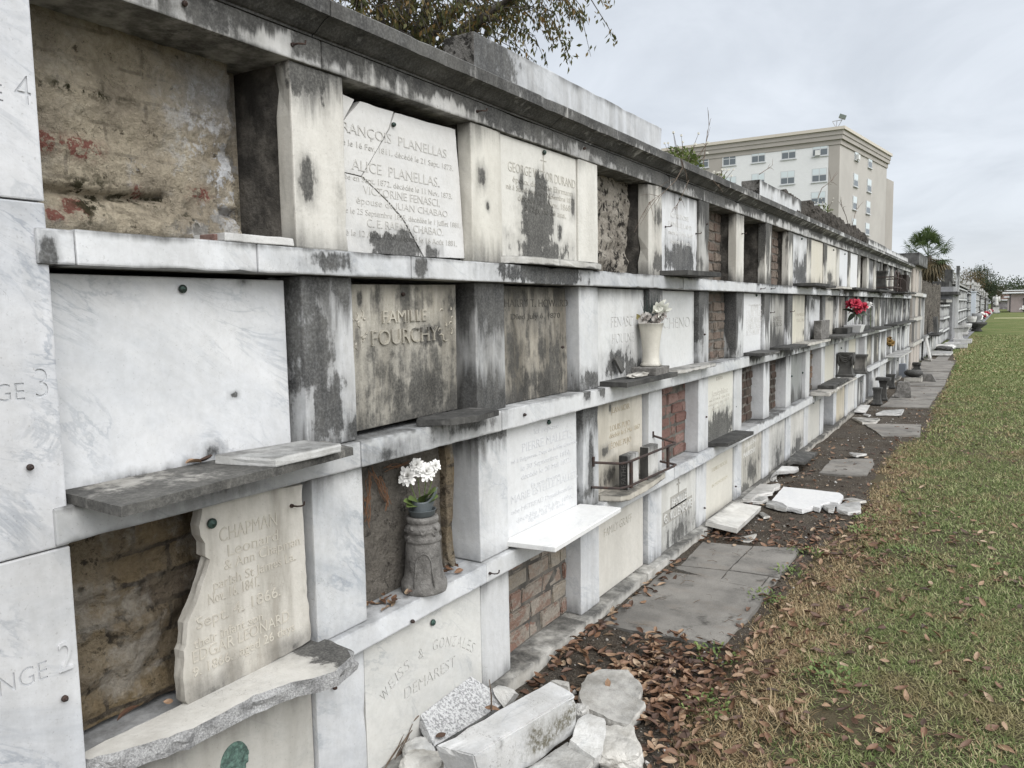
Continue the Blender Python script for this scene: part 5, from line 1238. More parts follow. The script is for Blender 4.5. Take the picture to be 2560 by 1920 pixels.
# second group of broken slabs, by the low tablets further on
fragment(ki, [(600, 480), (900, 508), (1370, 562), (1428, 600), (1355, 702), (1240, 688), (1130, 715), (1098, 772), (1010, 748), (860, 792), (650, 752), (590, 702), (440, 665)], .045, .035, marble((.66, .66, .66), .3, .05, .0, .0, .0, .05, [B(ki, 480, 540, 830, 690, .6, .3, .5)], .3), 'largest fallen white tablet lying face up, broken along its near edge', .004)
fragment(ki, [(362, 708), (400, 668), (560, 700), (650, 748), (640, 775), (480, 745)], .045, .03, LGT, 'narrow white shard along the near edge of the fallen tablet', .003)
fragment(ki, [(28, 602), (280, 402), (420, 412), (520, 440), (556, 470), (540, 500), (472, 522), (440, 580), (250, 590), (150, 625)], [.09, .09, .09, .06, .05, .05, .05, .05, .06, .08], .03, marble((.58, .57, .55), .3, .2, .0, .0, .1, .2, None, .4), 'marble slab with a dark cloudy stain against the mottled low tablet', .005)
fragment(ki, [(105, 640), (170, 602), (360, 572), (386, 640), (300, 672), (170, 672)], .045, .03, LGT, 'curved white marble chip in front of the cloudy stained slab', .004)
fragment(ki, [(1150, 730), (1310, 738), (1290, 795), (1225, 790)], .035, .03, LGT, 'small white wedge in the bite of the fallen tablet', .002)
fragment(ki, [(1345, 742), (1430, 700), (1655, 690), (1672, 800), (1490, 832), (1340, 790)], .03, .03, LGT, 'white slab fragment right of the fallen tablet, nearest the grass', .006)
fragment(ki, [(1440, 645), (1550, 628), (1740, 668), (1620, 692), (1455, 660)], .025, .02, DUSTY, 'half buried pale piece behind the right end of the fallen tablet', .006)
fragment(ki, [(450, 300), (582, 182), (812, 190), (816, 232), (762, 262), (510, 292)], [.11, .1, .06, .05, .05, .08], .03, LGT, 'white slab propped against the grey mottled low tablet', .003)
fragment(ki, [(370, 345), (450, 300), (505, 322), (455, 352)], .05, .04, LGT, 'little white chunk left of the propped white slab', .004)
fragment(kg, [(310, 1328), (405, 1222), (638, 1238), (500, 1352)], [.13, .13, .1, .1], .03, BLK, 'dark slab tilted against the tablet with the black curved stain', .002)
fragment(ki, [(1508, 4), (1750, 22), (1610, 48), (1560, 38)], .04, .02, LGT, 'bluish white flake beyond the cracked low slab', .002)
fragment(ki, [(268, 838), (312, 826), (412, 885), (325, 896)], .02, .015, DUSTY, 'flat chip just right of the thick tilted slab', .002)
fragment(kc, [(1628, 1088), (1812, 1046), (1762, 1112), (1690, 1108)], .02, .015, DUSTY, 'pale flat chip behind the square paving', .003)
fragment(kg, [(1045, 778), (1112, 716), (1216, 722), (1172, 792)], [.07, .07, .05, .05], .025, LGT, 'white slab with a drilled hole propped at the wall foot', .001)
fragment(kg, [(1282, 812), (1370, 776), (1592, 764), (1560, 816)], .04, .03, LGT, 'thin white slab lying before the dark pedestals', .004)
fragment(kg, [(1020, 852), (1322, 866), (1282, 905), (1132, 910)], .035, .03, DUSTY, 'pale broken slab flush with the soil by the far low tablets', .006)
fragment(kg, [(1140, 820), (1160, 812), (1225, 826), (1200, 836)], .03, .02, LGT, 'small white strip before the slab with a hole', .002)
fragment(kg, [(1840, 130), (1900, 115), (2135, 125), (2110, 150), (1900, 150)], .1, .06, LGT, 'long white slab on the ground before the broken brick wall', .003)
fragment(kg, [(1810, 205), (1825, 190), (1900, 195), (1895, 222)], .06, .06, DUSTY, 'grey stub of stone at the corner of the tan vault block', .002)
# standing stones at the wall foot
def sqprof(mb, c, prof, rot=.0, sy=1):
    c = Vector(c); v = []; f = []
    for r, z in prof:
        for sx, sy_ in ((-1, -1), (1, -1), (1, 1), (-1, 1)):
            q = Matrix.Rotation(rot, 3, 'Z') @ Vector((sx * r, sy_ * r * sy, 0)); v.append(c + q + Vector((0, 0, z)))
    n = len(prof)
    for i in range(n - 1):
        for k in range(4): f.append((i * 4 + k, i * 4 + (k + 1) % 4, (i + 1) * 4 + (k + 1) % 4, (i + 1) * 4 + k))
    f.append((3, 2, 1, 0)); f.append(tuple((n - 1) * 4 + k for k in range(4))); return mb.add(v, f)
def pedestal(k, a, z0, w, h, m_, label, drape=True, cap=True):
    c = PZ(*k(*a), z0); o = thing('stone_pedestal', c, label, 'pedestal')
    mb = MB(); sqprof(mb, c, [(w, 0), (w, h * .08), (w * .82, h * .13), (w * .7, h * .35), (w * .68, h * .6), (w * .75, h * .8), (w * .88, h * .92), (w * .88, h)]); mesh('shaft', mb.vf, m_, o)
    if drape:
        mb = MB()
        for s_ in range(4):
            an = s_ * math.pi / 2; d = Vector((math.cos(an), math.sin(an), 0)); t = Vector((-d.y, d.x, 0))
            for q in range(3): mb.tube([c + d * w * .84 + t * w * .75 * u_ + Vector((0, 0, h * (.93 - (.14 + q * .08) * (1 - u_ * u_)))) for u_ in (-1, -.6, -.2, .2, .6, 1)], w * .11, 6)
            mb.tube([c + d * w * .8 + t * w * .8 + Vector((0, 0, h * .95)), c + d * w * .75 + t * w * .75 + Vector((0, 0, h * .6)), c + d * w * .7 + t * w * .7 + Vector((0, 0, h * .45))], [w * .14, w * .16, w * .05], 6)
        mesh('carved_drape', mb.vf, m_, o, smooth=True)
    return o
pedestal(kg, (950, 405), .68, .105, .31, M['dark_stone'], 'dark stone pedestal carved with draped swags, on the shelf above the low tablets')
pedestal(kg, (1105, 370), .66, .1, .26, marble((.2, .19, .175), .2, .1, .3, .4, .3, .6), 'plain grey pedestal right of the draped one on the same shelf', False)
bm = stone_bm(-.0, .2, 8.95, 9.8, .6, .64, .05, .004, .02, .006, 3); solo('marble_slab', bm, DUSTY, (.1, 9.4, .6), 'rough grey slab under the left side of the draped pedestal', 'slab')
bm = stone_bm(-.0, .18, 9.35, 10.4, .641, .68, .05, .004, .02, .006, 4); solo('marble_slab', bm, M['dark_stone'], (.1, 9.8, .641), 'dark slab directly carrying the draped pedestal', 'slab')
pedestal(kh, (640, 905), .012, .075, .27, M['dark_stone'], 'dark square post nearest in the cluster of stones on the far paving', False)
pedestal(kh, (740, 830), .012, .07, .33, M['black_stone'], 'black flared pedestal behind the nearest dark post', False)
pedestal(kh, (870, 620), .012, .09, .26, M['dark_stone'], 'narrow dark stand with a stepped foot behind the black flared pedestal', False)
c = PZ(*kh(750, 500), .43); c7 = PZ(*kh(740, 830), .012); bm = stone_bm(-.11, .11, -.12, .12, 0, .045, 0); bm.transform(Matrix.Translation((c7.x, c7.y, .343))); solo('marble_slab', bm, M['dark_stone'], (c7.x, c7.y, .343), 'dark square cap resting on the black flared pedestal', 'slab')
c = PZ(*kh(1085, 785), .012); mb = MB()
bm = bmesh.new(); mb.add(*sqprof(MB(), c, [(.115, 0), (.12, .03), (.115, .1), (.1, .19), (.09, .26), (.07, .275)], .15, .7).vf)
vs_ = [bm.verts.new(p) for p in mb.v]; [bm.faces.new([vs_[k] for k in q]) for q in mb.f]; bmesh.ops.subdivide_edges(bm, edges=bm.edges[:], cuts=4, use_grid_fill=True); roughen(bm, .022, 10, 2); bmesh.ops.recalc_face_normals(bm, faces=bm.faces[:])
solo('rough_stone', bm, M['cement'], c, 'rough hewn grey upright stone standing on the far paving', 'stone')
c = PZ(*kh(1075, 440), .012); bm = stone_bm(-.06, .07, -.1, .1, 0, .3, 0, bev=.006); bm.transform(Matrix.Translation(c)); solo('granite_block', bm, simple('blue_grey_granite', (.16, .175, .2), .5, var=.3, scale=90), c, 'smooth blue grey upright granite block by the far low tablets', 'block')
c = PZ(*kh(1265, 510), .012); bm = stone_bm(-.16, .16, -.14, .14, 0, .1, .05, .005, .012, .006, 5); bm.transform(Matrix.Translation(c)); solo('stone_block', bm, DUSTY, c, 'low white topped stone base under the bulbous black stone', 'block')
mb = MB(); mb.lathe((c.x, c.y, .113), [(.07, 0), (.14, .02), (.175, .06), (.175, .09), (.14, .125), (.06, .14)], 24, .04); solo('urn_fragment', mb.vf, M['dark_stone'], (c.x, c.y, .113), 'bulbous blackened stone urn bowl lying on the low base', 'urn', smooth=True)
c = PZ(*kh(1530, 505), .012); bm = stone_bm(-.11, .14, -.08, .08, 0, .15, 0, bev=.006)
for v in bm.verts:
    if v.co.z > .08 and v.co.x > .05: v.co.x -= .08
bm.transform(Matrix.Translation(c)); solo('stone_block', bm, M['cement'], c, 'wedge shaped dark block with a white top edge right of the bulbous stone', 'block')
pedestal(kh, (1325, 300), .012, .095, .17, M['black_stone'], 'dark reddish urn shaped stone with a garland on the far paving', True)
pedestal(kj, (1385, 735), 1.83, .12, .33, M['black_stone'], 'black flared urn standing on the ledge of the top row', False)
# railings, flowers and bits on the far shelves
rl = thing('iron_railing', (.2, 17.3, 1.83), 'small black iron hoop railing on a shelf of the top row', 'railing')
mb = MB(); c = PX(*kj(1680, 760), .25); y_ = c.y; 
for dz in (.05, .22): mb.tube([(.0, y_ - .6, 1.83 + dz), (.25, y_ - .6, 1.83 + dz), (.25, y_ + .7, 1.83 + dz), (.0, y_ + .7, 1.83 + dz)], .011, 5)
mesh('rail', mb.vf, M['iron'], rl)
mb = MB()
for d in (-.25, .25): mb.tube([(.25, y_ + d - .2, 1.82), (.25, y_ + d - .2, 2.03)] + [(.25, y_ + d - .2 * math.cos(a), 2.03 + .13 * math.sin(a)) for a in (.5, 1, 1.57, 2.1, 2.6)] + [(.25, y_ + d + .2, 2.03), (.25, y_ + d + .2, 1.82)], .011, 5)
mesh('hoop', mb.vf, M['iron'], rl)
c = PX(*kj(1790, 765), .15); bm = stone_bm(-.05, .1, -.25, .25, 0, .33, .06, .02, .1, .01, 3); bm.transform(Matrix.Translation((.12, c.y, 1.83))); solo('wood_stump', bm, simple('charred_wood', (.03, .022, .018), .9, var=.5), (.12, c.y, 1.83), 'dark splintered wooden block right of the hoop railing', 'block')
def bunch(name, c, R, m_, label, stem=.22, nfl=7, seed=1, leaves=True, fr=.5):
    o = thing(name, Vector(c) - Vector((0, 0, stem)), label, 'flowers'); rr = random.Random(seed); mb = MB(); lf = MB(); stm = MB(); c = Vector(c)
    for q in range(nfl):
        d = Vector((rr.gauss(0, 1), rr.gauss(0, 1), rr.gauss(.2, .8))).normalized(); p = c + d * R * rr.uniform(.3, .75); petal_flower(mb, p, d + Vector((.8, -.6, .3)), R * fr, 3, rr, .3, 8, .55)
        stm.tube([c - Vector((0, 0, stem)), c - Vector((0, 0, R * .6)), p], .004, 4)
        if leaves: leafblade(lf, c - Vector((0, 0, R * .5)), c + d * R * 1.1 - Vector((0, 0, R * .7)), R * .22, Vector((.5, -.5, .7)))
    mesh('blossom', mb.vf, m_, o, smooth=True); mesh('stem', stm.vf, M['leaf_green'], o)
    if leaves: mesh('leaf', lf.vf, simple('dark_green_leaf', (.03, .045, .025), .6), o, smooth=True)
    return o
pc = PZ(*kk(885, 440), 1.226); c = PX(*kj(950, 1010), pc.x)
c = Vector((.12, PX(*kj(950, 1010), .12).y, PX(*kj(950, 1010), .12).z))
bunch('flower_bouquet', c, .15, M['petal_red'], 'bright red artificial flowers in a white planter on the second row', c.z - 1.36, 9, 3)
mb = MB(); sqprof(mb, (c.x, c.y, 1.228), [(.085, 0), (.1, .06), (.11, .1), (.095, .1), (.085, .08)], 0, 1.7); mesh_o = solo('planter', mb.vf, marble((.66, .66, .66), .1, .0, .0, .1, .0, .05), (c.x, c.y, 1.228), 'white oblong planter holding the red flowers', 'planter')
c2 = Vector((.06, PX(*kj(1225, 1010), .06).y, PX(*kj(1225, 1010), .06).z)); bunch('flower_bouquet', c2, .09, M['petal_white'], 'single pale flower on a stem right of the red bouquet', c2.z - 1.23, 3, 5, False, .7)
c3 = Vector((.03, PX(*kk(1548, 600), .03).y, PX(*kk(1548, 600), .03).z)); bunch('flower_bouquet', c3, .12, M['petal_gold'], 'withered golden flowers hanging in an open vault of the third row', .12, 10, 7, False, .55)
c = PX(*kk(790, 470), .1); bm = stone_bm(.0, .15, c.y - .2, c.y + .2, 1.24, 1.31, 0); solo('stone_block', bm, M['black_stone'], (.07, c.y, 1.24), 'small black stone box left of the white planter', 'block')
c = PX(*kk(1080, 400), .1); bm = stone_bm(.0, .15, c.y - .3, c.y + .4, 1.228, 1.29, 0); solo('stone_block', bm, M['black_stone'], (.07, c.y, 1.228), 'flat black stone box right of the white planter', 'block')
c = PX(*kk(360, 540), .05); bm = stone_bm(.02, .1, c.y - .25, c.y + .25, 1.225, 1.43, .06, .004, .02, .006, 4); solo('stone_block', bm, M['cement'], (.06, c.y, 1.225), 'grey upright stone with a pale edge left of the stacked slabs', 'block')
# ------------------------------------------------------------------ ground, paving, grass, leaves
EP = [(-1., .8), (2.0, .85), (2.43, .79), (2.88, .64), (3.36, .69), (4.0, .69), (4.4, .72), (5.1, .72), (6.3, .84)] + [(PZ(*kg(*q)).y, PZ(*kg(*q)).x) for q in [(1270, 1370), (1500, 1150), (1780, 1010), (1850, 880), (1870, 740), (2010, 520), (2090, 370), (2150, 230)]] + [(28, .6), (40, .75)]
EY = [q[0] for q in EP]; EX = [q[1] for q in EP]
def edge_x(y): return float(np.interp(y, EY, EX)) + .05 * mn.noise((y * 3.1, 4, 0)) + .03 * mn.noise((y * 11, 0, 3))
GRD = mat('lawn_earth'); P = GRD.pos()
c = GRD.mix(GRD.mr(GRD.noise(P, 1.1, 6, .65), .36, .64), (.12, .137, .046), (.18, .182, .08))
c = GRD.mix(GRD.mr(GRD.noise(P, .35, 4, .6), .42, .62), c, (.095, .13, .038))
c = GRD.mix(GRD.mr(GRD.noise(P, 60, 4, .75), .3, .7, .6, 0), c, GRD.mix(1., c, (.4, .4, .36), 'MULTIPLY'))
near = GRD.mr(GRD.sep(P)[1], 9, 22, 1, 0)
c = GRD.mix(GRD.m('MULTIPLY', near, .96), c, (.1, .082, .052))
GM_ = GRD.fin(c, .95, GRD.bump(GRD.noise(P, 45, 5, .75), 1., .03), .1)
g = MB(); xs = [-400, -30, -3, .0, .5, 1, 2, 4, 8, 30, 400]; ys = [-60, -5, 0, 2, 4, 8, 16, 30, 60, 120, 300, 900]
v = [(x, y, -.02) for y in ys for x in xs]; f = []
for j in range(len(ys) - 1):
    for i in range(len(xs) - 1): q = j * len(xs) + i; f.append((q, q + 1, q + 1 + len(xs), q + len(xs)))
tag(mesh('ground', (v, f), GM_), kind='structure')
SOIL = mat('dark_soil'); P = SOIL.pos()
c = SOIL.mix(SOIL.mr(SOIL.noise(P, 6, 6, .7), .36, .66), (.075, .06, .046), (.13, .108, .082))
c = SOIL.mix(SOIL.mr(SOIL.noise(P, 1.7, 4, .6), .45, .62, 0, .6), c, (.14, .125, .105))
c = SOIL.mix(SOIL.mr(SOIL.noise(P, 85, 4, .8), .34, .66, .75, 0), c, (.02, .017, .014))
c = SOIL.mix(SOIL.mr(SOIL.voro(P, 70), .1, .16, .8, 0), c, SOIL.mix(SOIL.noise(P, 30), (.09, .08, .07), (.3, .28, .25)))
SM_ = SOIL.fin(c, .95, SOIL.bump(SOIL.m('ADD', SOIL.noise(P, 60, 6, .8), SOIL.m('MULTIPLY', SOIL.voro(P, 70), -.6)), 1., .02), .15)
def soil_z(x, y):
    e = edge_x(y)
    h = .012 * mn.fractal((x * 4, y * 4, 0), 1, 2, 3) + .022 * math.exp(-(x - .05) / .12) * (.6 + mn.noise((y * 2, 0, 5)))
    return h - .045 * max(0, min(1, (x - e) / .12)) - .003
ny, nx = 620, 34; v = []; f = []
for j in range(ny + 1):
    y = -1.0 + 29 * (j / ny) ** 1.4
    for i in range(nx + 1): x = .035 + 1.15 * i / nx; v.append((x, y, soil_z(x, y)))
for j in range(ny):
    for i in range(nx): q = j * (nx + 1) + i; f.append((q, q + 1, q + nx + 2, q + nx + 1))
tag(mesh('soil_strip', (v, f), SM_, smooth=True), kind='structure')
# paving
def paving(polys, label, z=.014, split=False, m_='concrete', seed=1):
    ctr = sum((Vector(p) for pl_ in polys for p in pl_), Vector()) / sum(len(p) for p in polys)
    if len(polys) == 1:
        return solo('paving_slab', slab_bm(polys[0], .06, (0, 0, 1), .008, .03, .004, .0015, seed), M[m_], ctr, label, 'paving slab', 'concrete slabs along the wall')
    o = thing('paving_slab', ctr, label, 'paving slab', 'concrete slabs along the wall')
    for q, p in enumerate(polys): mesh('slab_piece', slab_bm(p, .06, (0, 0, 1), .005, .025, .003, .0012, seed + q), M[m_], o)
    return o
def V3(pts, z): return [Vector((x, y, z)) for x, y in pts]
z_ = .016
paving([V3([(.075, 3.40), (.40, 3.43), (.675, 3.47), (.70, 4.0), (.69, 4.335), (.38, 4.345), (.072, 4.31)], z_)], 'square dark stained concrete slab nearest the camera, meeting the leaf pile')
c4 = [tuple(PZ(*kc(*q), z_)[:2]) for q in [(1110, 1342), (1550, 1388), (2015, 1452), (1780, 1165), (1475, 1480), (1925, 1442), (1840, 1548)]]
L0, X0, R0, T0, B1, T2_, B2_ = c4
def off(p, d): return (p[0] + d[0], p[1] + d[1])
e_ = .006
paving([V3([(.085, 4.99), off(L0, (0, e_)), off(X0, (-e_, e_)), off(T0, (-e_, 0))], z_), V3([off(T0, (e_, 0)), off(X0, (e_, e_)), off(R0, (0, e_)), (.69, 5.15)], z_ + .004),
        V3([off(L0, (0, -e_)), (.085, 4.40), off(B1, (-.004, -.01)), off(X0, (-.004, -e_))], z_), V3([off(X0, (.004, -e_)), off(B1, (.004, -.01)), off(B2_, (-.004, -.01)), off(T2_, (-.004, -e_))], z_ + .002), V3([off(T2_, (.004, -e_)), off(B2_, (.005, -.005)), (.69, 4.42), off(R0, (0, -e_))], z_ - .002)],
       'concrete slab cracked into five pieces, second from the camera', seed=20)
for q, (pts, lab) in enumerate([([(650, 1470), (790, 1322), (1000, 1312), (1240, 1312), (1262, 1370), (1180, 1490), (950, 1492)], 'isolated grey slab with a short crack, in the soil right of the propped slabs'),
        ([(1150, 930), (1440, 925), (1782, 936), (1768, 1050), (1345, 1062), (1285, 1010)], 'worn streaky slab before the pale broken slab'),
        ([(1330, 735), (1400, 690), (1915, 660), (1862, 748)], 'far slab with a pale front edge under the nearest dark post'), ([(1405, 685), (1440, 640), (1945, 630), (1920, 656)], 'narrow pale slab right behind the pale edged one'),
        ([(1445, 632), (1560, 515), (2028, 516), (1965, 592), (1945, 626)], 'broad far slab beneath the rough hewn grey stone'), ([(1560, 500), (1640, 440), (2060, 440), (2038, 508)], 'leafy far slab before the wedge shaped block'),
        ([(1640, 432), (1720, 352), (2095, 352), (2064, 432)], 'smooth slab behind the bulbous black stone'), ([(1720, 345), (1800, 226), (2152, 246), (2100, 345)], 'grey slab behind the dark reddish urn stone'),
        ([(1700, 222), (1740, 190), (2150, 235), (2100, 240)], 'farthest slab before the long white slab')]):
    paving([[PZ(*kg(*p_), .012) for p_ in pts]], lab, seed=30 + q)
paving([[Vector(p_) for p_ in ((.3, 24.2, .012), (.62, 24.4, .012), (.6, 27.2, .012), (.3, 27, .012))]], 'slab past the long white slab, by the broken brick wall', seed=50)
pv = MB(); y = 33
path_v = MB(); path_v.add([(.08, 33, .005), (.66, 33, .005), (.72, 45, .005), (.9, 62, .005), (1.35, 123, .005), (1.8, 210, .005), (.2, 210, .005), (.1, 90, .005)], [tuple(range(8))])
tag(mesh('path', path_v.vf, simple('pale_path', (.2, .2, .21), .9, col2=(.13, .13, .135), scale=1.3, var=.2)), kind='structure')

# grass blades
def grass(name, n, x0, x1, y0, y1, h0, h1, w, m_, seed, dens):
    r = np.random.default_rng(seed); x = r.uniform(x0, x1, n); y = y0 + (y1 - y0) * r.uniform(0, 1, n)
    ex = np.interp(y, EY, EX); keep = np.array([dens(a, b, c_) for a, b, c_ in zip(x, y, ex)]) > r.uniform(0, 1, n)
    x, y = x[keep], y[keep]; n = len(x)
    a = r.uniform(0, 2 * np.pi, n); h = r.uniform(h0, h1, n); lean = np.clip(r.normal(1.15, .35, n), .05, 1.5); wd = w * r.uniform(.6, 1.3, n)
    dx, dy = np.cos(a), np.sin(a); px_, py_ = -dy * wd / 2, dx * wd / 2
    V = np.zeros((n, 6, 3)); z0 = -.018
    for i, (s, ww) in enumerate(((0, 1.), (.55, .85), (1., .12))):
        ll = lean * (.7 + .35 * s); ox = np.sin(ll) * h * s; oz = np.cos(ll) * h * s
        for j, sg in enumerate((-1, 1)):
            V[:, i * 2 + j, 0] = x + dx * ox + px_ * sg * ww; V[:, i * 2 + j, 1] = y + dy * ox + py_ * sg * ww; V[:, i * 2 + j, 2] = z0 + oz
    base = (np.arange(n) * 6)[:, None]; Fq = np.concatenate([base + np.array([[0, 1, 3, 2]]), base + np.array([[2, 3, 5, 4]])], 0)
    return tag(fastmesh(name, V.reshape(-1, 3), Fq, m_), kind='stuff')
GB_ = mat('grass_blade'); P = GB_.pos(); r_ = GB_.isl(); xx = GB_.sep(P)[0]; yy = GB_.sep(P)[1]
g1 = GB_.ramp(r_, [(0, (.05, .082, .022)), (.3, (.115, .156, .05)), (.65, (.2, .24, .092)), (1, (.39, .38, .21))])
s1_ = GB_.ramp(r_, [(0, (.13, .085, .045)), (.4, (.3, .22, .12)), (1, (.46, .37, .23))])
pn = GB_.noise(P, 2.4, 4, .6); ed = GB_.mr(GB_.m('SUBTRACT', xx, .66), .02, .8, GB_.mr(yy, 5, 12, .3, .06), -.08)
f_ = GB_.mr(GB_.m('ADD', pn, GB_.m('ADD', ed, GB_.m('MULTIPLY', GB_.m('SUBTRACT', GB_.m('FRACT', GB_.m('MULTIPLY', r_, 7.31)), .5), .3))), .49, .64)
c = GB_.mix(f_, g1, s1_)
bp = GB_.mr(GB_.noise(P, .9, 5, .65), .52, .66, 0, .65); c = GB_.mix(bp, c, GB_.mix(r_, (.16, .115, .06), (.34, .26, .15)))
GBM = GB_.fin(c, .7, None, .2)
tr = GB_.new('ShaderNodeBsdfTranslucent'); GB_.L.new(c, tr.inputs[0]); ms = GB_.new('ShaderNodeMixShader'); ms.inputs[0].default_value = .25
GB_.L.new(GB_.b.outputs[0], ms.inputs[1]); GB_.L.new(tr.outputs[0], ms.inputs[2]); GB_.L.new(ms.outputs[0], GB_.o.inputs[0])
def dn(x, y, e):
    d = x - e; q = mn.noise((x * 2.2, y * 2.2, 1)) * .5 + mn.noise((x * 7, y * 7, 4)) * .3
    bare = max(0, mn.noise((x * 1.3, y * 1.1, 8)) + .4 * mn.noise((x * 5, y * 5, 2)) - .22) * 1.6
    return max(0, min(1, (d + .06) / .3 + q * .6)) - bare if d < .4 else .9 + .3 * q - bare
grass('grass', 200000, .5, 3.6, .9, 5, .014, .04, .0036, GBM, 1, dn)
grass('grass', 125000, .55, 3.8, 5, 10, .016, .042, .005, GBM, 2, dn)
grass('grass', 90000, .5, 4.6, 10, 20, .022, .055, .01, GBM, 3, dn)
grass('grass', 50000, .5, 5, 20, 45, .03, .07, .022, GBM, 4, dn)

def tuft(x, y, e):
    return 1. if x > e + .1 and mn.noise((x * 3.3, y * 3.3, 21)) + .5 * mn.noise((x * 12, y * 12, 5)) > .38 else 0
grass('grass', 60000, .7, 3.4, 1.2, 6, .035, .075, .004, GBM, 7, tuft)
grass('grass', 60000, .7, 3.4, 6, 13, .04, .08, .006, GBM, 8, tuft)
# fallen leaves
LF = mat('fallen_leaf'); r_ = LF.rnd(); ri = LF.isl(); rr_ = LF.m('FRACT', LF.m('ADD', r_, ri)); P = LF.pos()
c = LF.ramp(rr_, [(0, (.05, .03, .021)), (.3, (.11, .06, .038)), (.6, (.19, .105, .06)), (.85, (.28, .185, .115)), (.94, (.38, .29, .2)), (1, (.14, .075, .05))])
c = LF.mix(LF.mr(LF.noise(P, 90, 4, .7), .35, .7, .45, 0), c, LF.mix(1., c, (.4, .36, .33), 'MULTIPLY'))
LFM = LF.fin(c, .55, None, .35)
def leaf_arrays(r):
    n = 7; L = r.uniform(.026, .066); W = L * r.uniform(.16, .3); curl = r.uniform(-.6, 1.3); cup = r.uniform(.0, .9); tw = r.uniform(-.8, .8)
    rows = []
    for i in range(n + 1):
        s = i / n; half = W * (math.sin(math.pi * min(.99, s * .96 + .02)) ** .75); a = curl * (s - .4)
        cx_ = L * (s - .5) * math.cos(a * .5); cz_ = L * .5 * (s - .4) * math.sin(a); t = tw * (s - .5)
        for q in (-1, -.5, 0, .5, 1):
            yy_ = q * half; zz_ = abs(q) ** 1.5 * half * cup; rows.append((cx_ + r.uniform(-.001, .001), yy_ * math.cos(t) - zz_ * math.sin(t), cz_ + yy_ * math.sin(t) + zz_ * math.cos(t)))
    v = np.array(rows); v[:, 2] -= v[:, 2].min()
    f = np.array([(i * 5 + q, i * 5 + q + 1, (i + 1) * 5 + q + 1, (i + 1) * 5 + q) for i in range(n) for q in range(4)])
    return v, f
rl_ = random.Random(77); protos = [leaf_arrays(rl_) for _ in range(14)]
def place(n, fn):
    out = []
    while len(out) < n:
        p = fn()
        if p is not None: out.append(p)
    return out
def zz(x, y):
    if .07 < x < .69 and 3.4 < y < 5.15: return .018
    return max(soil_z(x, y), -.012) + (.006 if x > edge_x(y) else 0)
def pick_near():
    y = 2.0 + rl_.random() ** 1.3 * 4.6; x = rl_.gauss(edge_x(y) + .12, .24) if rl_.random() < .5 else rl_.uniform(.6, 2.1)
    if x < .06 or x > 2.3: return None
    if .07 < x < .67 and 3.42 < y < 5.14 and rl_.random() < .985: return None
    if x < .55 and 1.9 < y < 2.55 and rl_.random() < .75: return None
    if x < .3 and 2.4 < y < 3.4 and rl_.random() < .6: return None
    return x, y
def pick_mid():
    y = 5.1 + rl_.random() ** 2 * 12; x = rl_.gauss(edge_x(y) - .08, .25) if rl_.random() < .62 else rl_.uniform(.1, 2.3)
    return None if x < .06 or x > 2.6 else (x, y)
def pick_kerb():
    y = rl_.choice([rl_.uniform(2.9, 4.6), rl_.uniform(4.95, 5.5), rl_.uniform(2.6, 3.5), rl_.uniform(6.2, 9)]); return (.075 + abs(rl_.gauss(0, .035 if y < 5 else .12)), y)
def pick_pile():
    y = rl_.gauss(3.0, .3); x = rl_.gauss(.56, .17); return None if x < .15 or y > 3.46 or y < 2.4 else (x, y)
pts = place(900, pick_near) + place(760, pick_pile)
cam2 = np.array([1.714, 0])
pts.sort(key=lambda p: math.hypot(p[0] - 1.714, p[1]))
pile = {}
def leaf_matrix(p):
    key = (int(p[0] / .07), int(p[1] / .07)); k_ = pile.get(key, 0); pile[key] = k_ + 1
    z = zz(*p) + .002 + .007 * min(k_, 4)
    return Matrix.Translation((p[0], p[1], z)) @ Matrix.Rotation(rl_.uniform(0, 6.28), 4, 'Z') @ Matrix.Rotation(rl_.gauss(0, .3), 4, 'X') @ Matrix.Rotation(rl_.gauss(0, .25), 4, 'Y')
pm = []
for q, (v, f) in enumerate(protos):
    me = bpy.data.meshes.new('fallen_leaf'); me.from_pydata([tuple(p) for p in v], [], [tuple(k) for k in f.tolist()]); me.materials.append(LFM)
    me.polygons.foreach_set('use_smooth', [True] * len(me.polygons)); pm.append(me)
for p in pts[:290]:
    o = bpy.data.objects.new('fallen_leaf', rl_.choice(pm)); COL.objects.link(o); o.matrix_world = leaf_matrix(p)
    tag(o, 'curled brown leaf fallen in the litter along the grass edge, lower right', 'leaf', 'fallen leaves in the foreground litter')
def litter(name, pts):
    VV, FF, n0 = [], [], 0
    for p in pts:
        v, f = rl_.choice(protos); mtx = np.array(leaf_matrix(p)); VV.append(v @ mtx[:3, :3].T + mtx[:3, 3]); FF.append(f + n0); n0 += len(v)
    o = fastmesh(name, np.concatenate(VV), np.concatenate(FF), LFM); o.data.polygons.foreach_set('use_smooth', [True] * len(o.data.polygons)); return tag(o, kind='stuff')
litter('leaf_litter', pts[290:] + place(230, pick_kerb) + place(720, pick_mid))
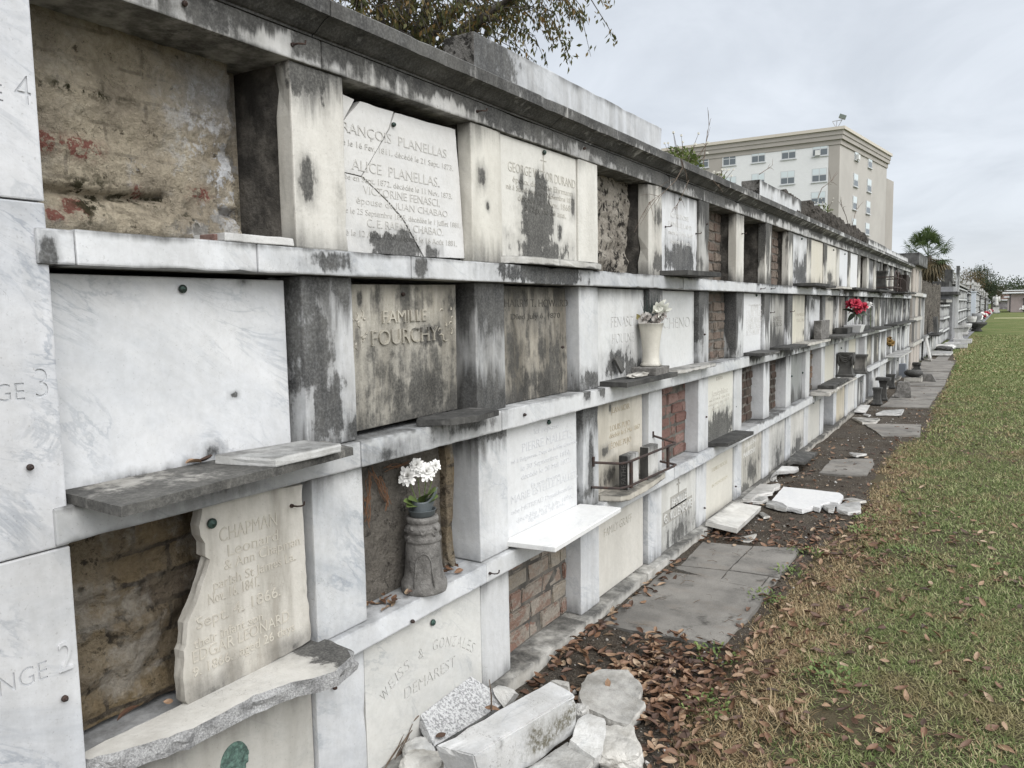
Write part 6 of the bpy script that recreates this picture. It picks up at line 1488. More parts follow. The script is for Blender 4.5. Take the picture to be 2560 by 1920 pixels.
for (x, y, z, lab, rz) in [(*PX(*kF(1210, 1320), -.02), 'orange brown leaf curled against the blank marble tablet', .4), (-.02, 1.215, 1.22, 'second brown leaf tucked behind the loose slab on the dark shelf', 1.7), (*PZ(*kE(1800, 350), .058), 'slim brown leaf lying on the roundish flat marble piece', 2.0),
                          (*PZ(*kD(760, 1345), .62), 'dark red brown leaf on the broken shelf in the rubble opening', .9), (*PZ(*kD(1000, 1275), .62), 'pale tan leaf behind the ragged edge of the beige tablet', .7), (*PZ(*kE(890, 555), .1), 'brown leaf caught behind the lichened beam', .3), (*PZ(*kE(480, 760), .1), 'reddish leaf standing beside the speckled leaning slab', 1.2)]:
    o = bpy.data.objects.new('fallen_leaf', rl_.choice(pm)); COL.objects.link(o); o.location = (x, y, max(z, .0) + .004); o.rotation_euler = (rl_.gauss(0, .3), rl_.gauss(0, .4), rz); tag(o, lab, 'leaf')
lv = []
for q in range(26):
    y = rl_.uniform(1.84, 2.06) if q < 17 else rl_.uniform(2.28, 2.36); x = rl_.uniform(-.08, .0); v, f = rl_.choice(protos)
    lv.append((v * .8, f, Matrix.Translation((x, y, .6 + .006 * (q % 4))) @ Matrix.Rotation(rl_.uniform(0, 6), 4, 'Z') @ Matrix.Rotation(rl_.gauss(0, .4), 4, 'X')))
VV, FF, n0 = [], [], 0
for v, f, m_ in lv: mtx = np.array(m_); VV.append(v @ mtx[:3, :3].T + mtx[:3, 3]); FF.append(f + n0); n0 += len(v)
tag(fastmesh('leaf_litter', np.concatenate(VV), np.concatenate(FF), LFM), kind='stuff')
# pebbles and marble crumbs in the soil
PB_ = mat('soil_crumbs'); PBM = PB_.fin(PB_.ramp(PB_.isl(), [(0, (.05, .043, .036)), (.55, (.12, .105, .088)), (.8, (.22, .2, .175)), (1, (.5, .49, .47))]), .9)
oc = np.array([(1, 0, 0), (0, 1, 0), (-1, 0, 0), (0, -1, 0), (0, 0, .8), (0, 0, -.8)]); of = np.array([(0, 1, 4), (1, 2, 4), (2, 3, 4), (3, 0, 4), (1, 0, 5), (2, 1, 5), (3, 2, 5), (0, 3, 5)])
VV, FF = [], []
for q in range(5200):
    y = 2 + rl_.random() ** 1.6 * 13; e = edge_x(y); x = rl_.uniform(.06, e + .12)
    if .06 < x < .7 and 3.4 < y < 5.16: continue
    s = rl_.uniform(.0015, .006) * (1 if rl_.random() < .93 else 2.6); VV.append(oc * s * NR.uniform(.6, 1.4, (6, 3)) + np.array([x, y, soil_z(x, y) + s * .3])); FF.append(of + 6 * (len(VV) - 1))
tag(fastmesh('gravel', np.concatenate(VV), np.concatenate(FF), PBM, n=3), kind='stuff')
# twigs
TW = simple('dry_twig', (.14, .105, .075), .9, col2=(.07, .05, .037), scale=30)
VVm = MB()
for q in range(150):
    y = 2.2 + rl_.random() ** 1.4 * 6; x = rl_.uniform(.2, edge_x(y) + .25); a = rl_.uniform(0, 6.28); L = rl_.uniform(.02, .08); z = zz(x, y) + .005
    VVm.tube([(x, y, z), (x + L * .5 * math.cos(a), y + L * .5 * math.sin(a), z + .006), (x + L * math.cos(a + .3), y + L * math.sin(a + .3), z)], rl_.uniform(.0006, .0016), 4)
tag(mesh('twig_litter', VVm.vf, TW), kind='stuff')
c = PZ(*kE(160, 880), .06); mb = MB()
for q in range(26):
    a = c + Vector((rl_.uniform(-.03, .03), -.09 + rl_.uniform(-.03, .03), rl_.uniform(-.05, .0))); b = c + Vector((rl_.uniform(-.03, .02), .1 + rl_.uniform(-.06, .04), rl_.uniform(.0, .1))); mb.tube([a, a.lerp(b, .5) + Vector((rl_.uniform(-.01, .01), 0, rl_.uniform(-.01, .01))), b], rl_.uniform(.0012, .0028), 5)
solo('twig_bundle', mb.vf, TW, c, 'bundle of dry twigs leaning beside the broken stones, lower left', 'twigs')
mb = MB(); c = PZ(*kE(880, 560), .1); top = c + Vector((-.02, .02, .11)); mb.tube([c, c.lerp(top, .5) + Vector((.004, 0, 0)), top], [.004, .003, .0015], 5); solo('dead_stem', mb.vf, TW, c, 'single dry stem rising behind the lichened beam', 'twig')
# low green weeds along the grass edge
WM = simple('weed_leaf', (.06, .1, .022), .6, col2=(.13, .165, .045), island=True)
for q, (a, R, lab) in enumerate([((1210, 190), .12, 'bright green weed clump right of the fallen tablet, nearest the wall'), ((1190, 265), .11, 'second green weed clump just before the first one'), ((1480, 400), .13, 'dark green weed patch out in the grass beyond the cracked slab'), ((830, 395), .1, 'small leafy weed at the far right corner of the cracked slab'), ((740, 510), .09, 'weed growing along the right side of the cracked slab'),
                             ((600, 660), .1, 'low weed at the right edge of the square dark slab'), ((1010, 1130), .12, 'clover patch in the grass amid brown leaves, lower centre'), ((290, 1010), .11, 'clover patch right of the big leaf pile'), ((230, 1300), .1, 'small clover patch among brown leaves near the bottom edge')]):
    c = PZ(*kr(*a), 0); mb = MB()
    for k_ in range(90):
        an = rl_.uniform(0, 6.28); r0 = R * math.sqrt(rl_.random()); p = c + Vector((math.cos(an) * r0, math.sin(an) * r0, rl_.uniform(.0, .03))); d = Vector((math.cos(an + rl_.gauss(0, 1)), math.sin(an + rl_.gauss(0, 1)), rl_.uniform(.1, .9))) * rl_.uniform(.012, .026)
        leafblade(mb, p, p + d, .006, Vector((0, 0, 1)) + d * 10, n=3)
    solo('weed', mb.vf, WM, c, lab, 'weed', 'green weeds along the grass edge')
# ------------------------------------------------------------------ trees, bushes, buildings, far walls
BARK = simple('grey_bark', (.055, .047, .04), .95, col2=(.1, .09, .075), scale=12, bump=.8)
def leafmat(name, cols, trans=.35):
    n = mat(name); r = n.isl(); c = n.ramp(r, [(q / (len(cols) - 1), k) for q, k in enumerate(cols)]); m_ = n.fin(c, .6, None, .3)
    t = n.new('ShaderNodeBsdfTranslucent'); n.L.new(c, t.inputs[0]); s = n.new('ShaderNodeMixShader'); s.inputs[0].default_value = trans
    n.L.new(n.b.outputs[0], s.inputs[1]); n.L.new(t.outputs[0], s.inputs[2]); n.L.new(s.outputs[0], n.o.inputs[0]); return m_
def leafcloud(P, D, L, W, r):
    """P points, D directions (N,3): one bent lance-shaped leaf per point"""
    n = len(P); D = D / np.linalg.norm(D, axis=1, keepdims=True); rnd = r.normal(0, 1, (n, 3)); S = np.cross(D, rnd); S /= np.linalg.norm(S, axis=1, keepdims=True); U = np.cross(S, D)
    L = L * r.uniform(.7, 1.25, n)[:, None]; W = W * r.uniform(.7, 1.2, n)[:, None]
    V = np.stack([P, P + D * L * .45 + S * W * .5 + U * L * .05, P + D * L - U * L * .12, P + D * L * .45 - S * W * .5 + U * L * .05], 1).reshape(-1, 3)
    return V, np.arange(n * 4).reshape(n, 4)
# the tree whose boughs hang over the wall top
tr = thing('tree', (-4.6, 7.2, 0), 'tree behind the wall with drooping olive and rust coloured leaves', 'tree')
mb = MB(); T0 = Vector((-4.6, 7.2, 0)); fork = Vector((-4.4, 7.1, 3.6)); mb.tube([T0, Vector((-4.65, 7.2, 1.2)), Vector((-4.5, 7.15, 2.6)), fork], [.24, .19, .17, .15], 10)
rt = random.Random(9); nodes = []
limbs = []
for (px, py, d) in [(880, -60, 7.6), (950, -40, 8.2), (1010, -10, 8.8), (1080, -60, 8.4), (1150, 20, 9.0), (1230, -40, 8.6), (1300, 0, 9.2), (1370, -30, 8.8), (1440, -60, 9.0), (1000, -220, 8.5), (1250, -260, 8.8), (800, -160, 8.0)]:
    e = PD(px, py, d); mid = fork.lerp(e, .5) + Vector((rt.uniform(-.2, .2), rt.uniform(-.2, .2), rt.uniform(.15, .5)))
    pts_ = [fork, fork.lerp(mid, .6) + Vector((0, 0, .1)), mid, mid.lerp(e, .55) + Vector((0, 0, .1)), e]; mb.tube(pts_, [.09, .06, .042, .026, .012], 7); limbs.append(pts_)
twg = MB(); LP, LD = [], []
for l in limbs:
    for q in range(21):
        t = rt.uniform(.35, 1.0) * 4; i = min(3, int(t)); a = l[i].lerp(l[i + 1], t - i); an = rt.uniform(0, 6.28); L = rt.uniform(.35, .95)
        b = a + Vector((math.cos(an) * L * .75, math.sin(an) * L * .75, rt.uniform(-.45, .3) * L)); c = b + Vector((math.cos(an) * .15, math.sin(an) * .15, -rt.uniform(.1, .4))); twg.tube([a, a.lerp(b, .5) + Vector((0, 0, .06)), b, c], [.009, .006, .004, .002], 4, False)
        pp = [a, a.lerp(b, .5), b, c]
        for k_ in range(24):
            s_ = rt.uniform(.25, 3); j = min(2, int(s_)); p = pp[j].lerp(pp[j + 1], s_ - j); LP.append(p + Vector((rt.gauss(0, .03), rt.gauss(0, .03), rt.gauss(0, .02)))); LD.append((rt.gauss(0, .5), rt.gauss(0, .5), -1 + rt.gauss(0, .3)))
# loose hanging sprays at the right
for (px0, py0, px1, py1, d) in [(1330, -20, 1420, 150, 8.9), (1300, 0, 1390, 120, 9.1), (1390, 0, 1450, 60, 8.9), (1410, 40, 1460, 50, 8.9), (1260, 20, 1320, 130, 9.0), (1180, 30, 1290, 110, 8.7), (1360, 20, 1415, 100, 9.0), (1400, 100, 1425, 160, 8.9), (1440, -10, 1520, 12, 9)]:
    a, b = PD(px0, py0, d), PD(px1, py1, d + rt.uniform(-.3, .3)); m_ = a.lerp(b, .5) + Vector((0, 0, .12)); twg.tube([a, m_, b], [.007, .005, .0015], 4, False)
    for k_ in range(34):
        s_ = rt.uniform(.2, 1); p = a.lerp(m_, s_ * 2) if s_ < .5 else m_.lerp(b, s_ * 2 - 1); LP.append(p + Vector((rt.gauss(0, .05), rt.gauss(0, .05), rt.gauss(0, .035)))); LD.append((rt.gauss(0, .5), rt.gauss(0, .5), -1 + rt.gauss(0, .4)))
V, Fq = leafcloud(np.array(LP), np.array(LD), .075, .03, NR)
mesh('trunk', mb.vf, BARK, tr, smooth=True); mesh('twig', twg.vf, BARK, tr)
fastmesh('crown', V, Fq, leafmat('autumn_leaf', [(.045, .055, .02), (.08, .09, .03), (.11, .105, .04), (.06, .07, .027), (.2, .12, .04), (.1, .1, .036), (.13, .1, .035)], .45), T0, tr)

# bushes and dry weeds growing on the wall top
def bush(c, R, n, label, cols, seed, flowers=True, h=1.0, stems=12):
    r = np.random.default_rng(seed); c = np.array(c); o = thing('wall_bush', c, label, 'bush')
    P = r.normal(0, 1, (n, 3)); P *= (r.uniform(.3, 1, n) ** .6 / np.linalg.norm(P, axis=1))[:, None] * np.array([R * .8, R * 1.1, R * h]); P = P[P[:, 2] > -R * .35] + c + np.array([0, 0, R * .35])
    V, Fq = leafcloud(P, (P - c) * .5 + r.normal(0, .12, P.shape), .034, .019, r); fastmesh('foliage', V, Fq, leafmat('bush_leaf', cols), c, o)
    mb = MB(); rr = random.Random(seed); fl = MB()
    for q in range(stems):
        e = c + np.array([rr.gauss(0, R * .5), rr.gauss(0, R * .7), R * h * rr.uniform(.9, 1.9)]); m_ = (c + e) / 2 + np.array([rr.gauss(0, .02), rr.gauss(0, .03), 0]); mb.tube([c, m_, e], [.004, .003, .001], 4, False)
        if flowers: fl.obox(e, (.006, 0, 0), (0, .006, 0), (0, 0, .006))
    mesh('stem', mb.vf, TW, o)
    if flowers: mesh('blossom', fl.vf, simple('white_weed_flower', (.6, .58, .5), .7), o)
def wt(px, py, x): return PX(px, py, x)
GC = [(.045, .07, .018), (.09, .12, .03), (.14, .17, .05), (.06, .085, .02)]
p = wt(1700, 415, -.2); bush((p.x, p.y, 2.47), .2, 1000, 'leafy green bush growing on the cornice right of the highest parapet block', GC, 1, True, .9, 18)
p = wt(1795, 452, -.15); bush((p.x, p.y, 2.49), .1, 130, 'sparse flowering weed on the cornice right of the leafy bush', GC, 2, True, 1.1, 12)
p = wt(1835, 466, -.2); bush((p.x, p.y, 2.48), .07, 40, 'scrubby dark tuft just before the second parapet block', [(.03, .04, .02), (.06, .07, .03)], 3, False, .8, 8)
p = wt(2060, 505, -.3); bush((p.x, p.y, 2.74), .16, 170, 'green weed rooted in the dark rubble parapet', GC, 4, True, 1.0, 10)
def dryweed(pts, x, label, sub=3, seed=1, rad=.004):
    rr = random.Random(seed); P = [wt(*q, x) for q in pts]; mb = MB(); mb.tube(P, [rad * (1 - .7 * i / (len(P) - 1)) for i in range(len(P))], 4, False)
    for q in range(sub):
        i = rr.randrange(len(P) // 2, len(P)) - 1; i = max(0, min(len(P) - 2, i)); a = P[i].lerp(P[i + 1], rr.random()); L = (P[-1] - P[0]).length * rr.uniform(.15, .35); d = (P[-1] - P[0]).normalized(); e = a + (d + Vector((rr.gauss(0, .2), rr.gauss(0, .5), rr.gauss(0, .25)))) * L; mb.tube([a, a.lerp(e, .5) + Vector((0, 0, .01)), e], [rad * .5, rad * .4, rad * .2], 4, False)
    solo('dry_weed', mb.vf, TW, P[0], label, 'dry weed', 'dry weeds on the wall top')
dryweed([(1757, 420), (1762, 380), (1768, 335), (1775, 305)], -.2, 'tall thin bare stem above the leafy cornice bush', 7, 1)
dryweed([(1898, 436), (1910, 428), (1925, 418), (1932, 412)], -.15, 'short bare twig on top of the second parapet block', 4, 2)
dryweed([(2045, 495), (2055, 470), (2075, 455), (2082, 450)], -.25, 'leafy dry weed bending right above the rubble parapet', 7, 3, .006)
dryweed([(2120, 560), (2115, 540), (2106, 520), (2103, 515)], -.25, 'bare forked twig at the right part of the rubble parapet', 6, 4, .006)
dryweed([(2130, 565), (2135, 545), (2140, 525), (2146, 520)], -.25, 'thin dry stem beside the bare forked twig', 5, 5, .006)
dryweed([(1702, 395), (1706, 420), (1690, 450), (1660, 480), (1620, 508)], .14, 'long dead vine trailing down over the cornice below the leafy bush', 8, 6, .003)
dryweed([(1702, 395), (1712, 425), (1722, 450), (1700, 500), (1680, 530)], .135, 'second dead vine hanging over the frieze beside the long one', 8, 7, .003)
dryweed([(1782, 450), (1790, 460), (1800, 470), (1806, 480)], .13, 'short dead tendril at the cornice joint', 5, 8, .003)
# dried creeper inside the plaster vault
mb = MB(); rr = random.Random(6)
for (a, b) in [((285, 1390), (265, 1640)), ((300, 1370), (400, 1560)), ((380, 1350), (520, 1320)), ((270, 1500), (280, 1659)), ((350, 1400), (395, 1590))]:
    A, Bq = PX(*kB(*a), -.088), PX(*kB(*b), -.088)
    for q in range(5):
        pts_ = [A.lerp(Bq, t) + Vector((rr.uniform(0, .012), rr.gauss(0, .008), rr.gauss(0, .008))) for t in (0, .25, .5, .75, 1)]; mb.tube(pts_, .0012, 4, False)
solo('dry_weed', mb.vf, simple('rusty_creeper', (.17, .09, .05), .9), PX(*kB(285, 1640), -.09), 'rusty dried creeper clinging inside the dark plastered vault', 'dry weed')
# ---- apartment block
W0 = Vector(PD(2101, 318, 80)); zr = W0.z
def hitz(px, py, z): r = ray(px, py); t = (z - CP[2]) / r[2]; return Vector(CP + t * r)
Wr = hitz(2218, 385, zr); Wl = hitz(1748, 362, zr); u1 = (Wr - W0); L1 = u1.length; u1.normalize(); u2 = (Wl - W0).normalized()
n1 = Vector((u1.y, -u1.x, 0)); n1 = n1 if n1.x > 0 else -n1; n2 = Vector((u2.y, -u2.x, 0)); n2 = n2 if n2.y < 0 else -n2
L2 = 22.0
ap = thing('apartment_block', (W0.x, W0.y, 0), 'beige and white five storey apartment block with stepped cornice, behind the wall', 'building')
BG = simple('beige_stucco', (.355, .335, .308), .9, col2=(.385, .365, .335), scale=.3, var=.06); BD = simple('tan_stucco', (.3, .278, .25), .9, col2=(.325, .3, .27), scale=.3, var=.06)
BWm = mat('white_painted_brick'); Pq = BWm.pos(); bw = BWm.new('ShaderNodeTexBrick'); BWm.put(bw.inputs['Vector'], BWm.comb(BWm.m('ADD', BWm.sep(Pq)[0], BWm.sep(Pq)[1]), BWm.sep(Pq)[2], 0.)); bw.inputs['Scale'].default_value = 2.2
for q, c_ in (('Color1', (.62, .62, .615, 1)), ('Color2', (.59, .59, .585, 1)), ('Mortar', (.52, .52, .515, 1))): bw.inputs[q].default_value = c_
BW = BWm.fin(bw.outputs[0], .85)
def fbox(o, a, u, n, s0, s1, z0, z1, d0, d1, m_, name, par):
    """box on a facade: along u from s0 to s1, heights z0..z1, standing d0..d1 out along n"""
    mb = MB(); c = [a + u * s + n * d + Vector((0, 0, z)) for z in (z0, z1) for s in (s0, s1) for d in (d0, d1)]; c = [Vector((q.x, q.y, q.z - a.z)) for q in c]
    mb.add(c, [(0, 1, 3, 2), (4, 6, 7, 5), (0, 4, 5, 1), (2, 3, 7, 6), (0, 2, 6, 4), (1, 5, 7, 3)]); return mesh(name, mb.vf, m_, par)
body = MB(); q0 = Vector((W0.x, W0.y, 0)); cs = [q0, q0 + u1 * L1, q0 + u1 * L1 + u2 * L2, q0 + u2 * L2]; zb = zr - 1.5
body.add([c for c in cs] + [c + Vector((0, 0, zb + .2)) for c in cs], [(0, 1, 5, 4), (1, 2, 6, 5), (2, 3, 7, 6), (3, 0, 4, 7), (4, 5, 6, 7)]); mesh('wall', body.vf, BG, ap)
for (z0, z1, d) in [(zr - 1.55, zr - 1.1, .1), (zr - 1.1, zr - .7, .25), (zr - .7, zr - .28, .32), (zr - .28, zr, .46)]:
    mb = MB(); ex = [q0 - u1 * d * 0 + n1 * d + n2 * d, q0 + u1 * (L1 + d) + n1 * d, q0 + u1 * (L1 + d) + u2 * L2, q0 + u2 * L2 + n2 * d]
    mb.add([Vector((c.x, c.y, z0)) for c in ex] + [Vector((c.x, c.y, z1)) for c in ex], [(0, 1, 5, 4), (1, 2, 6, 5), (2, 3, 7, 6), (3, 0, 4, 7), (4, 5, 6, 7), (3, 2, 1, 0)])
    mesh('cornice', mb.vf, BD if z1 < zr else simple('cornice_cap', (.46, .42, .36), .8), ap)
def fac(px, py, n):   # point of a facade seen at a picture position -> (along, z)
    r = Vector(ray(px, py)); t = (q0 - Vector((CP[0], CP[1], 0))).dot(n) / r.dot(n); p = Vector(CP) + r * t; return p
def sz(px, py, u, n): p = fac(px, py, n); return (p - q0).dot(u), p.z
s0, _ = sz(*kn(1590, 480), u2, n2); s1, _ = sz(*kn(612, 560), u2, n2)
fbox(None, q0, u2, n2, s0, s1, 0, zr - 1.56, .0, .06, BW, 'painted_panel', ap)
fbox(None, q0, u2, n2, .0, s0 - .01, 0, zr - 1.56, .0, .05, BD, 'corner_strip', ap)
fbox(None, q0, u2, n2, s1 + .01, L2, 0, zr - 1.56, .0, .05, BD, 'corner_strip', ap)
GLD = simple('dark_window_glass', (.1, .115, .125), .15, spec=.6); GLB = simple('window_blind', (.5, .55, .56), .4); FRM = simple('window_frame', (.45, .46, .46), .6)
def window(x0, y0, x1, y1, u, n, cols=2, ac=None, blank=False):
    (a, za), (b, zb_) = sz(*kn(x0, (y0 + y1) / 2), u, n), sz(*kn(x1, (y0 + y1) / 2), u, n); zt, zl = sz(*kn((x0 + x1) / 2, y0), u, n)[1], sz(*kn((x0 + x1) / 2, y1), u, n)[1]
    if a > b: a, b = b, a
    w = fbox(None, q0, u, n, a, b, zl, zt, -.1, .075, FRM, 'window', ap); g = .07; cw = (b - a - g * (cols + 1)) / cols; hm = (zl + zt) / 2
    for c_ in range(cols):
        s = a + g + c_ * (cw + g)
        fbox(None, q0, u, n, s, s + cw, zl + g, hm - g / 2, .07, .081, GLD, 'pane', w); fbox(None, q0, u, n, s, s + cw, hm + g / 2, zt - g, .07, .083, GLB if not blank else GLD, 'pane', w)
    fbox(None, q0, u, n, a - .06, b + .06, zl - .09, zl - .005, .02, .16, FRM, 'sill', w)
    if ac: fbox(None, q0, u, n, a + (b - a) * ac[0], a + (b - a) * ac[1], zl + .02, zl + .5, .06, .35, simple('air_conditioner_case', (.55, .55, .53), .6), 'air_conditioner', ap)
for q, (x0, y0, x1, y1) in enumerate([(1443, 350, 1587, 478), (1157, 380, 1292, 508), (881, 412, 1010, 540), (618, 445, 740, 567), (365, 480, 487, 590), (1436, 592, 1576, 718), (1148, 617, 1281, 740), (880, 640, 1003, 765), (622, 672, 742, 790), (1428, 808, 1565, 925), (1140, 838, 1272, 955)]): window(x0, y0, x1, y1, u2, n2, 2, (.5, .8) if q == 0 else None, q in (3, 4))
for q, (x0, y0, x1, y1) in enumerate([(1828, 412, 1863, 520), (1952, 475, 1986, 590), (1818, 643, 1856, 762), (1943, 693, 1979, 812), (1810, 850, 1846, 975), (1933, 895, 1969, 1012), (1803, 1055, 1838, 1175), (1926, 1097, 1961, 1205)]): window(x0, y0, x1, y1, u1, n1, 1, (.2, .65) if q == 0 else None)
wg = [fac(*kn(2100, 900), n1)]; e0 = q0 + u1 * (L1 + .02)
mb = MB(); zt = hitz(2211, 455, 0).z if False else (fac(*kn(2100, 716), n1)).z; wv = [e0 - n1 * .3, e0 - n1 * .3 + u1 * 6, e0 + n1 * 1.05 + u1 * 6, e0 + n1 * 1.05 + u1 * .0]
wv = [e0 - n1 * 4, e0 - n1 * 4 + u1 * 3.2, e0 + u1 * 3.2 + n1 * .0, e0 + n1 * .0]
mb.add([Vector((c.x, c.y, 0)) for c in wv] + [Vector((c.x, c.y, zt + .5)) for c in wv], [(0, 1, 5, 4), (1, 2, 6, 5), (2, 3, 7, 6), (3, 0, 4, 7), (4, 5, 6, 7)]); mesh('rear_wing', mb.vf, BD, ap)
p = PD(*kn(1668, 212), 80.6); fl = thing('rooftop_floodlight', p, 'floodlight on a triangular bracket at the corner of the apartment roof', 'floodlight')
mb = MB(); up = Vector((0, 0, 1)); sd = Vector((.98, .17, 0)); b_ = Vector((p.x, p.y, zr - .02))
for a, e in (((0, 0), (-.4, .75)), ((0, 0), (.45, .85)), ((-.1, 0), (0, .75)), ((-.4, .75), (.45, .8))): mb.tube([b_ + sd * a[0] + up * a[1], b_ + sd * e[0] + up * e[1]], .035, 5)
mesh('bracket', mb.vf, simple('galvanised_steel', (.3, .3, .3), .5, metal=.6), fl)
mb = MB(); mb.obox(b_ + sd * .47 + up * 1.08, sd * .28 + up * -.12, Vector((-.17, .98, 0)) * .2, (sd * .35 + up * .9) * .18); mesh('lamp_head', mb.vf, simple('lamp_housing', (.12, .14, .12), .5), fl)
# ---- tan grey vault block beyond the near wall
TB = simple('tan_cement', (.36, .325, .285), .9, col2=(.29, .265, .235), scale=5, var=.2); TG = marble((.12, .118, .112), .2, .0, .3, .2, .5, .5)
vb = thing('vault_block', (0, 22, 0), 'tan cement vault block with a dark flat roof, next past the near wall', 'vault block')
mb = MB(); mb.box(-2.6, .04, 20.46, 22.9, 0, 2.5); mesh('wall', mb.vf, TB, vb)
mb = MB(); mb.box(-2.8, .16, 20.40, 23.0, 2.5, 2.78); mesh('roof_slab', mb.vf, TG, vb)
for zz_ in (.62, 1.22, 1.82):
    mb = MB(); mb.box(.0, .09, 20.45, 22.92, zz_ - .05, zz_ + .05); mesh('ledge', mb.vf, marble((.5, .48, .45), .2, .3, .1, .1, .05, .2), vb)
for zz_ in (.05, .67, 1.27, 1.87):
    for y in (20.5, 21.3, 22.1):
        mb = MB(); mb.box(.0, .05, y + .68, y + .8, zz_ + .003, zz_ + .55); mesh('pier', mb.vf, marble((.45, .42, .385), .2, .3, .2, .1, .05, .2), vb)
        mb = MB(); mb.box(.0, .045, y + .04, y + .64, zz_ + .01, zz_ + .54); mesh('tablet', mb.vf, simple('tan_tablet', rt.choice([(.3, .27, .24), (.36, .32, .28), (.2, .19, .18), (.07, .065, .06)]), .8), vb)
p = PX(2232, 612, -1.6); mb = MB(); sqprof(mb, (-1.2, 21.4, 2.78), [(.22, 0), (.22, .12), (.17, .14), (.17, .24), (.2, .26), (.2, .32), (.12, .34), (.12, .44)]); solo('stone_finial', mb.vf, TG, (-1.2, 21.4, 2.78), 'stepped stone finial on the dark flat roof, before the palm', 'finial')
# ---- ruined brick vault wall and the long rows after it
RB = render_mat('weathered_brickwork', (.17, .155, .135), (.11, .1, .088), (.04, .036, .032), .5)
rw = thing('ruined_wall', (0, 26, 0), 'broken dark brick vault wall without its marble facing, past the tan block', 'wall')
def rr2(y, z): return .05 * mn.fractal((y * 2, z * 1.2, 2), 1, 2, 4) + .06 * (1 if math.sin(y * 7.5) > .3 else 0)
v, f = grid_panel(23.0, 34.0, .6, 2.25, -.15, .09, rr2)
nyq = max(2, int(11 / .09)) + 1
v = [(x, y, z + (.1 * mn.noise((y * 1.2, 0, 1)) + .12 * mn.noise((y * 4, 0, 2)) if z > 2.15 else 0)) for x, y, z in v]
mesh('brickwork', (v, f), RB, rw); mb = MB(); mb.box(-2.2, -.24, 23.0, 34.0, 0, 2.15); mesh('core', mb.vf, M['dark_recess'], rw)
for y in np.arange(23.05, 33.5, .9):
    mb = MB(); mb.box(-.2, .0, y, y + .17, .02, .55); mesh('pier', mb.vf, marble(WHITE, .2, .1, .2, .1, .05, .1), rw)
    if rt.random() < .75:
        mb = MB(); mb.box(-.2, -.03, y + .18, y + .88, .02, .55); mesh('tablet', mb.vf, marble(rt.choice([WHITE, GREYM, CREAM]), .2, .1, .4, .2, .1, .2), rw)
    if y < 28.5 or y > 31: mb = MB(); mb.box(-.2, .035, y, y + .9, .56, .64); mesh('ledge', mb.vf, marble(WHITE, .2, .1, .2, .1, .05, .1), rw)
mb = MB(); mb.box(-.1, .05, 23.05, 23.2, .65, 1.75); mesh('pier', mb.vf, marble(WHITE, .2, .1, .2, .1, .05, .1), rw)
mb = MB(); mb.box(-.1, .08, 23.02, 24.2, 1.76, 1.86); mesh('ledge', mb.vf, marble(WHITE, .2, .1, .2, .1, .05, .1), rw)
mb = MB(); mb.box(-.1, .05, 24.0, 24.15, .65, 1.75); mesh('pier', mb.vf, marble(WHITE, .2, .1, .2, .1, .05, .1), rw)
mb = MB(); mb.obox((.14, 24.6, .33), (.018, 0, .004), (0, .3, 0), (-.07, 0, .33)); solo('marble_slab', mb.vf, LGT, (.1, 24.6, 0), 'white slab leaning on the foot of the broken brick wall', 'slab')
c = Vector((.1, 27.2, .64)); mb = MB(); mb.box(.0, .3, 26.4, 28.4, .6, .66); solo('shelf', mb.vf, BLK2, (.1, 27.4, .6), 'dark shelf before the broken brick wall carrying a tilted black stone', 'shelf')
mb = MB(); mb.obox((.14, 27.6, .92), (.05, 0, 0), (0, .42, 0), (-.03, .1, .25)); solo('stone_block', mb.vf, M['black_stone'], (.14, 27.6, .66), 'black stone block tilted on the shelf before the broken brick wall', 'block')
def farwall(y0, y1, h, tiers, label, seed, x=0.0, pitch=.9, roof=True, mats=None):
    o = thing('vault_wall', (x, (y0 + y1) / 2, 0), label, 'vault wall'); r = random.Random(seed)
    mb = MB(); mb.box(-2.4, x - .12, y0, y1, 0, h); mesh('masonry_core', mb.vf, M['dark_recess'], o)
    th = (h - .25) / tiers
    for t in range(tiers):
        z0 = .05 + t * th; mb = MB(); mb.box(x - .13, x + .03, y0, y1, z0 + th - .09, z0 + th); mesh('ledge', mb.vf, marble(WHITE, .2, .1, r.choice([.1, .4]), .1, .1, .1), o)
        n = int((y1 - y0) / pitch)
        for i in range(n + 1):
            y = y0 + i * (y1 - y0 - .16) / n
            mb = MB(); mb.box(x - .13, x, y, y + .16, z0, z0 + th - .095); mesh('pier', mb.vf, marble(r.choice([WHITE, GREYM]), .2, .1, .3, .1, .1, .1), o) if (n + 1) * tiers <= 100 else None
            if i < n:
                k_ = r.random()
                if k_ < .8: mb = MB(); mb.box(x - .13, x - .03, y + .17, y + (y1 - y0 - .16) / n - .01, z0, z0 + th - .1); mesh('tablet', mb.vf, marble(r.choice([WHITE, GREYM, CREAM, (.4, .4, .39)]), .2, .1, r.choice([.1, .5]), .2, r.choice([.05, .3]), .2), o)
    if roof: mb = MB(); mb.box(-2.5, x + .1, y0, y1, h - .14, h); mesh('cornice', mb.vf, marble((.45, .44, .42), .2, .1, .5, .3, .3, .3), o)
    return o
farwall(34.0, 38.6, 1.75, 3, 'low white vault wall with narrow tablets right after the broken brick wall', 1)
tm = thing('tomb', (.1, 40.2, 0), 'grey cement family tomb with stepped roof and white corner pillar, past the low vaults', 'tomb')
GT = simple('grey_tomb_cement', (.27, .27, .275), .9, col2=(.2, .2, .2), scale=3, var=.3)
mb = MB(); mb.box(-.9, .12, 38.7, 41.6, 0, 2.3); mesh('wall', mb.vf, GT, tm)
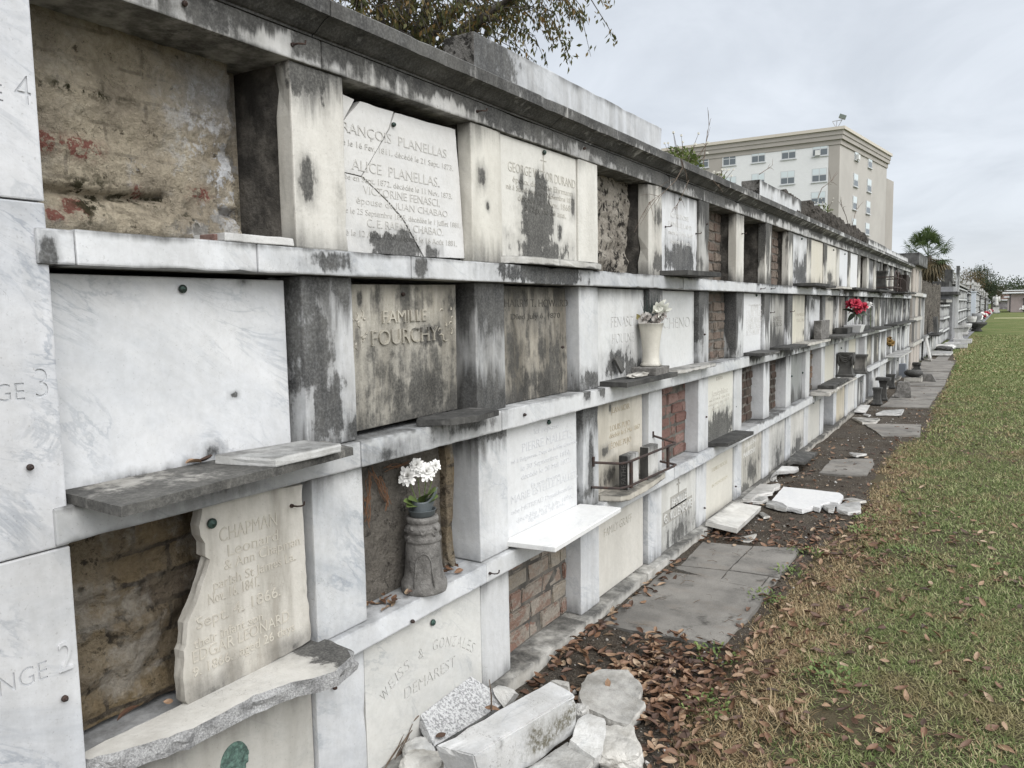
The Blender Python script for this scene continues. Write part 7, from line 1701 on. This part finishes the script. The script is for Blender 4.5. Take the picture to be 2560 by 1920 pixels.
mb = MB(); mb.box(-1.0, .3, 38.5, 41.8, 1.95, 2.08); mesh('cornice', mb.vf, M['dark_stone'], tm); mb = MB(); mb.box(-.7, -.05, 39.0, 41.4, 2.3, 2.55); mb.box(-.3, .0, 40.2, 41.2, 2.55, 3.1); mesh('roof', mb.vf, M['dark_stone'], tm)
mb = MB(); mb.box(.1, .24, 41.5, 41.75, 0, 3.3); mesh('pillar', mb.vf, marble(WHITE, .2, .1, .2, .1, .05, .1), tm)
farwall(42.2, 60, 2.6, 4, 'tall cream vault wall with dark ledges left of the white pole', 2, .05, 1.0)
farwall(62, 76, 2.5, 4, 'arched grey vault wall right of the white pole', 3, .1, 1.1)
farwall(80, 100, 2.7, 4, 'bright white vault wall with crosses along the top', 4, .15, 1.6); farwall(106, 130, 2.4, 3, 'small white vault wall farther off, near the statue', 5, .3, 2); farwall(136, 160, 2.2, 3, 'farthest pale vault wall at the end of the path', 6, .6, 2.5)
mb = MB(); mb.obox((.4, 62, 2.0), (.14, 0, 0), (0, .3, 0), (0, 0, 2.0)); mb.obox((.4, 62, 4.02), (.18, 0, 0), (0, .36, 0), (0, 0, .05)); mb.obox((.4, 62, .1), (.2, 0, 0), (0, .4, 0), (0, 0, .1)); 
v = [(x, y, z * .58) for x, y, z in mb.v]; solo('stone_pillar', (v, mb.f), simple('bluish_white_marble', (.5, .53, .57), .6), (.4, 62, 0), 'tall plain bluish white pillar beside the path', 'pillar')
def cross(x, y, z, h, label, m_=None):
    mb = MB(); mb.box(x - .08, x + .08, y - .08, y + .08, z, z + h); mb.box(x - .1, x + .1, y - h * .3, y + h * .3, z + h * .58, z + h * .74); mb.box(x - h * .25, x + h * .25, y - .09, y + .09, z + h * .585, z + h * .735); mb.box(x - .2, x + .2, y - .2, y + .2, z - .003, z + .12)
    solo('stone_cross', mb.vf, m_ or LGT, (x, y, z), label, 'cross', 'crosses on the far vaults')
for q, (y, x) in enumerate([(66, -.3), (72, -.2), (80.5, -.1), (84, 0), (89, .0), (95, .1), (99, .0), (108, .1), (116, .2), (127, .3), (138, .5)]):
    h = {0: 2.5, 1: 2.5}.get(q, 2.7 if y < 101 else 2.4 if y < 131 else 2.2); cross(x, y, h, .75 + .1 * (q % 3), f'white stone cross on the far vaults, {ORD[q]} counting away from the camera')
# small things along the far path
bn = thing('stone_bench', (.5, 43, 0), 'white stone bench with round supports beside the far paving', 'bench'); mb = MB(); mb.box(.2, .75, 42.4, 43.6, .42, .5); mesh('seat', mb.vf, LGT, bn)
for y in (42.6, 43.4):
    mb = MB(); sqprof(mb, (.48, y, 0), [(.13, 0), (.16, .12), (.1, .22), (.16, .34), (.14, .42)], 0, .6); mesh('leg', mb.vf, LGT, bn)
mb = MB(); sqprof(mb, (.42, 37.6, 0), [(.2, 0), (.2, .08), (.15, .12), (.13, .35), (.17, .5), (.2, .55)]); solo('stone_pedestal', mb.vf, LGT, (.42, 37.6, 0), 'small white flared pedestal before the low white vaults', 'pedestal')
for q, (x, y, r, h, c_, lab) in enumerate([(.45, 45.5, .28, .55, LGT, 'white urn planter right behind the stone bench'), (.85, 50, .5, .5, M['black_stone'], 'wide black bowl beside the far path'), (.55, 53, .25, .8, LGT, 'small white statue base by the far path'), (.7, 58, .3, .9, GT, 'grey stone urn before the white pole')]):
    mb = MB(); mb.lathe((x, y, 0), [(r * .6, 0), (r * .5, h * .15), (r * .4, h * .3), (r * .95, h * .75), (r, h), (r * .8, h), (r * .6, h * .8)], 18); solo('stone_urn', mb.vf, c_, (x, y, 0), lab, 'urn', smooth=True)
for q, (x, y, m_) in enumerate([(.75, 66, 'petal_white'), (.85, 70, 'petal_red'), (.9, 76, 'petal_white'), (1.0, 90, 'petal_red'), (1.1, 104, 'petal_white'), (1.3, 118, 'petal_red')]): bunch('flower_bouquet', (x, y, .5), .3, M[m_], f'{"white" if "white" in m_ else "red"} grave flowers beside the far path, {ORD[q]} bouquet from the white pole', .5, 7, q, True, .5)
for q, (x, y, s_) in enumerate([(.3, 29.5, .25), (.25, 31, .3), (.4, 32.5, .28)]):
    solo('rubble_stone', rock_bm((x, y, .06), (s_, s_ * 1.3, .1), 40 + q, 3, .3), [BLK, LGT, LGT][q], (x, y, 0), ['dark stone lump at the foot of the broken brick wall', 'pale stone lump nearest the low white vaults', 'flat white lump by the start of the far path'][q], 'stone')
for q, (y0, y1, x1) in enumerate([(35.0, 36.4, .95), (31.4, 32.4, .9)]):
    mb = MB(); mb.box(.35, x1, y0, y1, .0, .14); solo('marble_slab', mb.vf, LGT, (.6, y0, 0), ['long low white slab before the small flared pedestal', 'broken white slabs heaped before the low white vaults'][q], 'slab')
# statue (small, far)
st = thing('statue', (1.75, 130, 0), 'small white praying angel statue at the far end of the lawn edge', 'statue')
mb = MB(); sqprof(mb, (1.75, 130, 0), [(.5, 0), (.5, .3), (.4, .34), (.38, .9), (.45, .95)]); mesh('plinth', mb.vf, LGT, st); mb = MB(); mb.lathe((1.75, 130, .95), [(.34, 0), (.3, .3), (.22, .8), (.24, 1.1), (.16, 1.3), (.08, 1.36), (.11, 1.45), (.12, 1.55), (.06, 1.64)], 14, .05)
for s_ in (-1, 1): mb.obox((1.75 + s_ * .3, 130.1, 2.0), (.18, 0, .05), (0, .04, 0), (-s_ * .03, 0, .38))
mesh('figure', mb.vf, LGT, st, smooth=True)
# ---- trees behind
def tree(c, R, H, n, label, cols, seed, leaf=.2, trunk=.12, shape=1.0, gaps=.45, base=.35):
    r = np.random.default_rng(seed); c = np.array(c, float); o = thing('tree', c, label, 'tree', 'trees beyond the cemetery walls'); rr = random.Random(seed); mb = MB(); P = []
    z0 = H * base; mb.tube([c, c + [0, 0, z0], c + [rr.gauss(0, R * .1), 0, H * .7]], [trunk, trunk * .8, trunk * .4], 7)
    ncl = 46
    for q in range(ncl):
        a = rr.uniform(0, 6.28); t = rr.random(); hr = R * (math.sin(math.pi * (.12 + .8 * t)) ** .7) * shape; rad = hr * math.sqrt(rr.random()) * .95; p = c + np.array([math.cos(a) * rad, math.sin(a) * rad, z0 + (H - z0) * t])
        mb.tube([c + [0, 0, z0 + (H - z0) * t * .5], (c + [0, 0, z0 + (H - z0) * t * .6]) * .4 + p * .6, p], [trunk * .3, trunk * .18, trunk * .06], 4, False)
        k_ = int(n / ncl * rr.uniform(.4, 1.5)); s_ = R * rr.uniform(.14, .3); P.append(p + r.normal(0, 1, (k_, 3)) * [s_, s_, s_ * .75])
    P = np.concatenate(P); V, Fq = leafcloud(P, r.normal(0, 1, P.shape) + [0, 0, -.3], leaf, leaf * .5, r)
    mesh('trunk', mb.vf, BARK, o); fastmesh('crown', V, Fq, leafmat('tree_leaf', cols), c, o)
DK = [(.022, .035, .016), (.035, .05, .022), (.05, .065, .028), (.028, .04, .02)]; TN = [(.12, .09, .05), (.17, .12, .06), (.09, .08, .04), (.14, .09, .045)]; OL = [(.06, .075, .025), (.1, .11, .04), (.13, .11, .045)]
def at(px, d): p = PD(px, 760, d); return (p.x, p.y, 0)
tree(at(2445, 180), 2.9, 8.6, 4200, 'dense dark green round tree at the right of the far tree line', DK, 1, .32, .25)
tree(at(2430, 160), 2.7, 7.0, 1900, 'rust brown tree in front of the dense dark round tree', TN, 2, .26, .2)
tree(at(2402, 140), 2.0, 6.0, 1100, 'thin tan half bare tree right of the palm', TN, 3, .14, .1, 1, .6)
tree(at(2380, 112), 1.7, 5.0, 1000, 'pale brown bush like tree touching the palm skirt', [(.16, .12, .075), (.2, .16, .1), (.11, .09, .05)], 4, .13, .09)
tree(at(2336, 62), 1.7, 4.5, 1900, 'olive green bushy tree under the palm', OL, 5, .12, .1, 1, .5, .2)
tree(at(2314, 60), 1.4, 4.2, 1400, 'olive shrub tree left under the palm, by the dark roof', OL, 6, .12, .1, 1, .5, .2)
tree(at(2464, 175), 2.6, 5.6, 1800, 'dark tree low behind the white crosses', DK, 7, .35, .22); tree(at(2480, 190), 2.4, 5.2, 1200, 'brown tinged tree at the end of the tree line', [(.1, .07, .045), (.05, .05, .03), (.08, .06, .035)], 8, .35, .22)
tree(at(2414, 150), 2.1, 6.6, 700, 'wispy grey brown tree left of the rust brown one', [(.13, .11, .085), (.1, .085, .06)], 9, .2, .14)
for q, (px, d, R, H) in enumerate([(2500, 300, 9, 7.5), (2516, 310, 9, 8.2), (2530, 320, 9, 7.6), (2562, 330, 8, 7.2), (2545, 340, 8, 6), (2580, 330, 9, 8)]): tree(at(px, d), R, H, 900, f'distant dark tree over the flat mausoleum roofs, {ORD[q]} from the left', DK, 20 + q, .8, .3, 1, .5, .15)
# palm
pc = Vector(PD(2318, 700, 44)); pa = thing('palm_tree', (pc.x, pc.y, 0), 'cabbage palm with stiff green fan leaves and a brown skirt', 'palm tree'); zc = 3.95
mb = MB(); mb.tube([(pc.x, pc.y, 0), (pc.x + .03, pc.y, 2.0), (pc.x, pc.y, zc)], [.24, .2, .17], 10); mesh('trunk', mb.vf, BARK, pa)
rp = random.Random(4)
def fans(n, e0, e1, Lp, Rf, m_, name, droop=0):
    v, f = [], []
    for q in range(n):
        a = 6.28 * q / n + rp.uniform(-.3, .3); e = math.radians(rp.uniform(e0, e1)); d = Vector((math.cos(a) * math.cos(e), math.sin(a) * math.cos(e), math.sin(e))); h = Vector((pc.x, pc.y, zc)) + d * Lp * rp.uniform(.7, 1.1)
        sd = d.cross(Vector((0, 0, 1))); sd = sd.normalized() if sd.length > .05 else Vector((1, 0, 0)); up = sd.cross(d); st = Vector((pc.x, pc.y, zc))
        n0 = len(v); v += [st - sd * .012, st + sd * .012, h + sd * .01, h - sd * .01]; f.append((n0, n0 + 1, n0 + 2, n0 + 3))
        for k_ in range(20):
            b = (k_ / 19 - .5) * 2 * 1.9; dd = (d * math.cos(b) + sd * math.sin(b) + up * .22 * math.cos(b * 2)).normalized(); L = Rf * (1 - .18 * abs(b) / 1.9) * rp.uniform(.85, 1.08); t = dd.cross(up).normalized() * .026
            m1 = h + dd * L * .6 + up * .02; e_ = h + dd * L - Vector((0, 0, droop * L * .5 + .03 * abs(b) + .1 * L)); n0 = len(v); v += [h, m1 - t, e_, m1 + t]; f.append((n0, n0 + 1, n0 + 2, n0 + 3))
    mesh(name, (v, f), m_, pa)
fans(22, 14, 80, .95, .62, leafmat('palm_leaf', [(.03, .05, .016), (.058, .085, .028), (.09, .12, .045)], .3), 'crown'); fans(12, -22, 16, .9, .6, leafmat('palm_leaf_low', [(.035, .058, .02), (.065, .095, .03)], .35), 'crown')
fans(38, -84, -20, .6, 1.0, leafmat('dead_palm_leaf', [(.13, .1, .05), (.09, .07, .035), (.05, .05, .025), (.17, .12, .06)], .3), 'skirt', .5)
# ---- mausoleum buildings on the right
PKm = simple('pinkish_brick', (.27, .225, .215), .9, col2=(.3, .25, .24), scale=1.5); RD = simple('red_brown_brick', (.2, .13, .115), .9, col2=(.24, .165, .15), scale=1.2); WH = simple('white_fascia', (.65, .65, .66), .7)
def mauso(px0, d, z1, L, name, label, m_, roof_over=.8, dep=18):
    a = PD(px0, 760, d); o = thing('mausoleum', (a.x, a.y, 0), label, 'mausoleum'); mb = MB(); mb.box(a.x, a.x + L, a.y, a.y + dep, 0, z1); mesh('wall', mb.vf, m_, o)
    mb = MB(); mb.box(a.x - roof_over, a.x + L, a.y - .6, a.y + dep, z1, z1 + .22); mesh('roof', mb.vf, WH, o); return o, a
o, a = mauso(2527, 140, 2.85, 30, 'm', 'pinkish brick mausoleum with a flat white edged roof, at the right edge', PKm, 1.1)
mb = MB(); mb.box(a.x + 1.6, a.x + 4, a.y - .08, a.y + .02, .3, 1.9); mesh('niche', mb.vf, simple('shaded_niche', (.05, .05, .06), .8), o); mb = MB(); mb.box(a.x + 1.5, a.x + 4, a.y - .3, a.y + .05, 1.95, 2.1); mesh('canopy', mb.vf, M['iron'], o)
o, a = mauso(2519, 165, 2.35, 2.0, 'm', 'narrow pale stub of wall left of the pinkish mausoleum', simple('pale_pink_plaster', (.4, .35, .34), .9), .6, 3)
o, a = mauso(2500, 215, 4.1, 40, 'm', 'red brown brick mausoleum with white roof line behind the pinkish one', RD, .5)
mb = MB(); mb.box(a.x + 4.3, a.x + 6.2, a.y - .5, a.y, 3.7, 4.05); mesh('vent', mb.vf, M['iron'], o)
o, a = mauso(2488, 200, 1.9, 4.6, 'm', 'low grey marble fronted mausoleum wall between the statue and the pinkish one', simple('mottled_marble_front', (.3, .28, .28), .8, col2=(.14, .12, .13), scale=1.0), .6, 6)
mb = MB(); p0, p1 = PZ(2486, 796), PZ(2560, 796); mb.box(p0.x, p0.x + 14, p0.y, p0.y + .35, -.02, .06); tag(mesh('kerb_strip', mb.vf, simple('pale_yellow_kerb', (.5, .48, .3), .9)), kind='structure')
bunch('flower_bouquet', (PD(2558, 776, 136).x, 136, .5), .5, M['petal_white'], 'pale grave flowers at the foot of the pinkish mausoleum', .5, 8, 31, True, .5)
# ------------------------------------------------------------------ overcast daylight
w = bpy.data.worlds.new('World'); SC.world = w; w.use_nodes = True; w.node_tree.nodes.clear(); n = N(w.node_tree)
SUN_EL, SUN_AZ = math.radians(44), math.radians(112)       # azimuth clockwise from +y
sk = n.new('ShaderNodeTexSky', sky_type='NISHITA'); sk.sun_disc = False; sk.sun_elevation = SUN_EL; sk.sun_rotation = SUN_AZ; sk.air_density = 1.0; sk.dust_density = 2.0
b1 = n.new('ShaderNodeBackground'); n.L.new(sk.outputs[0], b1.inputs[0]); b1.inputs[1].default_value = .1
d = n.new('ShaderNodeTexCoord').outputs['Generated']; s = n.sep(d); zc_ = n.m('MAXIMUM', s[2], .0)
pr = n.comb(n.m('DIVIDE', s[0], n.m('ADD', zc_, .22)), n.m('DIVIDE', s[1], n.m('ADD', zc_, .22)), 0.)
c1 = n.noise(pr, 1.5, 7, .58, .6); c2 = n.noise(pr, .55, 4, .5, .3)
cl = n.mr(n.m('ADD', n.m('MULTIPLY', c1, .55), n.m('MULTIPLY', c2, .45)), .36, .64)
col = n.mix(cl, (.475, .508, .553), (.62, .655, .702))
col = n.mix(n.mr(zc_, .0, .1, .55, 0), col, (.67, .69, .71))
# an overcast dome is about three times as bright overhead as at the horizon
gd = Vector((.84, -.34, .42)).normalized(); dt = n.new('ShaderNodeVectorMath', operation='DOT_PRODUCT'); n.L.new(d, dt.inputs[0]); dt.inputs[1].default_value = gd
gain = n.m('ADD', n.m('ADD', 1.0, n.mr(zc_, .36, .9, 0., .8)), n.mr(dt.outputs["Value"], -.05, .9, 0., 1.4))   # unseen bright sky added behind the camera to light the wall
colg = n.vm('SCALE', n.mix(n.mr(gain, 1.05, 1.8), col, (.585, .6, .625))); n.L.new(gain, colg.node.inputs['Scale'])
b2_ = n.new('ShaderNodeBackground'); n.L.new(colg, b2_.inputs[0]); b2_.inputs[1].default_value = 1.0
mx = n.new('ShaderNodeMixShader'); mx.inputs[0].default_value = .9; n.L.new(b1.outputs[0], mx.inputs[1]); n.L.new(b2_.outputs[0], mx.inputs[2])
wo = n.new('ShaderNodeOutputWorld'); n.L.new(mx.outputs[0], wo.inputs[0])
sl = bpy.data.lights.new('sun', 'SUN'); sl.energy = 1.5; sl.angle = math.radians(45); sl.color = (1, .985, .96); so = bpy.data.objects.new('sun', sl); COL.objects.link(so)
sd_ = Vector((math.sin(SUN_AZ) * math.cos(SUN_EL), math.cos(SUN_AZ) * math.cos(SUN_EL), math.sin(SUN_EL))); so.rotation_euler = sd_.to_track_quat('Z', 'Y').to_euler()
SC.view_settings.view_transform = 'Standard'; SC.view_settings.look = 'None'; SC.view_settings.exposure = 0.5; SC.view_settings.gamma = 1
SC.render.engine = 'CYCLES'; SC.cycles.max_bounces = 5; SC.cycles.diffuse_bounces = 3
